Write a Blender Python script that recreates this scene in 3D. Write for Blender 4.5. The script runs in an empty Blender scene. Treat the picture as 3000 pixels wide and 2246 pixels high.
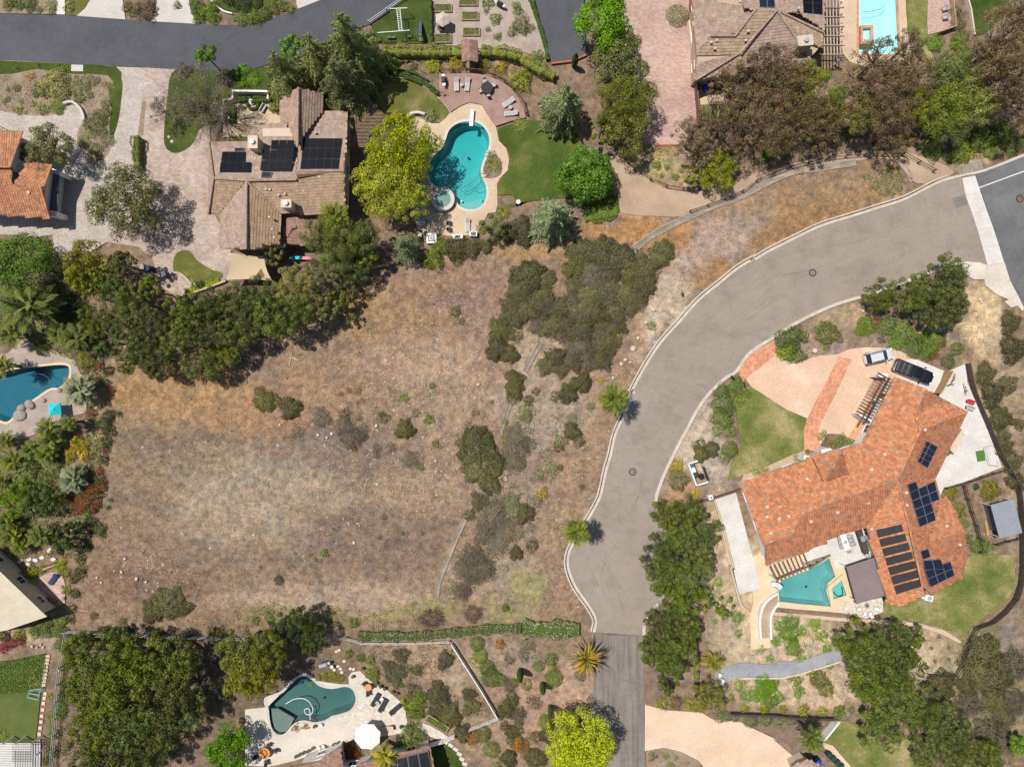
import bpy, math, random
import numpy as np
from mathutils import Vector, Matrix
from mathutils.geometry import tessellate_polygon

# ---------------------------------------------------------------- camera, sky, sun, exposure
SC = bpy.context.scene
COL = SC.collection
cam = bpy.data.cameras.new('camera'); cam.sensor_width = 36.0; cam.lens = 24.0
cam.clip_start = 1.0; cam.clip_end = 3000.0
camo = bpy.data.objects.new('camera', cam); COL.objects.link(camo)
camo.location = (0, 0, 100); camo.rotation_euler = (0, 0, 0)
SC.camera = camo
SUN_EL, SUN_AZ = math.radians(65.5), math.atan2(-0.397, 0.202)
W = bpy.data.worlds.new('World'); SC.world = W; W.use_nodes = True
_nt = W.node_tree
_sky = _nt.nodes.new('ShaderNodeTexSky'); _sky.sky_type = 'NISHITA'; _sky.sun_disc = False
_sky.sun_elevation = SUN_EL; _sky.sun_rotation = SUN_AZ
_bg = _nt.nodes['Background']; _bg.inputs[1].default_value = 0.085
_nt.links.new(_sky.outputs[0], _bg.inputs[0])
sl = bpy.data.lights.new('sun', 'SUN'); sl.energy = 4.9; sl.angle = math.radians(0.53); sl.color = (1.0, 0.955, 0.88)
so = bpy.data.objects.new('sun', sl); COL.objects.link(so)
so.rotation_euler = Vector((0.397, -0.202, -1.0)).to_track_quat('-Z', 'Y').to_euler(); so.location = (-40, 20, 110)
SC.view_settings.view_transform = 'Standard'; SC.view_settings.look = 'None'
SC.view_settings.exposure = 0.0; SC.view_settings.gamma = 1.0; SC.view_settings.use_curve_mapping = False

# ---------------------------------------------------------------- pixel -> place
RO = {'a': 0, 'b': 550, 'c': 1100, 'd': 1646}; CO = {'0': 0, '1': 740, '2': 1480, '3': 2200}
PXM = 20.0; CAMH = 100.0
def P(s, smooth=0, closed=False):
    """parse 'a1 10,20 30,40 b2 ...' (zoom tile coordinates) or 's x,y' into photo pixels"""
    out = []; ox = oy = 0; k = 2.76
    for t in s.split():
        if t == 's': ox = oy = 0; k = 1.0
        elif t == 'f': ox = oy = 0; k = 2212/3000.0
        elif len(t) == 2 and t[0] in RO: ox, oy, k = CO[t[1]], RO[t[0]], 2.76
        else:
            x, y = t.split(',')[:2]; out.append((ox + float(x)/k, oy + float(y)/k))
    if smooth: out = crom(out, smooth, closed)
    return out
def crom(p, n, closed):
    p = [np.array(a, float) for a in p]; m = len(p); out = []
    rng = range(m if closed else m-1)
    for i in rng:
        if closed: a, b, c, d = p[i-1], p[i], p[(i+1) % m], p[(i+2) % m]
        else: a, b, c, d = p[max(i-1, 0)], p[i], p[i+1], p[min(i+2, m-1)]
        for j in range(n):
            t = j/n
            out.append(tuple(0.5*((2*b) + (-a+c)*t + (2*a-5*b+4*c-d)*t*t + (-a+3*b-3*c+d)*t**3)))
    if not closed: out.append(tuple(p[-1]))
    return out
def g(p, z=0.0):
    """photo pixel at height z -> world"""
    s = (CAMH - z)/CAMH/PXM
    return ((p[0]-1500)*s, (1123-p[1])*s, z)
def G(pts, z=0.0): return [g(p, z) for p in pts]
def q1(s, z=0.0): return g(P(s)[0], z)
def G3(s):
    """'a1 x,y,z ...' -> world points at their own heights"""
    out = []; ox = oy = 0; k = 2.76
    for t in s.split():
        if t == 's': ox = oy = 0; k = 1.0
        elif len(t) == 2 and t[0] in RO: ox, oy, k = CO[t[1]], RO[t[0]], 2.76
        else:
            x, y, z = map(float, t.split(',')); out.append(g((ox+x/k, oy+y/k), z))
    return out

# ---------------------------------------------------------------- objects
def thing(name, label, cat, loc=(0, 0, 0), rz=0.0, group=None, kind=None):
    o = bpy.data.objects.new(name, None); COL.objects.link(o); o.empty_display_size = 0.3
    o.location = loc; o.rotation_euler = (0, 0, rz)
    return tag(o, label, cat, group, kind)
def tag(o, label=None, cat=None, group=None, kind=None):
    if label: o['label'] = label
    if cat: o['category'] = cat
    if group: o['group'] = group
    if kind: o['kind'] = kind
    return o
def copy_tree(o, parent=None):
    c = o.copy(); COL.objects.link(c); c.parent = parent
    for ch in o.children: copy_tree(ch, c)
    return c
def inst(mesh, name, parent=None, loc=(0, 0, 0), rot=(0, 0, 0), scale=(1, 1, 1)):
    o = bpy.data.objects.new(name, mesh); COL.objects.link(o); o.parent = parent
    o.location = loc; o.rotation_euler = rot; o.scale = scale
    return o
class MB:
    def __init__(s): s.v = []; s.f = []; s.m = []; s.c = []
    def face(s, pts, m=0, c=None):
        i = len(s.v); s.v += [tuple(p) for p in pts]; s.f.append(tuple(range(i, i+len(pts)))); s.m.append(m); s.c.append(c)
    def mesh(s, pts, faces, m=0, c=None):
        i = len(s.v); s.v += [tuple(p) for p in pts]
        for f in faces: s.f.append(tuple(i+k for k in f)); s.m.append(m); s.c.append(c)
    def box(s, x0, y0, z0, x1, y1, z1, m=0, c=None):
        s.mesh([(x0,y0,z0),(x1,y0,z0),(x1,y1,z0),(x0,y1,z0),(x0,y0,z1),(x1,y0,z1),(x1,y1,z1),(x0,y1,z1)],
               [(3,2,1,0),(4,5,6,7),(0,1,5,4),(1,2,6,5),(2,3,7,6),(3,0,4,7)], m, c)
    def cham(s, x0, y0, z0, x1, y1, z1, b, m=0, c=None):
        """box with chamfered top edge"""
        lo = [(x0,y0,z0),(x1,y0,z0),(x1,y1,z0),(x0,y1,z0)]; mi = [(x,y,z1-b) for x,y,_ in lo]
        to = [(x0+b,y0+b,z1),(x1-b,y0+b,z1),(x1-b,y1-b,z1),(x0+b,y1-b,z1)]
        fs = [(3,2,1,0),(8,9,10,11)]
        for i in range(4):
            j = (i+1) % 4; fs += [(i,j,4+j,4+i),(4+i,4+j,8+j,8+i)]
        s.mesh(lo+mi+to, fs, m, c)
    def beam(s, a, b, w, h, m=0, c=None):
        a, b = Vector(a), Vector(b); d = (b-a).normalized(); up = Vector((0,0,1))
        if abs(d.z) > .95: up = Vector((1,0,0))
        sd = d.cross(up).normalized()*w*.5; u = sd.cross(d).normalized()*h*.5
        s.mesh([a-sd-u,a+sd-u,a+sd+u,a-sd+u,b-sd-u,b+sd-u,b+sd+u,b-sd+u],
               [(0,1,2,3),(7,6,5,4),(0,4,5,1),(1,5,6,2),(2,6,7,3),(3,7,4,0)], m, c)
    def tube(s, pts, rad, n=6, m=0, c=None, caps=True):
        pts = [Vector(p) for p in pts]; rings = []; i0 = len(s.v); prev = None
        for k, p in enumerate(pts):
            d = (pts[min(k+1, len(pts)-1)] - pts[max(k-1, 0)]).normalized()
            if prev is None:
                a = d.orthogonal().normalized()
            else:
                a = (prev - d*prev.dot(d)); a = a.normalized() if a.length > 1e-4 else d.orthogonal().normalized()
            prev = a; b = d.cross(a); r = rad[k] if hasattr(rad, '__len__') else rad
            for j in range(n):
                t = 2*math.pi*j/n; s.v.append(tuple(p + a*(r*math.cos(t)) + b*(r*math.sin(t))))
        for k in range(len(pts)-1):
            for j in range(n):
                j2 = (j+1) % n
                s.f.append((i0+k*n+j, i0+k*n+j2, i0+(k+1)*n+j2, i0+(k+1)*n+j)); s.m.append(m); s.c.append(c)
        if caps:
            s.f.append(tuple(i0+j for j in range(n))[::-1]); s.m.append(m); s.c.append(c)
            s.f.append(tuple(i0+(len(pts)-1)*n+j for j in range(n))); s.m.append(m); s.c.append(c)
    def lathe(s, prof, n=16, m=0, c=None, at=(0, 0, 0)):
        i0 = len(s.v)
        for r, z in prof:
            for j in range(n):
                t = 2*math.pi*j/n; s.v.append((at[0]+r*math.cos(t), at[1]+r*math.sin(t), at[2]+z))
        for k in range(len(prof)-1):
            for j in range(n):
                j2 = (j+1) % n; s.f.append((i0+k*n+j, i0+k*n+j2, i0+(k+1)*n+j2, i0+(k+1)*n+j)); s.m.append(m); s.c.append(c)
        for k, fl in ((0, -1), (len(prof)-1, 1)):
            if prof[k][0] > 1e-3:
                f = tuple(i0+k*n+j for j in range(n)); s.f.append(f[::fl]); s.m.append(m); s.c.append(c)
    def flat(s, pts, z, holes=(), m=0, c=None):
        """upward flat polygon with holes"""
        rings = [[Vector((p[0], p[1], 0)) for p in r] for r in [pts]+list(holes)]
        tri = tessellate_polygon(rings); al = [p for r in rings for p in r]
        i = len(s.v); s.v += [(p.x, p.y, z) for p in al]
        for t in tri:
            a, b, d = (al[k] for k in t); ar = (b-a).cross(d-a).z
            if abs(ar) < 1e-9: continue
            if ar < 0: t = t[::-1]
            s.f.append(tuple(i+k for k in t)); s.m.append(m); s.c.append(c)
    def side(s, pts, z0, z1, m=0, c=None, flip=False, closed=True):
        n = len(pts)
        for i in range(n if closed else n-1):
            a, b = pts[i], pts[(i+1) % n]
            q = [(a[0],a[1],z0),(b[0],b[1],z0),(b[0],b[1],z1),(a[0],a[1],z1)]
            s.face(q[::-1] if flip else q, m, c)
    def slab(s, pts, z0, z1, holes=(), m=0, c=None, ms=None):
        pts = ccw(pts); s.flat(pts, z1, holes, m, c); s.side(pts, z0, z1, m if ms is None else ms, c)
        for h in holes: s.side(ccw(h), z0, z1, m if ms is None else ms, c, flip=True)
    def data(s, name, mats, org=(0, 0, 0), smooth=False):
        me = bpy.data.meshes.new(name)
        V = np.array(s.v, float).reshape(-1, 3) - np.array(org, float)
        me.from_pydata(V.tolist(), [], s.f)
        for m in (mats if isinstance(mats, (list, tuple)) else [mats]): me.materials.append(m)
        me.polygons.foreach_set('material_index', s.m)
        if any(c is not None for c in s.c):
            at = me.color_attributes.new('Col', 'FLOAT_COLOR', 'CORNER'); buf = []
            for f, c in zip(s.f, s.c): buf += list((c or (1, 1, 1))[:3] + (1.0,))*len(f)
            at.data.foreach_set('color', buf)
        if smooth: me.polygons.foreach_set('use_smooth', [True]*len(s.f))
        me.update(); return me
    def build(s, name, mats, parent=None, org=None, smooth=False):
        """verts in world coordinates; parent (if any) has no rotation"""
        if org is None:
            V = np.array(s.v); org = parent.location if parent else (V[:, 0].mean(), V[:, 1].mean(), V[:, 2].min())
        me = s.data(name, mats, org, smooth); o = bpy.data.objects.new(name, me); COL.objects.link(o)
        if parent: o.parent = parent; o.location = Vector(org) - Vector(parent.location)
        else: o.location = org
        return o
    def local(s, name, mats, parent=None, smooth=False):
        """verts in the parent's own coordinates"""
        me = s.data(name, mats, (0, 0, 0), smooth); o = bpy.data.objects.new(name, me); COL.objects.link(o); o.parent = parent
        return o
def ccw(p):
    a = sum(p[i][0]*p[(i+1) % len(p)][1]-p[(i+1) % len(p)][0]*p[i][1] for i in range(len(p)))
    return list(p) if a > 0 else list(p)[::-1]
def offset(pts, d):
    """offset a closed ccw polygon outwards by d (negative inwards)"""
    n = len(pts); out = []
    for i in range(n):
        a, b, c = (np.array(pts[(i+k) % n][:2]) for k in (-1, 0, 1))
        e1, e2 = b-a, c-b; e1 = e1/(np.hypot(*e1)+1e-9); e2 = e2/(np.hypot(*e2)+1e-9)
        n1, n2 = np.array([e1[1], -e1[0]]), np.array([e2[1], -e2[0]])
        k = max(0.35, 1+n1.dot(n2)); out.append(tuple(b+(n1+n2)*d/k))
    return out
def inside(px, py, poly):
    px, py = np.asarray(px), np.asarray(py); r = np.zeros(px.shape, bool); n = len(poly); j = n-1
    for i in range(n):
        xi, yi = poly[i][:2]; xj, yj = poly[j][:2]
        with np.errstate(divide='ignore', invalid='ignore'):
            r ^= ((yi > py) != (yj > py)) & (px < (xj-xi)*(py-yi)/(yj-yi+1e-12)+xi)
        j = i
    return r
def resample(path, step):
    pts = [np.array(p[:2], float) for p in path]; seg = [np.hypot(*(b-a)) for a, b in zip(pts, pts[1:])]
    L = sum(seg); n = max(1, int(round(L/step))); out = []; acc = 0; k = 0
    for i in range(n+1):
        t = L*i/n
        while k < len(seg)-1 and acc+seg[k] < t: acc += seg[k]; k += 1
        f = (t-acc)/max(seg[k], 1e-9); out.append(tuple(pts[k]+(pts[k+1]-pts[k])*min(max(f, 0), 1)))
    return out
def ribbon(path, l, r):
    """left/right offset outline of an open path (world metres)"""
    pts = [np.array(p[:2], float) for p in path]; L = []; R = []
    for i in range(len(pts)):
        d = pts[min(i+1, len(pts)-1)]-pts[max(i-1, 0)]; d = d/(np.hypot(*d)+1e-9); n = np.array([-d[1], d[0]])
        L.append(tuple(pts[i]+n*l)); R.append(tuple(pts[i]-n*r))
    return L, R
ORD = ['zeroth','first','second','third','fourth','fifth','sixth','seventh','eighth','ninth','tenth','eleventh','twelfth','thirteenth',
       'fourteenth','fifteenth','sixteenth','seventeenth','eighteenth','nineteenth','twentieth']
def series(objs, desc, where, cat, group):
    """label every one of a run of look-alikes by its place in the run, left to right"""
    objs = sorted(objs, key=lambda o: o.location.x); n = len(objs)
    for i, o in enumerate(objs):
        if n == 1: lab = f'{desc} {where}'
        elif i == 0: lab = f'leftmost {desc} {where}'
        elif i == n-1: lab = f'rightmost {desc} {where}'
        elif i < 20: lab = f'{ORD[i+1]} {desc} from left {where}'
        else: lab = f'{desc} number {i+1} from left {where}'
        tag(o, lab, cat, group if n > 1 else None)
    return objs

# ---------------------------------------------------------------- materials
def newmat(name):
    m = bpy.data.materials.new(name); m.use_nodes = True
    nt = m.node_tree; b = nt.nodes['Principled BSDF']; return m, nt, b
def nd(nt, t, **k):
    n = nt.nodes.new(t)
    for a, v in k.items(): setattr(n, a, v)
    return n
def ramp(nt, fac, stops):
    r = nd(nt, 'ShaderNodeValToRGB'); e = r.color_ramp.elements
    e[0].position, e[0].color = stops[0][0], (*stops[0][1], 1); e[1].position, e[1].color = stops[1][0], (*stops[1][1], 1)
    for p, c in stops[2:]: x = e.new(p); x.color = (*c, 1)
    nt.links.new(fac, r.inputs[0]); return r.outputs[0]
def noise(nt, vec, scale, detail=4, rough=.6):
    n = nd(nt, 'ShaderNodeTexNoise'); n.inputs['Scale'].default_value = scale; n.inputs['Detail'].default_value = detail
    n.inputs['Roughness'].default_value = rough; nt.links.new(vec, n.inputs['Vector']); return n.outputs[0]
def mix(nt, a, b, fac, mode='MIX'):
    x = nd(nt, 'ShaderNodeMix', data_type='RGBA', blend_type=mode)
    for sock, v in ((x.inputs[0], fac), (x.inputs[6], a), (x.inputs[7], b)):
        if hasattr(v, 'links'): nt.links.new(v, sock)
        elif isinstance(v, (int, float)): sock.default_value = v
        else: sock.default_value = (*v, 1)
    return x.outputs[2]
def bump(nt, b, h, dist=.02, strength=.6):
    bp = nd(nt, 'ShaderNodeBump'); bp.inputs['Distance'].default_value = dist; bp.inputs['Strength'].default_value = strength
    nt.links.new(h, bp.inputs['Height']); nt.links.new(bp.outputs[0], b.inputs['Normal'])
def surf(name, c1, c2, big=.12, fine=6., rough=.9, bmp=.02, fine_amt=.35, c3=None, obj=False, metal=0., brick=None, stripe=None, spec=.3):
    """stone / soil / pavement: large blotches + fine grain (+ brick joints or plank stripes)"""
    m, nt, b = newmat(name)
    if obj: vec = nd(nt, 'ShaderNodeTexCoord').outputs['Object']
    else: vec = nd(nt, 'ShaderNodeNewGeometry').outputs['Position']
    n1 = noise(nt, vec, big, 5, .62); stops = [(.34, c1), (.66, c2)]
    if c3: stops.append((.5, c3))
    col = ramp(nt, n1, stops)
    n2 = noise(nt, vec, fine, 3, .7)
    f2 = ramp(nt, n2, [(.3, (1-fine_amt,)*3), (.7, (1+fine_amt,)*3)])
    col = mix(nt, col, f2, 1.0, 'MULTIPLY'); h = n2
    if brick:
        bw, bh, dark, rot = brick
        mp = nd(nt, 'ShaderNodeMapping'); mp.inputs['Rotation'].default_value = (0, 0, rot); nt.links.new(vec, mp.inputs[0])
        bt = nd(nt, 'ShaderNodeTexBrick'); bt.inputs['Scale'].default_value = 1.0; bt.inputs['Brick Width'].default_value = bw
        bt.inputs['Row Height'].default_value = bh; bt.inputs['Mortar Size'].default_value = .012
        bt.inputs['Color1'].default_value = (.78, .76, .76, 1); bt.inputs['Color2'].default_value = (1.18, 1.14, 1.1, 1)
        bt.inputs['Mortar'].default_value = (dark, dark, dark, 1); nt.links.new(mp.outputs[0], bt.inputs['Vector'])
        col = mix(nt, col, bt.outputs[0], .8, 'MULTIPLY')
    if stripe:
        w, rot, dark = stripe
        mp = nd(nt, 'ShaderNodeMapping'); mp.inputs['Rotation'].default_value = (0, 0, rot); nt.links.new(vec, mp.inputs[0])
        wv = nd(nt, 'ShaderNodeTexWave', wave_profile='SAW'); wv.inputs['Scale'].default_value = .314/w/1.0*1.0
        nt.links.new(mp.outputs[0], wv.inputs[0])
        st = ramp(nt, wv.outputs[1], [(.10, (dark,)*3), (.2, (1, 1, 1))])
        col = mix(nt, col, st, 1.0, 'MULTIPLY')
    nt.links.new(col, b.inputs['Base Color']); b.inputs['Roughness'].default_value = rough
    b.inputs['Metallic'].default_value = metal; b.inputs['Specular IOR Level'].default_value = spec
    if bmp: bump(nt, b, h, bmp)
    return m
def plain(name, c, rough=.6, metal=0., var=.12, sc=3., spec=.4):
    m, nt, b = newmat(name); vec = nd(nt, 'ShaderNodeTexCoord').outputs['Object']
    n = noise(nt, vec, sc, 4, .65); f = ramp(nt, n, [(.3, tuple(x*(1-var) for x in c)), (.7, tuple(min(1, x*(1+var)) for x in c))])
    nt.links.new(f, b.inputs['Base Color']); b.inputs['Roughness'].default_value = rough; b.inputs['Metallic'].default_value = metal
    b.inputs['Specular IOR Level'].default_value = spec
    return m
def vcol(name, rough=.85, trans=0., var=.25, sc=2.0, spec=.25, objvar=0., bmp=0., world=False):
    """colour from the mesh's own colour attribute, with grain; trans = leaf translucency"""
    m, nt, b = newmat(name)
    a = nd(nt, 'ShaderNodeVertexColor', layer_name='Col')
    vec = nd(nt, 'ShaderNodeNewGeometry').outputs['Position'] if world else nd(nt, 'ShaderNodeTexCoord').outputs['Object']
    col = a.outputs[0]
    if var:
        n = noise(nt, vec, sc, 4, .65); f = ramp(nt, n, [(.3, (1-var,)*3), (.7, (1+var,)*3)])
        col = mix(nt, col, f, 1.0, 'MULTIPLY')
    if bmp: bump(nt, b, n, bmp)
    if objvar:
        oi = nd(nt, 'ShaderNodeObjectInfo'); hs = nd(nt, 'ShaderNodeHueSaturation')
        for inp, lo, hi, k in (('Hue', .5-.022*objvar, .5+.012*objvar, 1.0), ('Value', 1-.28*objvar, 1+.28*objvar, 7.31), ('Saturation', 1-.08*objvar, 1+.18*objvar, 3.7)):
            ml = nd(nt, 'ShaderNodeMath', operation='MULTIPLY'); ml.inputs[1].default_value = k; nt.links.new(oi.outputs['Random'], ml.inputs[0])
            fr = nd(nt, 'ShaderNodeMath', operation='FRACT'); nt.links.new(ml.outputs[0], fr.inputs[0])
            mr = nd(nt, 'ShaderNodeMapRange'); mr.inputs[3].default_value = lo; mr.inputs[4].default_value = hi
            nt.links.new(fr.outputs[0], mr.inputs[0]); nt.links.new(mr.outputs[0], hs.inputs[inp])
        nt.links.new(col, hs.inputs['Color']); col = hs.outputs[0]
    nt.links.new(col, b.inputs['Base Color']); b.inputs['Roughness'].default_value = rough; b.inputs['Specular IOR Level'].default_value = spec
    if trans:
        t = nd(nt, 'ShaderNodeBsdfTranslucent'); nt.links.new(col, t.inputs[0]); x = nd(nt, 'ShaderNodeMixShader'); x.inputs[0].default_value = trans
        nt.links.new(b.outputs[0], x.inputs[1]); nt.links.new(t.outputs[0], x.inputs[2])
        nt.links.new(x.outputs[0], nt.nodes['Material Output'].inputs[0])
    return m
def water(name, tint, dens=.5):
    m, nt, b = newmat(name); nt.nodes.remove(b)
    tr = nd(nt, 'ShaderNodeBsdfTransparent'); tr.inputs[0].default_value = (1, 1, 1, 1); va = nd(nt, 'ShaderNodeVolumeAbsorption'); va.inputs[0].default_value = (*tint, 1); va.inputs[1].default_value = dens
    nt.links.new(va.outputs[0], nt.nodes['Material Output'].inputs[1])
    gl = nd(nt, 'ShaderNodeBsdfGlossy'); gl.inputs['Roughness'].default_value = .08
    fr = nd(nt, 'ShaderNodeFresnel'); fr.inputs[0].default_value = 1.33
    vec = nd(nt, 'ShaderNodeNewGeometry').outputs['Position']; n = noise(nt, vec, 2.2, 3, .6)
    bp = nd(nt, 'ShaderNodeBump'); bp.inputs['Distance'].default_value = .03; bp.inputs['Strength'].default_value = .35
    nt.links.new(n, bp.inputs['Height'])
    for s in (gl, fr): nt.links.new(bp.outputs[0], s.inputs['Normal'])
    x = nd(nt, 'ShaderNodeMixShader'); nt.links.new(fr.outputs[0], x.inputs[0]); nt.links.new(tr.outputs[0], x.inputs[1]); nt.links.new(gl.outputs[0], x.inputs[2])
    nt.links.new(x.outputs[0], nt.nodes['Material Output'].inputs[0])
    return m
def road_mat(name, c1, c2, fine_amt, crack, streak=0.):
    m, nt, b = newmat(name); vec = nd(nt, 'ShaderNodeNewGeometry').outputs['Position']
    col = ramp(nt, noise(nt, vec, .09, 5, .6), [(.35, c1), (.65, c2)])
    col = mix(nt, col, ramp(nt, noise(nt, vec, 1.3, 5, .75), [(.3, (1-fine_amt,)*3), (.7, (1+fine_amt,)*3)]), 1.0, 'MULTIPLY')
    gr = noise(nt, vec, 14, 2, .7)
    col = mix(nt, col, ramp(nt, noise(nt, vec, .33, 6, .7), [(.32, (.84, .83, .82)), (.5, (1, 1, 1)), (.7, (1.08, 1.07, 1.06))]), 1.0, 'MULTIPLY')
    col = mix(nt, col, ramp(nt, noise(nt, vec, .9, 3, .6), [(.66, (1, 1, 1)), (.76, (.78, .77, .76))]), 1.0, 'MULTIPLY')
    col = mix(nt, col, ramp(nt, gr, [(.3, (.86,)*3), (.7, (1.14,)*3)]), 1.0, 'MULTIPLY')
    if crack:
        wn = nd(nt, 'ShaderNodeTexNoise'); wn.inputs['Scale'].default_value = .35; nt.links.new(vec, wn.inputs['Vector'])
        wv = mix(nt, vec, wn.outputs[1], .18, 'LINEAR_LIGHT')
        vo = nd(nt, 'ShaderNodeTexVoronoi', feature='DISTANCE_TO_EDGE'); vo.inputs['Scale'].default_value = .13; nt.links.new(wv, vo.inputs['Vector'])
        ck = ramp(nt, vo.outputs[0], [(.0, (1, 1, 1)), (.006, (0, 0, 0))])
        gate = ramp(nt, noise(nt, vec, .2, 2), [(.5, (0, 0, 0)), (.62, (1, 1, 1))])
        fac = mix(nt, ck, gate, 1.0, 'MULTIPLY'); fv = nd(nt, 'ShaderNodeMath', operation='MULTIPLY'); fv.inputs[1].default_value = crack
        nt.links.new(fac, fv.inputs[0]); col = mix(nt, col, tuple(x*.35 for x in c1), fv.outputs[0])
    if streak:
        mp = nd(nt, 'ShaderNodeMapping'); mp.inputs['Scale'].default_value = (1.6, .08, 1); nt.links.new(vec, mp.inputs[0])
        st = ramp(nt, noise(nt, mp.outputs[0], 1., 5, .7), [(.42, (1, 1, 1)), (.62, (1-streak,)*3)])
        col = mix(nt, col, st, 1.0, 'MULTIPLY')
    nt.links.new(col, b.inputs['Base Color']); b.inputs['Roughness'].default_value = .9; b.inputs['Specular IOR Level'].default_value = .2
    bump(nt, b, gr, .012, .5); return m
M = {}
M['road_dark'] = road_mat('asphalt_dark', (.072,.074,.085), (.092,.094,.105), .10, .25)
M['road_tan'] = road_mat('asphalt_weathered', (.248,.207,.170), (.282,.238,.198), .06, .4)
M['road_old'] = road_mat('asphalt_worn', (.20,.175,.155), (.25,.22,.195), .12, .4, .32)
M['road_grey'] = road_mat('asphalt_grey', (.105,.105,.11), (.16,.158,.16), .12, .3)
M['patch'] = road_mat('asphalt_patch', (.17,.155,.145), (.2,.18,.165), .1, 0)
M['seam'] = plain('crack_seal', (.20,.168,.142), .9)
M['conc'] = surf('concrete', (.50,.44,.37), (.60,.54,.46), .25, 5, .9, .01, .13)
M['conc_old'] = surf('concrete_stained', (.20,.165,.13), (.32,.27,.22), .6, 4, .95, .02, .25)
M['kerb'] = surf('kerb_concrete', (.44,.38,.32), (.54,.48,.41), .8, 6, .9, .01, .2)
M['conc_white'] = surf('concrete_pale', (.50,.465,.43), (.61,.58,.545), .4, 5, .9, .006, .14)
M['conc_tan'] = surf('concrete_tan', (.46,.345,.235), (.56,.43,.30), .3, 4, .9, .008, .14)
M['conc_cream'] = surf('pool_deck_concrete', (.56,.43,.27), (.66,.52,.35), .4, 4, .9, .006, .12)
M['conc_grey'] = surf('concrete_light_grey', (.44,.40,.365), (.53,.49,.45), .35, 5, .9, .008, .14)
M['salmon'] = surf('salmon_concrete', (.52,.36,.25), (.66,.49,.35), .2, 3, .85, .006, .12, c3=(.59,.395,.275))
M['salmon_plain'] = surf('peach_concrete', (.56,.40,.285), (.67,.49,.36), .25, 3, .85, .004, .1)
M['brickband'] = surf('terracotta_paving', (.50,.22,.125), (.60,.29,.18), .5, 3, .85, .01, .12, brick=(.4,.4,.82,.5))
M['pav_grey'] = surf('grey_pavers', (.37,.325,.285), (.46,.41,.37), .3, 4, .9, .01, .12, brick=(.34,.17,.7,.0))
M['pav_pink'] = surf('pink_pavers', (.34,.265,.225), (.455,.37,.32), .35, 3, .9, .01, .14, brick=(.5,.3,.68,.0))
M['pav_rose'] = surf('rose_pavers', (.38,.25,.215), (.50,.36,.30), .16, 3, .9, .008, .12, brick=(.42,.21,.72,.2))
M['flag'] = surf('flagstone', (.46,.40,.33), (.62,.56,.48), 1.6, 5, .9, .02, .22)
M['deckwood'] = surf('deck_boards', (.27,.165,.135), (.36,.235,.2), .6, 5, .8, .008, .15, stripe=(.15,-.35,.55))
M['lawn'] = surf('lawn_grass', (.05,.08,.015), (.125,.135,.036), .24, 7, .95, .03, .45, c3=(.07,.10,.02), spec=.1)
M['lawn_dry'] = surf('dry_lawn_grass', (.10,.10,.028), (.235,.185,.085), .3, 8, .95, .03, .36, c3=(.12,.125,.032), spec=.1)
M['lawn_dark'] = surf('dark_green_lawn_grass', (.035,.058,.011), (.075,.098,.022), .35, 9, .95, .03, .42, spec=.1)  # dark green grass, its own colour
M['lawn_mid'] = surf('patchy_lawn_grass', (.095,.125,.028), (.33,.27,.135), .22, 6, .95, .03, .45, c3=(.175,.175,.055), spec=.1)
M['turf'] = surf('putting_turf', (.075,.10,.025), (.115,.135,.04), .3, 14, .9, .004, .1, spec=.1)
M['soil'] = surf('garden_soil', (.20,.145,.10), (.31,.235,.17), .6, 7, .95, .05, .38)
M['mulch'] = surf('bark_mulch', (.15,.10,.07), (.23,.165,.125), .8, 9, .95, .05, .42)
M['sand'] = surf('sandy_soil', (.36,.265,.17), (.46,.35,.235), .5, 6, .95, .04, .25)
M['pathdirt'] = surf('trodden_earth', (.32,.225,.15), (.42,.31,.215), .2, 5, .95, .03, .2)
M['gravel'] = surf('pale_gravel', (.29,.23,.19), (.39,.32,.27), .5, 10, .95, .03, .3)
M['bluegravel'] = surf('blue_grey_gravel', (.23,.235,.25), (.32,.32,.33), .5, 10, .95, .03, .25)
M['white'] = plain('white_paint', (.68,.665,.64), .55)
M['offwhite'] = plain('stucco_white', (.62,.60,.56), .9, var=.06)
M['stucco'] = plain('stucco_beige', (.55,.45,.34), .9, var=.08)
M['stucco_pink'] = plain('stucco_tan', (.45,.33,.24), .9, var=.08)
M['fascia'] = plain('fascia_brown', (.16,.11,.085), .7)
M['glass'] = plain('window_glass', (.02,.025,.03), .06, spec=.8)
M['darkmetal'] = plain('dark_metal', (.03,.03,.032), .45)
M['bluegrey'] = plain('blue_grey_paint', (.09,.10,.13), .6)
M['grey'] = plain('grey_metal', (.36,.36,.355), .6, .0)
M['steel'] = plain('galvanised_steel', (.42,.44,.47), .4, .5)
M['woodbrown'] = plain('brown_timber', (.17,.10,.065), .8, var=.3, sc=2)
M['wood'] = plain('weathered_timber', (.36,.25,.17), .85, var=.3, sc=2)
M['wooddark'] = plain('dark_timber', (.06,.045,.038), .8, var=.3, sc=2)
M['woodtan'] = plain('tan_timber', (.40,.24,.11), .8, var=.25, sc=2)
M['solar'] = plain('solar_cells', (.008,.008,.011), .3, var=.3, sc=1.2, spec=.3)
M['solar_blue'] = plain('solar_cells_blue', (.014,.018,.036), .28, var=.3, sc=1.2, spec=.35)
M['solar_frame'] = plain('panel_frame', (.02,.02,.024), .5)
M['solar_line'] = plain('panel_frame_bright', (.20,.21,.235), .5, .2)
M['rubber'] = plain('black_solar_mat', (.02,.019,.02), .5, var=.3)
M['tile'] = vcol('roof_tiles', .85, 0, .18, 1.2, .25, world=True)
M['tile_deck'] = plain('roof_underlay', (.22,.12,.075), .9)
M['leaf'] = vcol('leaves', .55, .16, 0, 2, .3, objvar=1.0)
M['leafc'] = vcol('leaves_even', .55, .18, 0, 2, .3, objvar=.35)
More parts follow.
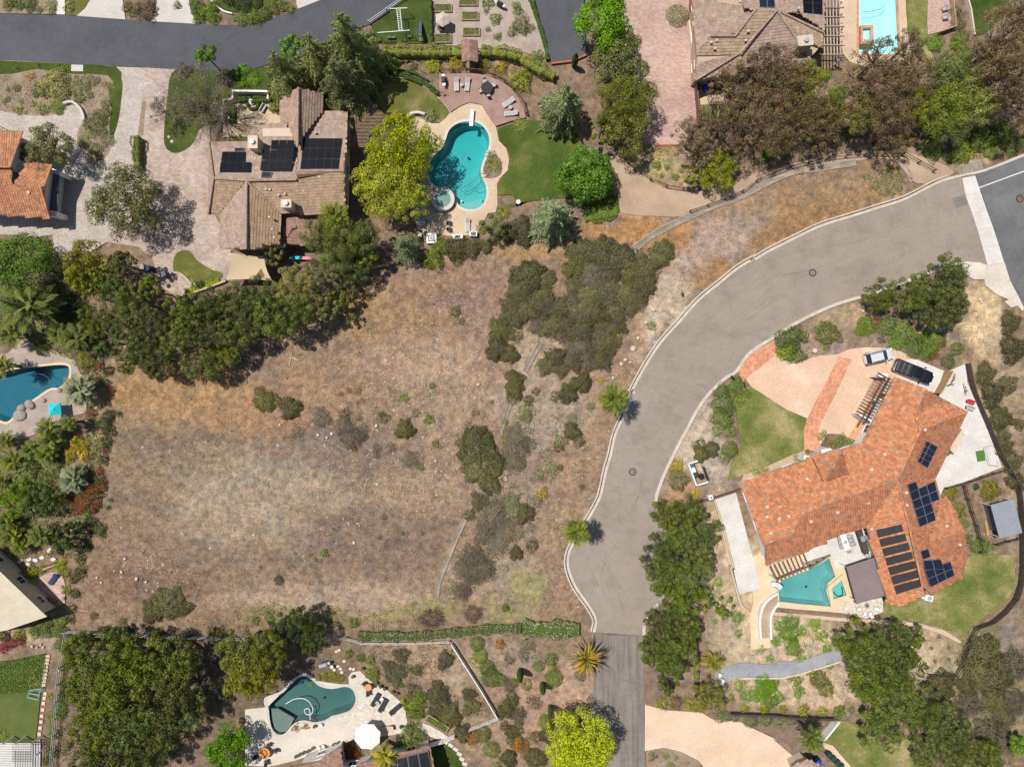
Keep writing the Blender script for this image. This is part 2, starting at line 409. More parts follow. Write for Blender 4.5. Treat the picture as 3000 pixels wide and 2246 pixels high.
M['petal'] = vcol('petals', .7, .2, 0, 2, .2)
M['bark'] = plain('bark', (.16,.125,.095), .95, var=.35, sc=4)
M['bark_pale'] = plain('pale_bark', (.30,.26,.22), .95, var=.3, sc=4)
M['drygrass'] = vcol('dry_grass', .9, .15, 0, 2, .1)
M['stone'] = vcol('stones', .95, 0, .25, 5., .2)
M['rock'] = plain('rock', (.30,.26,.225), .95, var=.3, sc=2.5)
M['rockpale'] = plain('pale_rock', (.52,.44,.34), .95, var=.2, sc=2.5)
M['terracotta'] = plain('terracotta', (.32,.12,.06), .8)
M['fabric_tan'] = plain('tan_fabric', (.50,.39,.25), .9, var=.06)
M['fabric_beige'] = plain('beige_fabric', (.50,.42,.34), .9, var=.06)
M['fabric_white'] = plain('white_fabric', (.78,.76,.74), .9, var=.04)
M['fabric_dark'] = plain('charcoal_fabric', (.035,.035,.04), .9)
M['turq'] = plain('turquoise_fabric', (.03,.50,.58), .8, var=.08)
M['blue'] = plain('blue_plastic', (.01,.06,.42), .4)
M['navy'] = plain('navy_fabric', (.02,.035,.10), .8)
M['red'] = plain('red_paint', (.45,.04,.03), .5)
M['pink'] = plain('pink_paint', (.60,.12,.22), .5)
M['yellow'] = plain('yellow_paint', (.60,.42,.04), .6)
M['orange'] = plain('orange_table', (.60,.24,.06), .6)
M['green'] = plain('green_turf_mat', (.07,.17,.03), .9)
M['greenbin'] = plain('dark_green_plastic', (.02,.05,.035), .5)
M['teal'] = plain('teal_metal', (.18,.50,.48), .5)
M['black'] = plain('black_plastic', (.015,.015,.016), .4)
M['cream_roof'] = surf('cream_corrugated', (.50,.43,.31), (.58,.51,.38), .6, 4, .7, .005, .1, stripe=(.3,.72,.72))
M['mauve_roof'] = surf('mauve_panel_roof', (.20,.155,.15), (.23,.18,.175), .4, 4, .6, .003, .06, stripe=(.36,1.27,.72))
# ---------------------------------------------------------------- noise + ground colours
def vnoise(x, y, seed):
    r = np.random.RandomState(seed); T = r.rand(256, 256)
    xi, yi = np.floor(x).astype(int), np.floor(y).astype(int); fx, fy = x-xi, y-yi
    fx, fy = fx*fx*(3-2*fx), fy*fy*(3-2*fy)
    a, b = T[yi % 256, xi % 256], T[yi % 256, (xi+1) % 256]; c, d = T[(yi+1) % 256, xi % 256], T[(yi+1) % 256, (xi+1) % 256]
    return (a*(1-fx)+b*fx)*(1-fy)+(c*(1-fx)+d*fx)*fy
def fbm(x, y, s, seed, o=4):
    t = 0; w = 0
    for k in range(o): t = t+vnoise(x/s*2**k+17*k, y/s*2**k+31*k, seed+k)*.6**k; w += .6**k
    return t/w
LOT = P('f 240,745 420,705 600,665 800,605 930,565 1060,525 1200,485 1330,475 1490,455 1640,400 1760,355 1870,345 1960,360 2010,395 1900,437 1760,487 1640,540 1550,600 1470,670 1400,755 1350,860 1320,940 1300,1030 1275,1085 1225,1170 1217,1220 1250,1300 1272,1362 150,1348 175,1190 210,920 235,770')
# soil patches: centre and radii in photo pixels/1.356 ('f' units), colour, strength
BLOBS = [
 (620,1050,430,260,(.245,.185,.135),.9),(600,1080,250,130,(.31,.255,.185),.8),(420,1020,140,80,(.27,.225,.155),.7),(800,1180,180,80,(.235,.175,.135),.7),
 (700,1280,300,50,(.31,.24,.18),.8),(330,1250,130,90,(.25,.18,.135),.7),(240,1150,60,200,(.25,.185,.135),.6),
 (380,860,190,70,(.38,.255,.14),.85),(520,900,150,50,(.37,.235,.135),.8),(300,830,60,50,(.36,.24,.12),.7),(250,950,50,80,(.31,.23,.14),.7),(700,860,120,60,(.37,.25,.16),.6),
 (780,650,50,35,(.42,.26,.11),.8),(840,690,120,70,(.33,.23,.13),.7),(950,620,110,45,(.32,.21,.15),.7),(900,760,150,70,(.36,.255,.19),.7),(1040,680,90,70,(.32,.23,.185),.8),
 (880,810,18,16,(.40,.36,.33),.8),(1020,850,80,60,(.36,.27,.20),.6),(940,900,120,70,(.35,.265,.19),.6),(1020,1000,80,80,(.34,.24,.17),.7),(700,970,180,40,(.28,.215,.175),.7),
 (1150,760,70,60,(.42,.36,.27),.75),(1190,900,90,110,(.34,.29,.235),.8),(1110,860,60,60,(.36,.30,.25),.7),(1100,1100,90,140,(.30,.245,.20),.7),(1070,1240,110,60,(.34,.285,.225),.7),(1240,1000,60,80,(.33,.225,.155),.6),(1215,1130,60,70,(.30,.235,.15),.6),
 (1390,500,110,40,(.43,.25,.115),.9),(1300,500,60,25,(.36,.22,.10),.7),(1150,545,90,18,(.38,.26,.12),.7),(1500,420,170,50,(.40,.28,.18),.8),(1390,400,60,60,(.36,.255,.165),.8),(1560,380,120,40,(.33,.225,.15),.7),
 (1610,470,110,40,(.34,.245,.16),.6),(1760,470,140,45,(.33,.21,.105),.85),(1840,430,120,40,(.34,.235,.13),.8),(1650,510,70,35,(.32,.20,.10),.8),(1860,375,70,25,(.34,.25,.15),.6),(1560,515,70,40,(.42,.335,.29),.8),(1620,470,50,30,(.33,.29,.25),.8),(1490,560,50,40,(.46,.36,.31),.85),(1530,590,50,40,(.34,.21,.10),.7),
 (1450,640,45,60,(.52,.44,.35),.85),(1410,700,28,50,(.56,.49,.41),.9),(1375,760,25,35,(.42,.32,.24),.7),(1390,690,20,60,(.36,.235,.14),.6),(1330,790,40,50,(.33,.225,.16),.7),
 (900,1318,150,22,(.27,.265,.11),.8),(660,1318,90,18,(.26,.25,.11),.7),(640,1340,200,14,(.22,.20,.10),.7),(1140,1265,45,40,(.31,.30,.14),.8),(1090,1320,60,25,(.29,.28,.14),.7),(1220,1290,35,60,(.31,.215,.15),.6),
 (1420,1010,60,60,(.30,.235,.16),.7),(1500,900,60,100,(.40,.33,.25),.8),(1550,1010,50,50,(.38,.33,.29),.7),(1480,1060,40,50,(.38,.22,.12),.6),
 (1760,760,70,50,(.27,.20,.165),.8),(1830,680,70,40,(.36,.265,.16),.8),(2120,680,45,80,(.52,.40,.24),.9),(2090,600,40,50,(.38,.285,.19),.7),(2150,760,25,120,(.42,.33,.21),.7),(1950,745,160,20,(.27,.205,.165),.7),
 (2080,800,40,40,(.26,.20,.11),.6),(2150,880,40,90,(.33,.27,.17),.7),(2190,950,25,300,(.30,.235,.15),.7),
 (1650,1300,130,150,(.44,.345,.235),.9),(1720,1400,180,70,(.43,.34,.23),.9),(1780,1480,240,50,(.45,.34,.235),.9),(1440,1300,80,80,(.33,.22,.14),.6),(2020,1420,80,60,(.47,.365,.25),.95),(1560,1180,40,140,(.40,.31,.21),.8),(1500,960,50,60,(.42,.345,.26),.8),(1600,1420,80,40,(.38,.29,.19),.7),
 (2120,1400,120,60,(.16,.145,.07),.7),(2150,1500,100,120,(.20,.175,.095),.7),(2190,1400,40,60,(.21,.17,.15),.8),(2000,1500,100,60,(.24,.20,.11),.6),
 (900,1430,150,50,(.30,.215,.135),.7),(1000,1450,70,60,(.32,.25,.17),.6),(960,1540,80,60,(.26,.21,.13),.6),(1100,1420,80,50,(.29,.225,.165),.6),(1160,1500,100,60,(.33,.22,.155),.7),(1230,1480,50,80,(.37,.25,.175),.7),(1100,1600,120,70,(.32,.22,.15),.6),
 (580,1580,60,70,(.34,.28,.20),.7),(240,1500,60,60,(.13,.10,.06),.6),(470,1500,400,150,(.12,.095,.06),.7),(120,1400,40,40,(.30,.22,.15),.6),(60,1380,80,20,(.40,.315,.21),.7),(120,1550,25,120,(.20,.135,.10),.7),
 (1430,360,60,40,(.33,.28,.12),.6),(1410,310,60,40,(.30,.25,.12),.5),(1800,330,160,22,(.27,.19,.14),.7),(2010,330,60,40,(.31,.22,.155),.8),(2120,330,60,20,(.37,.28,.165),.8),(1650,330,200,40,(.22,.155,.11),.7),
 (1480,330,30,40,(.36,.27,.17),.6),(60,200,100,60,(.31,.225,.165),.8),(1080,60,100,70,(.34,.27,.225),.9),(960,130,100,20,(.24,.18,.12),.6),
 (730,985,190,55,(.215,.175,.15),.8),(340,955,110,40,(.22,.175,.14),.7),(800,1165,170,70,(.225,.175,.145),.8),(420,1180,120,60,(.24,.19,.15),.6),(330,1260,150,50,(.225,.155,.115),.8),(560,1060,190,80,(.36,.305,.24),.7),(480,1120,120,60,(.38,.31,.23),.6),(700,1295,260,35,(.41,.325,.25),.8),(1000,640,80,40,(.245,.175,.145),.8),(860,700,120,30,(.31,.215,.13),.7),(900,1060,110,50,(.36,.275,.20),.6),(950,790,90,50,(.42,.32,.235),.6),
]
def ground_color(px, py):
    """px,py photo pixels -> soil colour"""
    fx, fy = px*.73733, py*.73733
    wx = (fbm(fx, fy, 40, 3)-.5)*60+(fbm(fx, fy, 9, 13)-.5)*18; wy = (fbm(fx, fy, 40, 8)-.5)*70+(fbm(fx, fy, 9, 18)-.5)*18
    ux, uy = fx+wx, fy+wy
    c = np.empty(px.shape+(3,)); c[...] = (.20, .145, .10)
    lot = inside(px+wx*.25, py+wy*.25, LOT); c[lot] = (.30, .22, .155)
    for bx, by, rx, ry, col, st in BLOBS:
        d = np.sqrt(((ux-bx)/rx)**2+((uy-by)/ry)**2); w = np.clip((1.25-d)/.75, 0, 1); w = (w*w*(3-2*w)*st)[..., None]
        c = c*(1-w)+np.array(col)*w
    c[inside(px, py, LOT)] *= (.80, .76, .715)
    v = .68+.64*fbm(fx, fy, 11, 21, 5); h = (fbm(fx, fy, 25, 41)-.5)
    c = c*v[..., None]; c[..., 0] *= 1+.15*h; c[..., 2] *= 1-.22*h
    return c
def cmesh(name, V, F, colr, mat, nv):
    """mesh from numpy: V (n,3), F (m,nv) and a colour for every vertex"""
    me = bpy.data.meshes.new(name); V = np.asarray(V, np.float32); F = np.asarray(F, np.int32)
    me.vertices.add(len(V)); me.vertices.foreach_set('co', V.ravel())
    me.loops.add(F.size); me.loops.foreach_set('vertex_index', F.ravel())
    me.polygons.add(len(F)); me.polygons.foreach_set('loop_start', np.arange(len(F), dtype=np.int32)*nv)
    a = me.color_attributes.new('Col', 'FLOAT_COLOR', 'POINT'); c = np.ones((len(V), 4), np.float32); c[:, :3] = colr
    a.data.foreach_set('color', c.ravel()); me.materials.append(mat); me.update(calc_edges=True); return me

# pools (photo pixels)
POOLS = {
 'kidney': P('a1 1650,1005 1730,985 1830,1002 1890,1060 1913,1130 1903,1215 1868,1290 1845,1370 1855,1435 1885,1500 1890,1580 1862,1650 1810,1688 1740,1692 1680,1670 1648,1625 1625,1570 1570,1530 1500,1510 1448,1480 1422,1400 1430,1330 1468,1262 1530,1200 1562,1130 1590,1055', 4, True),
 'left': P('b0 -260,1540 -100,1520 0,1500 120,1468 300,1448 470,1432 545,1440 562,1475 545,1550 480,1612 c0 400,105 280,185 190,240 120,320 60,372 0,360 -100,330 -260,380', 4, True),
 'lagoon': P('d1 112,1112 180,1085 250,1050 330,968 410,918 480,948 540,1000 640,1022 740,1006 800,1022 832,1085 822,1150 778,1200 700,1226 640,1242 580,1276 500,1290 430,1276 360,1288 305,1330 262,1380 212,1392 162,1352 140,1270 132,1190', 4, True),
 'angular': P('d3 222,235 243,145 470,62 632,-32 682,118 622,168 608,228 645,358 400,338 232,318'),
 'rect': P('a3 873,-120 873,440 1192,440 1180,200 1170,0 1170,-120'),
}
HOLES = {k: ccw([p[:2] for p in G(v)]) for k, v in POOLS.items()}

def build_ground():
    xs = np.concatenate([[-900, -300, -150, -100], np.arange(-84, 84.01, .5), [100, 150, 300, 900]])
    ys = np.concatenate([[-900, -300, -150, -90], np.arange(-64, 64.01, .5), [90, 150, 300, 900]])
    X, Y = np.meshgrid(xs, ys); px, py = X*PXM+1500, 1123-Y*PXM
    C = ground_color(px, py)
    Z = -.03-.16*fbm(X+500, Y+500, 5.0, 77, 4)
    nx, ny = len(xs), len(ys)
    i, j = np.meshgrid(np.arange(nx-1), np.arange(ny-1)); a = (j*nx+i).ravel()
    F = np.stack([a, a+1, a+1+nx, a+nx], 1)
    cx, cy = (X[:-1, :-1]+.25).ravel(), (Y[:-1, :-1]+.25).ravel(); keep = np.ones(len(F), bool)
    for h in HOLES.values(): keep &= ~inside(cx, cy, offset(h, .35))
    m, nt, b = newmat('earth'); at = nd(nt, 'ShaderNodeVertexColor', layer_name='Col'); vec = nd(nt, 'ShaderNodeNewGeometry').outputs['Position']
    col = at.outputs[0]
    n1 = noise(nt, vec, 1.1, 6, .72); n2 = noise(nt, vec, 7., 3, .7); n3 = noise(nt, vec, .45, 3, .5)
    col = mix(nt, col, ramp(nt, n3, [(.35, (.86, .88, .92)), (.65, (1.14, 1.10, 1.06))]), 1., 'MULTIPLY')
    col = mix(nt, col, ramp(nt, n1, [(.3, (.56, .55, .56)), (.5, (1, 1, 1)), (.72, (1.5, 1.44, 1.36))]), 1., 'MULTIPLY')
    col = mix(nt, col, ramp(nt, n2, [(.3, (.72,)*3), (.7, (1.28,)*3)]), 1., 'MULTIPLY')
    nt.links.new(col, b.inputs['Base Color']); b.inputs['Roughness'].default_value = .97; b.inputs['Specular IOR Level'].default_value = .1
    bump(nt, b, n2, .06, .8)
    me = cmesh('ground', np.stack([X.ravel(), Y.ravel(), Z.ravel()], 1), F[keep], C.reshape(-1, 3), m, 4)
    o = inst(me, 'ground'); o['kind'] = 'structure'
build_ground()

# ---------------------------------------------------------------- flat surfaces of the setting
def sheet(name, pts, z, mat, holes=(), thick=.25, label=None):
    mb = MB(); mb.slab([p[:2] for p in G(pts)], z-thick, z, [HOLES[h] if isinstance(h, str) else h for h in holes])
    o = mb.build(name, M[mat]); o['kind'] = 'structure'
    if label: o['label'] = label
    return o
def cutline(name, path, z, w, mat, kind='structure'):
    L, R = ribbon([p[:2] for p in G(path)], w/2, w/2); mb = MB()
    for i in range(len(L)-1): mb.face([(*R[i], z), (*R[i+1], z), (*L[i+1], z), (*L[i], z)])
    o = mb.build(name, M[mat]); o['kind'] = kind; return o
def stones_along(root_name, piece, path, l, r, z0, z1, mat, step=3., gap=.02, bevel=.025):
    """a kerb / gutter / slab run: every piece between two joints is an object of its own"""
    W_ = [p[:2] for p in G(path)]; rs = resample(W_, step); fine = resample(W_, step/4)
    root = bpy.data.objects.new(root_name, None); COL.objects.link(root); root['kind'] = 'structure'; root.location = (*rs[0], 0)
    L, R = ribbon(fine, l, r); n = (len(fine)-1)//4
    for k in range(max(1, n)):
        ids = list(range(k*4, min(k*4+4, len(fine)-1)+1)); Lp = [np.array(L[i]) for i in ids]; Rp = [np.array(R[i]) for i in ids]
        if len(ids) < 2: continue
        for A in (Lp, Rp):
            d0 = (A[1]-A[0]); A[0] = A[0]+d0/np.hypot(*d0)*gap/2; d1 = (A[-2]-A[-1]); A[-1] = A[-1]+d1/np.hypot(*d1)*gap/2
        mb = MB(); b = min(bevel, (l+r)*.2)
        ring = lambda i, f, z: tuple(Lp[i]*(1-f)+Rp[i]*f)+(z,)
        f0 = b/(l+r); prof = [(0, z0), (0, z1-b), (f0, z1), (1-f0, z1), (1, z1-b), (1, z0)]
        for i in range(len(ids)-1):
            for q in range(5):
                (fa, za), (fb, zb) = prof[q], prof[q+1]
                mb.face([ring(i, fa, za), ring(i, fb, zb), ring(i+1, fb, zb), ring(i+1, fa, za)][::-1])
        mb.face([ring(0, f, z) for f, z in prof]); mb.face([ring(len(ids)-1, f, z) for f, z in prof][::-1])
        mb.build(piece, M[mat], root)
    return root
# --- roads
UP_N = P('a0 -300,95 0,110 620,130 1015,160 1225,175 1590,195 1900,205 2080,190 a1 60,182 130,165 370,70 540,0 700,-80', 3)
UP_S = P('a1 1320,-80 1220,0 s 1088,69 960,118 860,165 760,197 681,207 580,208 503,203 340,194 203,187 0,176 -110,172', 3)
sheet('road', UP_N+UP_S, .03, 'road_dark', label='dark asphalt street across the upper left')
KL = P('s 1737,1850 d2 728,480 712,430 675,365 620,288 560,200 520,110 500,40 c2 498,1480 520,1395 580,1290 640,1190 690,1110 738,1022 765,960 790,850 815,740 850,620 880,480 940,340 1040,110 b2 1010,1656 1100,1480 1240,1260 1400,1080 1560,900 1720,770 1880,640 2020,560 b3 0,590 130,510 350,400 560,300 800,225 1020,155 1250,80 a3 1500,1470 1690,1412 1880,1372 2208,1245 2500,1130', 3)
KR = P('s 1884,1860 d2 1115,510 1180,385 1265,265 c2 1330,1330 1270,1225 1215,1060 1210,1000 1225,930 1270,810 1330,680 1400,540 1450,450 1540,280 1640,140 1790,0 b2 1860,1480 b3 -20,1330 180,1200 350,1090 560,985 740,915 930,860 1180,775 1380,700 1500,655 1600,622', 3)
KC = P('b3 1600,622 1680,603 1750,598 1850,605 1912,628', 3)
XG_L = P('b3 1912,628 1840,370 1760,130 1712,0 a3 1705,1440', 2)
XG_R = P('a3 1812,1420 1890,1656 b3 1960,330 2045,600', 2)
kx0 = next(i for i, p in enumerate(KL) if p[0] > 2680)
road_poly = KL[:KL.index(min(KL, key=lambda p: abs(p[0]-2818)+abs(p[1]-511)))+1]+XG_L[::-1]+KC[::-1]+KR[::-1]
sheet('road', road_poly, .03, 'road_tan', label='weathered tan residential road curving through the scene')
sheet('road', P('d2 735,560 845,592 1113,592 1122,870 1130,1656 1128,1900 700,1900 712,1656 712,1230 714,700'), .026, 'road_old', label='older grey asphalt at the bottom of the road')
XR = P('a3 1812,1420 1880,1372 2208,1245 2700,1060 b3 2700,1500 2208,975 2150,860 2090,750 2045,600 1960,330 1850,0')
sheet('road', XR, .024, 'road_grey', label='grey asphalt cross street at the right edge')
cutline('road_line', P('a3 1840,1520 2208,1385 2500,1278'), .036, .14, 'white')
sheet('road_patch', P('b3 1622,85 1725,55 1755,135 1660,165'), .034, 'patch')
# cracks sealed across the road
for s in ('b3 940,720 860,540 790,350 760,270', 'b3 1600,500 1550,330 1490,180', 'c2 870,755 1010,770', 'c2 800,860 900,900 1010,905', 'b2 1830,1200 1860,1120 2000,1040 2150,930',
          'b3 600,480 850,440 1100,350 1280,270', 'c2 1190,370 1240,415', 'd2 712,60 722,200 760,330 800,420', 'd2 905,560 900,800 910,1000'):
    cutline('road_crack', P(s, 4), .033, .05, 'patch')
_c = [p[:2] for p in G(KL[6:kx0])]
for _d, _z in ((-3.1, .0334), (-5.6, .0338)):
    for a in range(0, len(_c)-12, 17):
        L, R = ribbon([(p[0]+.12*math.sin(i*1.7), p[1]+.12*math.cos(i*2.3)) for i, p in enumerate(_c[a:a+11])], _d+.025, -_d+.025); mb = MB()
        for i in range(len(L)-1): mb.face([(*R[i], _z), (*R[i+1], _z), (*L[i+1], _z), (*L[i], _z)])
        mb.build('road_crack', M['seam'])['kind'] = 'structure'
sheet('road_joint', P('d2 845,588 1113,588 1113,600 845,600'), .0365, 'patch', thick=.01)
sheet('road', P('a2 225,-60 640,-60 632,100 655,440 540,492 370,512 350,440'), .35, 'road_dark', thick=.5, label='dark asphalt driveway end above a low brick wall')
# --- kerbs, gutters, cross gutter
k0 = next(i for i, p in enumerate(KL) if p[1] < 1850); kx = next(i for i, p in enumerate(KL) if p[0] > 2700)
stones_along('gutter', 'gutter_slab', KL[:kx+18], .03, .34, -.1, .045, 'kerb', 3.0)
stones_along('kerb', 'kerb_stone', KL[:kx+4], .42, -.2, -.1, .15, 'kerb', 3.0)
stones_along('kerb', 'kerb_stone', KR, .06, .42, -.1, .13, 'kerb', 3.0)
mb = MB()
XL, XRr = resample([p[:2] for p in G(XG_L[::-1])], 2.6), resample([p[:2] for p in G(XG_R)], 2.6)
root = bpy.data.objects.new('cross_gutter', None); COL.objects.link(root); root['kind'] = 'structure'; root.location = (*XL[0], 0)
nn = min(len(XL), len(XRr))
XL = resample([p[:2] for p in G(XG_L[::-1])], 99) if False else XL
for i in range(nn-1):
    a, b_, c, d = XL[i], XL[i+1], XRr[i+1], XRr[i]; cen = np.mean([a, b_, c, d], 0)
    q = [tuple(cen+(np.array(p)-cen)*.992) for p in (a, d, c, b_)]
    mb = MB(); mb.slab(q, -.1, .05); mb.build('concrete_slab', M['conc_white'], root)
SW = [('b3 1600,622 1680,603 1750,598 1850,605 1912,628 1885,740 1800,742 1640,645'), ('b3 1912,628 2045,600 2092,752 2060,765 1985,865 1890,790 1885,740'),
      ('b3 2092,752 2150,860 2082,905 1985,865 2060,765'), ('b3 2150,860 2205,970 2195,1000 2150,955 2100,970 2045,920 2082,905')]
root = bpy.data.objects.new('pavement', None); COL.objects.link(root); root['kind'] = 'structure'; root.location = q1('b3 1912,700')
for s in SW:
    p = ccw([p[:2] for p in G(P(s))]); mb = MB(); mb.slab(offset(p, -.012), -.1, .12); mb.build('concrete_slab', M['conc'], root)
sheet('driveway_apron', P('a3 1690,1412 1880,1372 1850,1290 1790,1300 1640,1375'), .06, 'conc_old')
for nm, s in (('road_edge', 'd2 712,560 712,1240 700,1656'),):
    cutline(nm, P(s), .036, .12, 'conc_old')
# --- driveways and paving
sheet('driveway', P('a0 945,540 1175,550 1150,820 1110,1090 1070,1340 1085,1656 b0 860,440 700,540 430,520 430,380 300,400 60,380 -200,380 a0 -200,900 0,898 400,935 560,830 700,900'), .02, 'pav_grey', label='grey paver driveway at the left')
sheet('driveway', P('a0 1175,548 1392,560 1700,600 1700,1656 b0 1780,300 1780,490 1870,500 1860,720 1560,860 1440,880 1300,800 1230,560 1120,480 860,440 a0 1085,1656 1070,1340 1110,1090 1150,820'), .024, 'pav_pink', label='pink paver driveway beside the brown house')
sheet('driveway', P('a0 620,130 690,70 752,-40 985,-40 1015,160'), .036, 'conc_grey')
sheet('driveway', P('a0 1225,175 1260,80 1280,-40 1520,-40 1540,80 1590,195'), .036, 'conc_grey')
sheet('driveway', P('a1 370,72 355,30 350,-40 640,-40 540,5'), .036, 'conc_grey')
sheet('path', P('a0 460,-40 525,-40 525,120 458,118'), .036, 'conc_white')
sheet('driveway', P('a2 925,-60 1490,-60 1480,220 1500,420 1528,700 1555,1040 1395,1172 1210,1174 1120,1168 1090,700 985,330'), .03, 'pav_rose', label='rose paver driveway at the top')
cutline('brick_edge', P('a2 1208,1176 1395,1172'), .05, .25, 'terracotta')
sheet('driveway', P('b3 0,1335 185,1235 215,1350 300,1400 400,1400 560,1355 700,1345 800,1305 920,1290 1080,1292 1180,1300 1300,1380 1540,1480 1475,1656 c3 1420,140 1165,10 1090,200 900,535 790,500 700,470 620,470 560,560 430,600 430,440 455,345 290,275 0,90 c2 1990,90 1925,0 b2 1890,1480'), .024, 'salmon', label='salmon concrete drive of the orange roofed house')
sheet('paving_band', P('b3 0,1338 185,1238 215,1340 90,1440 -60,1555 b2 1925,1580 1885,1482'), .034, 'brickband')
sheet('paving_band', P('b3 710,1360 815,1390 690,1656 c3 560,400 545,450 560,560 560,610 432,598 428,440 458,340 560,130 b3 565,1656'), .034, 'brickband')
sheet('paving_band', P('c3 1040,10 1145,10 905,520 790,500 905,290'), .034, 'brickband')
sheet('pavement', P('b3 1310,1375 1560,1480 1500,1656 c3 1380,130 1230,20 b3 1160,1500 1190,1420'), .030, 'conc_white')
sheet('patio', P('b3 1600,1480 1730,1425 c3 1750,60 1870,330 1960,560 2030,740 1720,860 1560,905 1520,990 1480,830 1600,600 1745,290 1520,170'), .034, 'conc_white', label='pale concrete side yard right of the orange roof')
sheet('driveway', P('d2 1130,1150 1300,1195 1590,1215 1680,1270 1900,1290 2060,1370 2208,1440 d3 180,1430 380,1600 300,1700 d3 -190,1760 d2 1700,1760 1560,1600 1420,1530 1280,1498 1130,1525'), .03, 'salmon_plain', label='peach driveway at the lower right')
for s in ('d2 1130,1335 1500,1385', 'd2 1480,1480 1520,1380 1640,1290', 'd3 -100,1656 -60,1520 40,1400'): cutline('joint', P(s), .034, .05, 'salmon')
sheet('parking_pad', P('c2 1695,990 1865,945 2005,1480 d2 2060,215 1882,262 1812,0'), .046, 'conc_white', label='white concrete pad beside the orange roofed house')
# --- lawns and beds
sheet('planting_bed', P('a0 -200,600 -200,895 0,898 170,930 400,938 470,900 530,850 590,832 650,870 685,930 690,980 640,1040 622,1100 640,1180 680,1270 720,1320 780,1333 840,1290 890,1220 930,1070 965,950 992,720 985,640 940,540 560,515 -200,485', 2, True), .028, 'soil')
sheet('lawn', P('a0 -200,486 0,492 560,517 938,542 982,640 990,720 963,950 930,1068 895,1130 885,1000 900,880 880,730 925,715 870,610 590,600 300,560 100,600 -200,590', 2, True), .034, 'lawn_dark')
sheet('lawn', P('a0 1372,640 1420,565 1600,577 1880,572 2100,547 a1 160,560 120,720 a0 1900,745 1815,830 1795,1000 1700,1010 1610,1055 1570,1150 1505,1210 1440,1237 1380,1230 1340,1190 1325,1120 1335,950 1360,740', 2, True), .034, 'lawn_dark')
sheet('lawn', P('a0 530,-40 770,-40 740,20 620,128 528,118'), .03, 'lawn_dry')
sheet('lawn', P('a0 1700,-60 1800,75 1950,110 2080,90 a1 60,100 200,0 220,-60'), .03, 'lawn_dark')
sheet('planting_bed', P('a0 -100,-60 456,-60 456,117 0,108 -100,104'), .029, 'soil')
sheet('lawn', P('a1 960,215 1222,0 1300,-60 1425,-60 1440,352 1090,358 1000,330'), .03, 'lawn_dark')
sheet('gravel_yard', P('a1 1455,-60 2300,-60 a2 190,-60 345,470 250,450 a2 0,390 a1 1840,395 1440,352'), .028, 'gravel')
sheet('lawn', P('a1 930,740 1000,655 1100,632 1250,652 1370,702 1450,760 1530,820 1575,875 1600,920 1565,980 1495,992 1440,985 1350,930 1240,930 1130,945 1000,880 930,810', 2, True), .03, 'lawn_dry')
sheet('deck', P('a1 1510,592 1620,602 1760,598 1880,612 1990,652 2090,722 2150,800 2190,880 2210,955 2120,975 2040,1000 1965,1025 1900,930 1850,850 1750,832 1680,860 1600,912 1560,850 1510,800'), .25, 'deckwood', thick=.3, label='curved pinkish timber deck above the kidney pool')
PW = P('a1 1600,905 1680,852 1755,828 1855,846 1905,925 1968,1022 1992,1140 2050,1200 2074,1290 2062,1380 2002,1440 1976,1490 1982,1656 b1 1965,200 1905,205 1820,370 1640,400 1480,370 1330,340 1300,200 a1 1390,1520 1300,1400 1250,1200 1260,1000 1330,945 1450,1000 1510,998 1565,955')
sheet('pool_deck', PW, .05, 'conc_tan', holes=['kidney'], label='tan concrete deck round the kidney pool')
sheet('planting_bed', P('a1 1905,1225 1995,1275 2020,1350 2000,1420 1920,1445 1880,1430 1862,1370 1880,1290', 3, True), .056, 'mulch', thick=.02)
sheet('lawn', P('a1 1985,1042 2110,1002 a2 180,970 420,1000 560,1060 610,1170 760,1290 860,1480 860,1656 b2 600,80 190,110 0,140 b1 2130,150 2100,60 1985,60 a1 1982,1520 2010,1445 2068,1385 2080,1290 2055,1195 1998,1140', 2, True), .03, 'lawn', label='green lawn right of the kidney pool')
sheet('ivy_patch', P('b2 620,150 870,110 905,30 930,190 850,250 640,240'), .03, 'lawn')
sheet('path', P('a2 830,1270 960,1290 1040,1390 1180,1480 1380,1545 1600,1540 1900,1450 2208,1350 a3 0,1440 300,1330 800,1240 1200,1225 1350,1260 1480,1300 1650,1390 1500,1465 1330,1480 1150,1290 850,1300 600,1350 0,1490 b2 1950,50 1500,220 1250,230 930,200 890,30', 2, True), .005, 'pathdirt', thick=.1)
sheet('lawn', P('a2 1550,850 1730,848 1990,850 1980,960 1720,975 1560,975'), .03, 'lawn_mid')
sheet('patio', P('a2 1545,730 1900,735 1900,835 1560,850'), .03, 'conc_tan')
sheet('lawn', P('a3 1255,-60 1435,-60 1430,150 1420,260 1440,380 1490,520 1470,560 1400,420 1330,330 1270,270'), .03, 'lawn_mid')
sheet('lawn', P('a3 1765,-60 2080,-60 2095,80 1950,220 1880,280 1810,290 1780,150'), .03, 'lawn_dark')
sheet('pool_deck', P('a3 720,-170 1245,-170 1255,100 1270,290 1290,420 1290,550 960,560 800,500 745,440 720,300'), .03, 'conc_tan', holes=['rect'], label='tan deck round the pale rectangular pool')
sheet('patio', P('a3 1435,-60 1600,-60 1625,230 1430,285 1425,150'), .036, 'pav_rose')
sheet('lawn', P('c2 1925,30 b2 1895,1540 1960,1656 c2 1990,90 c3 60,125 290,275 452,345 425,440 430,590 300,660 150,720 c2 1850,830 1800,850 1830,700 1900,620 1910,500 1880,400 1860,250 1800,150 1830,60', 1), .03, 'lawn_mid', label='patchy lawn in front of the orange roofed house')
sheet('planting_bed', P('c3 430,600 300,655 100,745 -60,800 -80,860 160,780 500,660'), .032, 'sand')
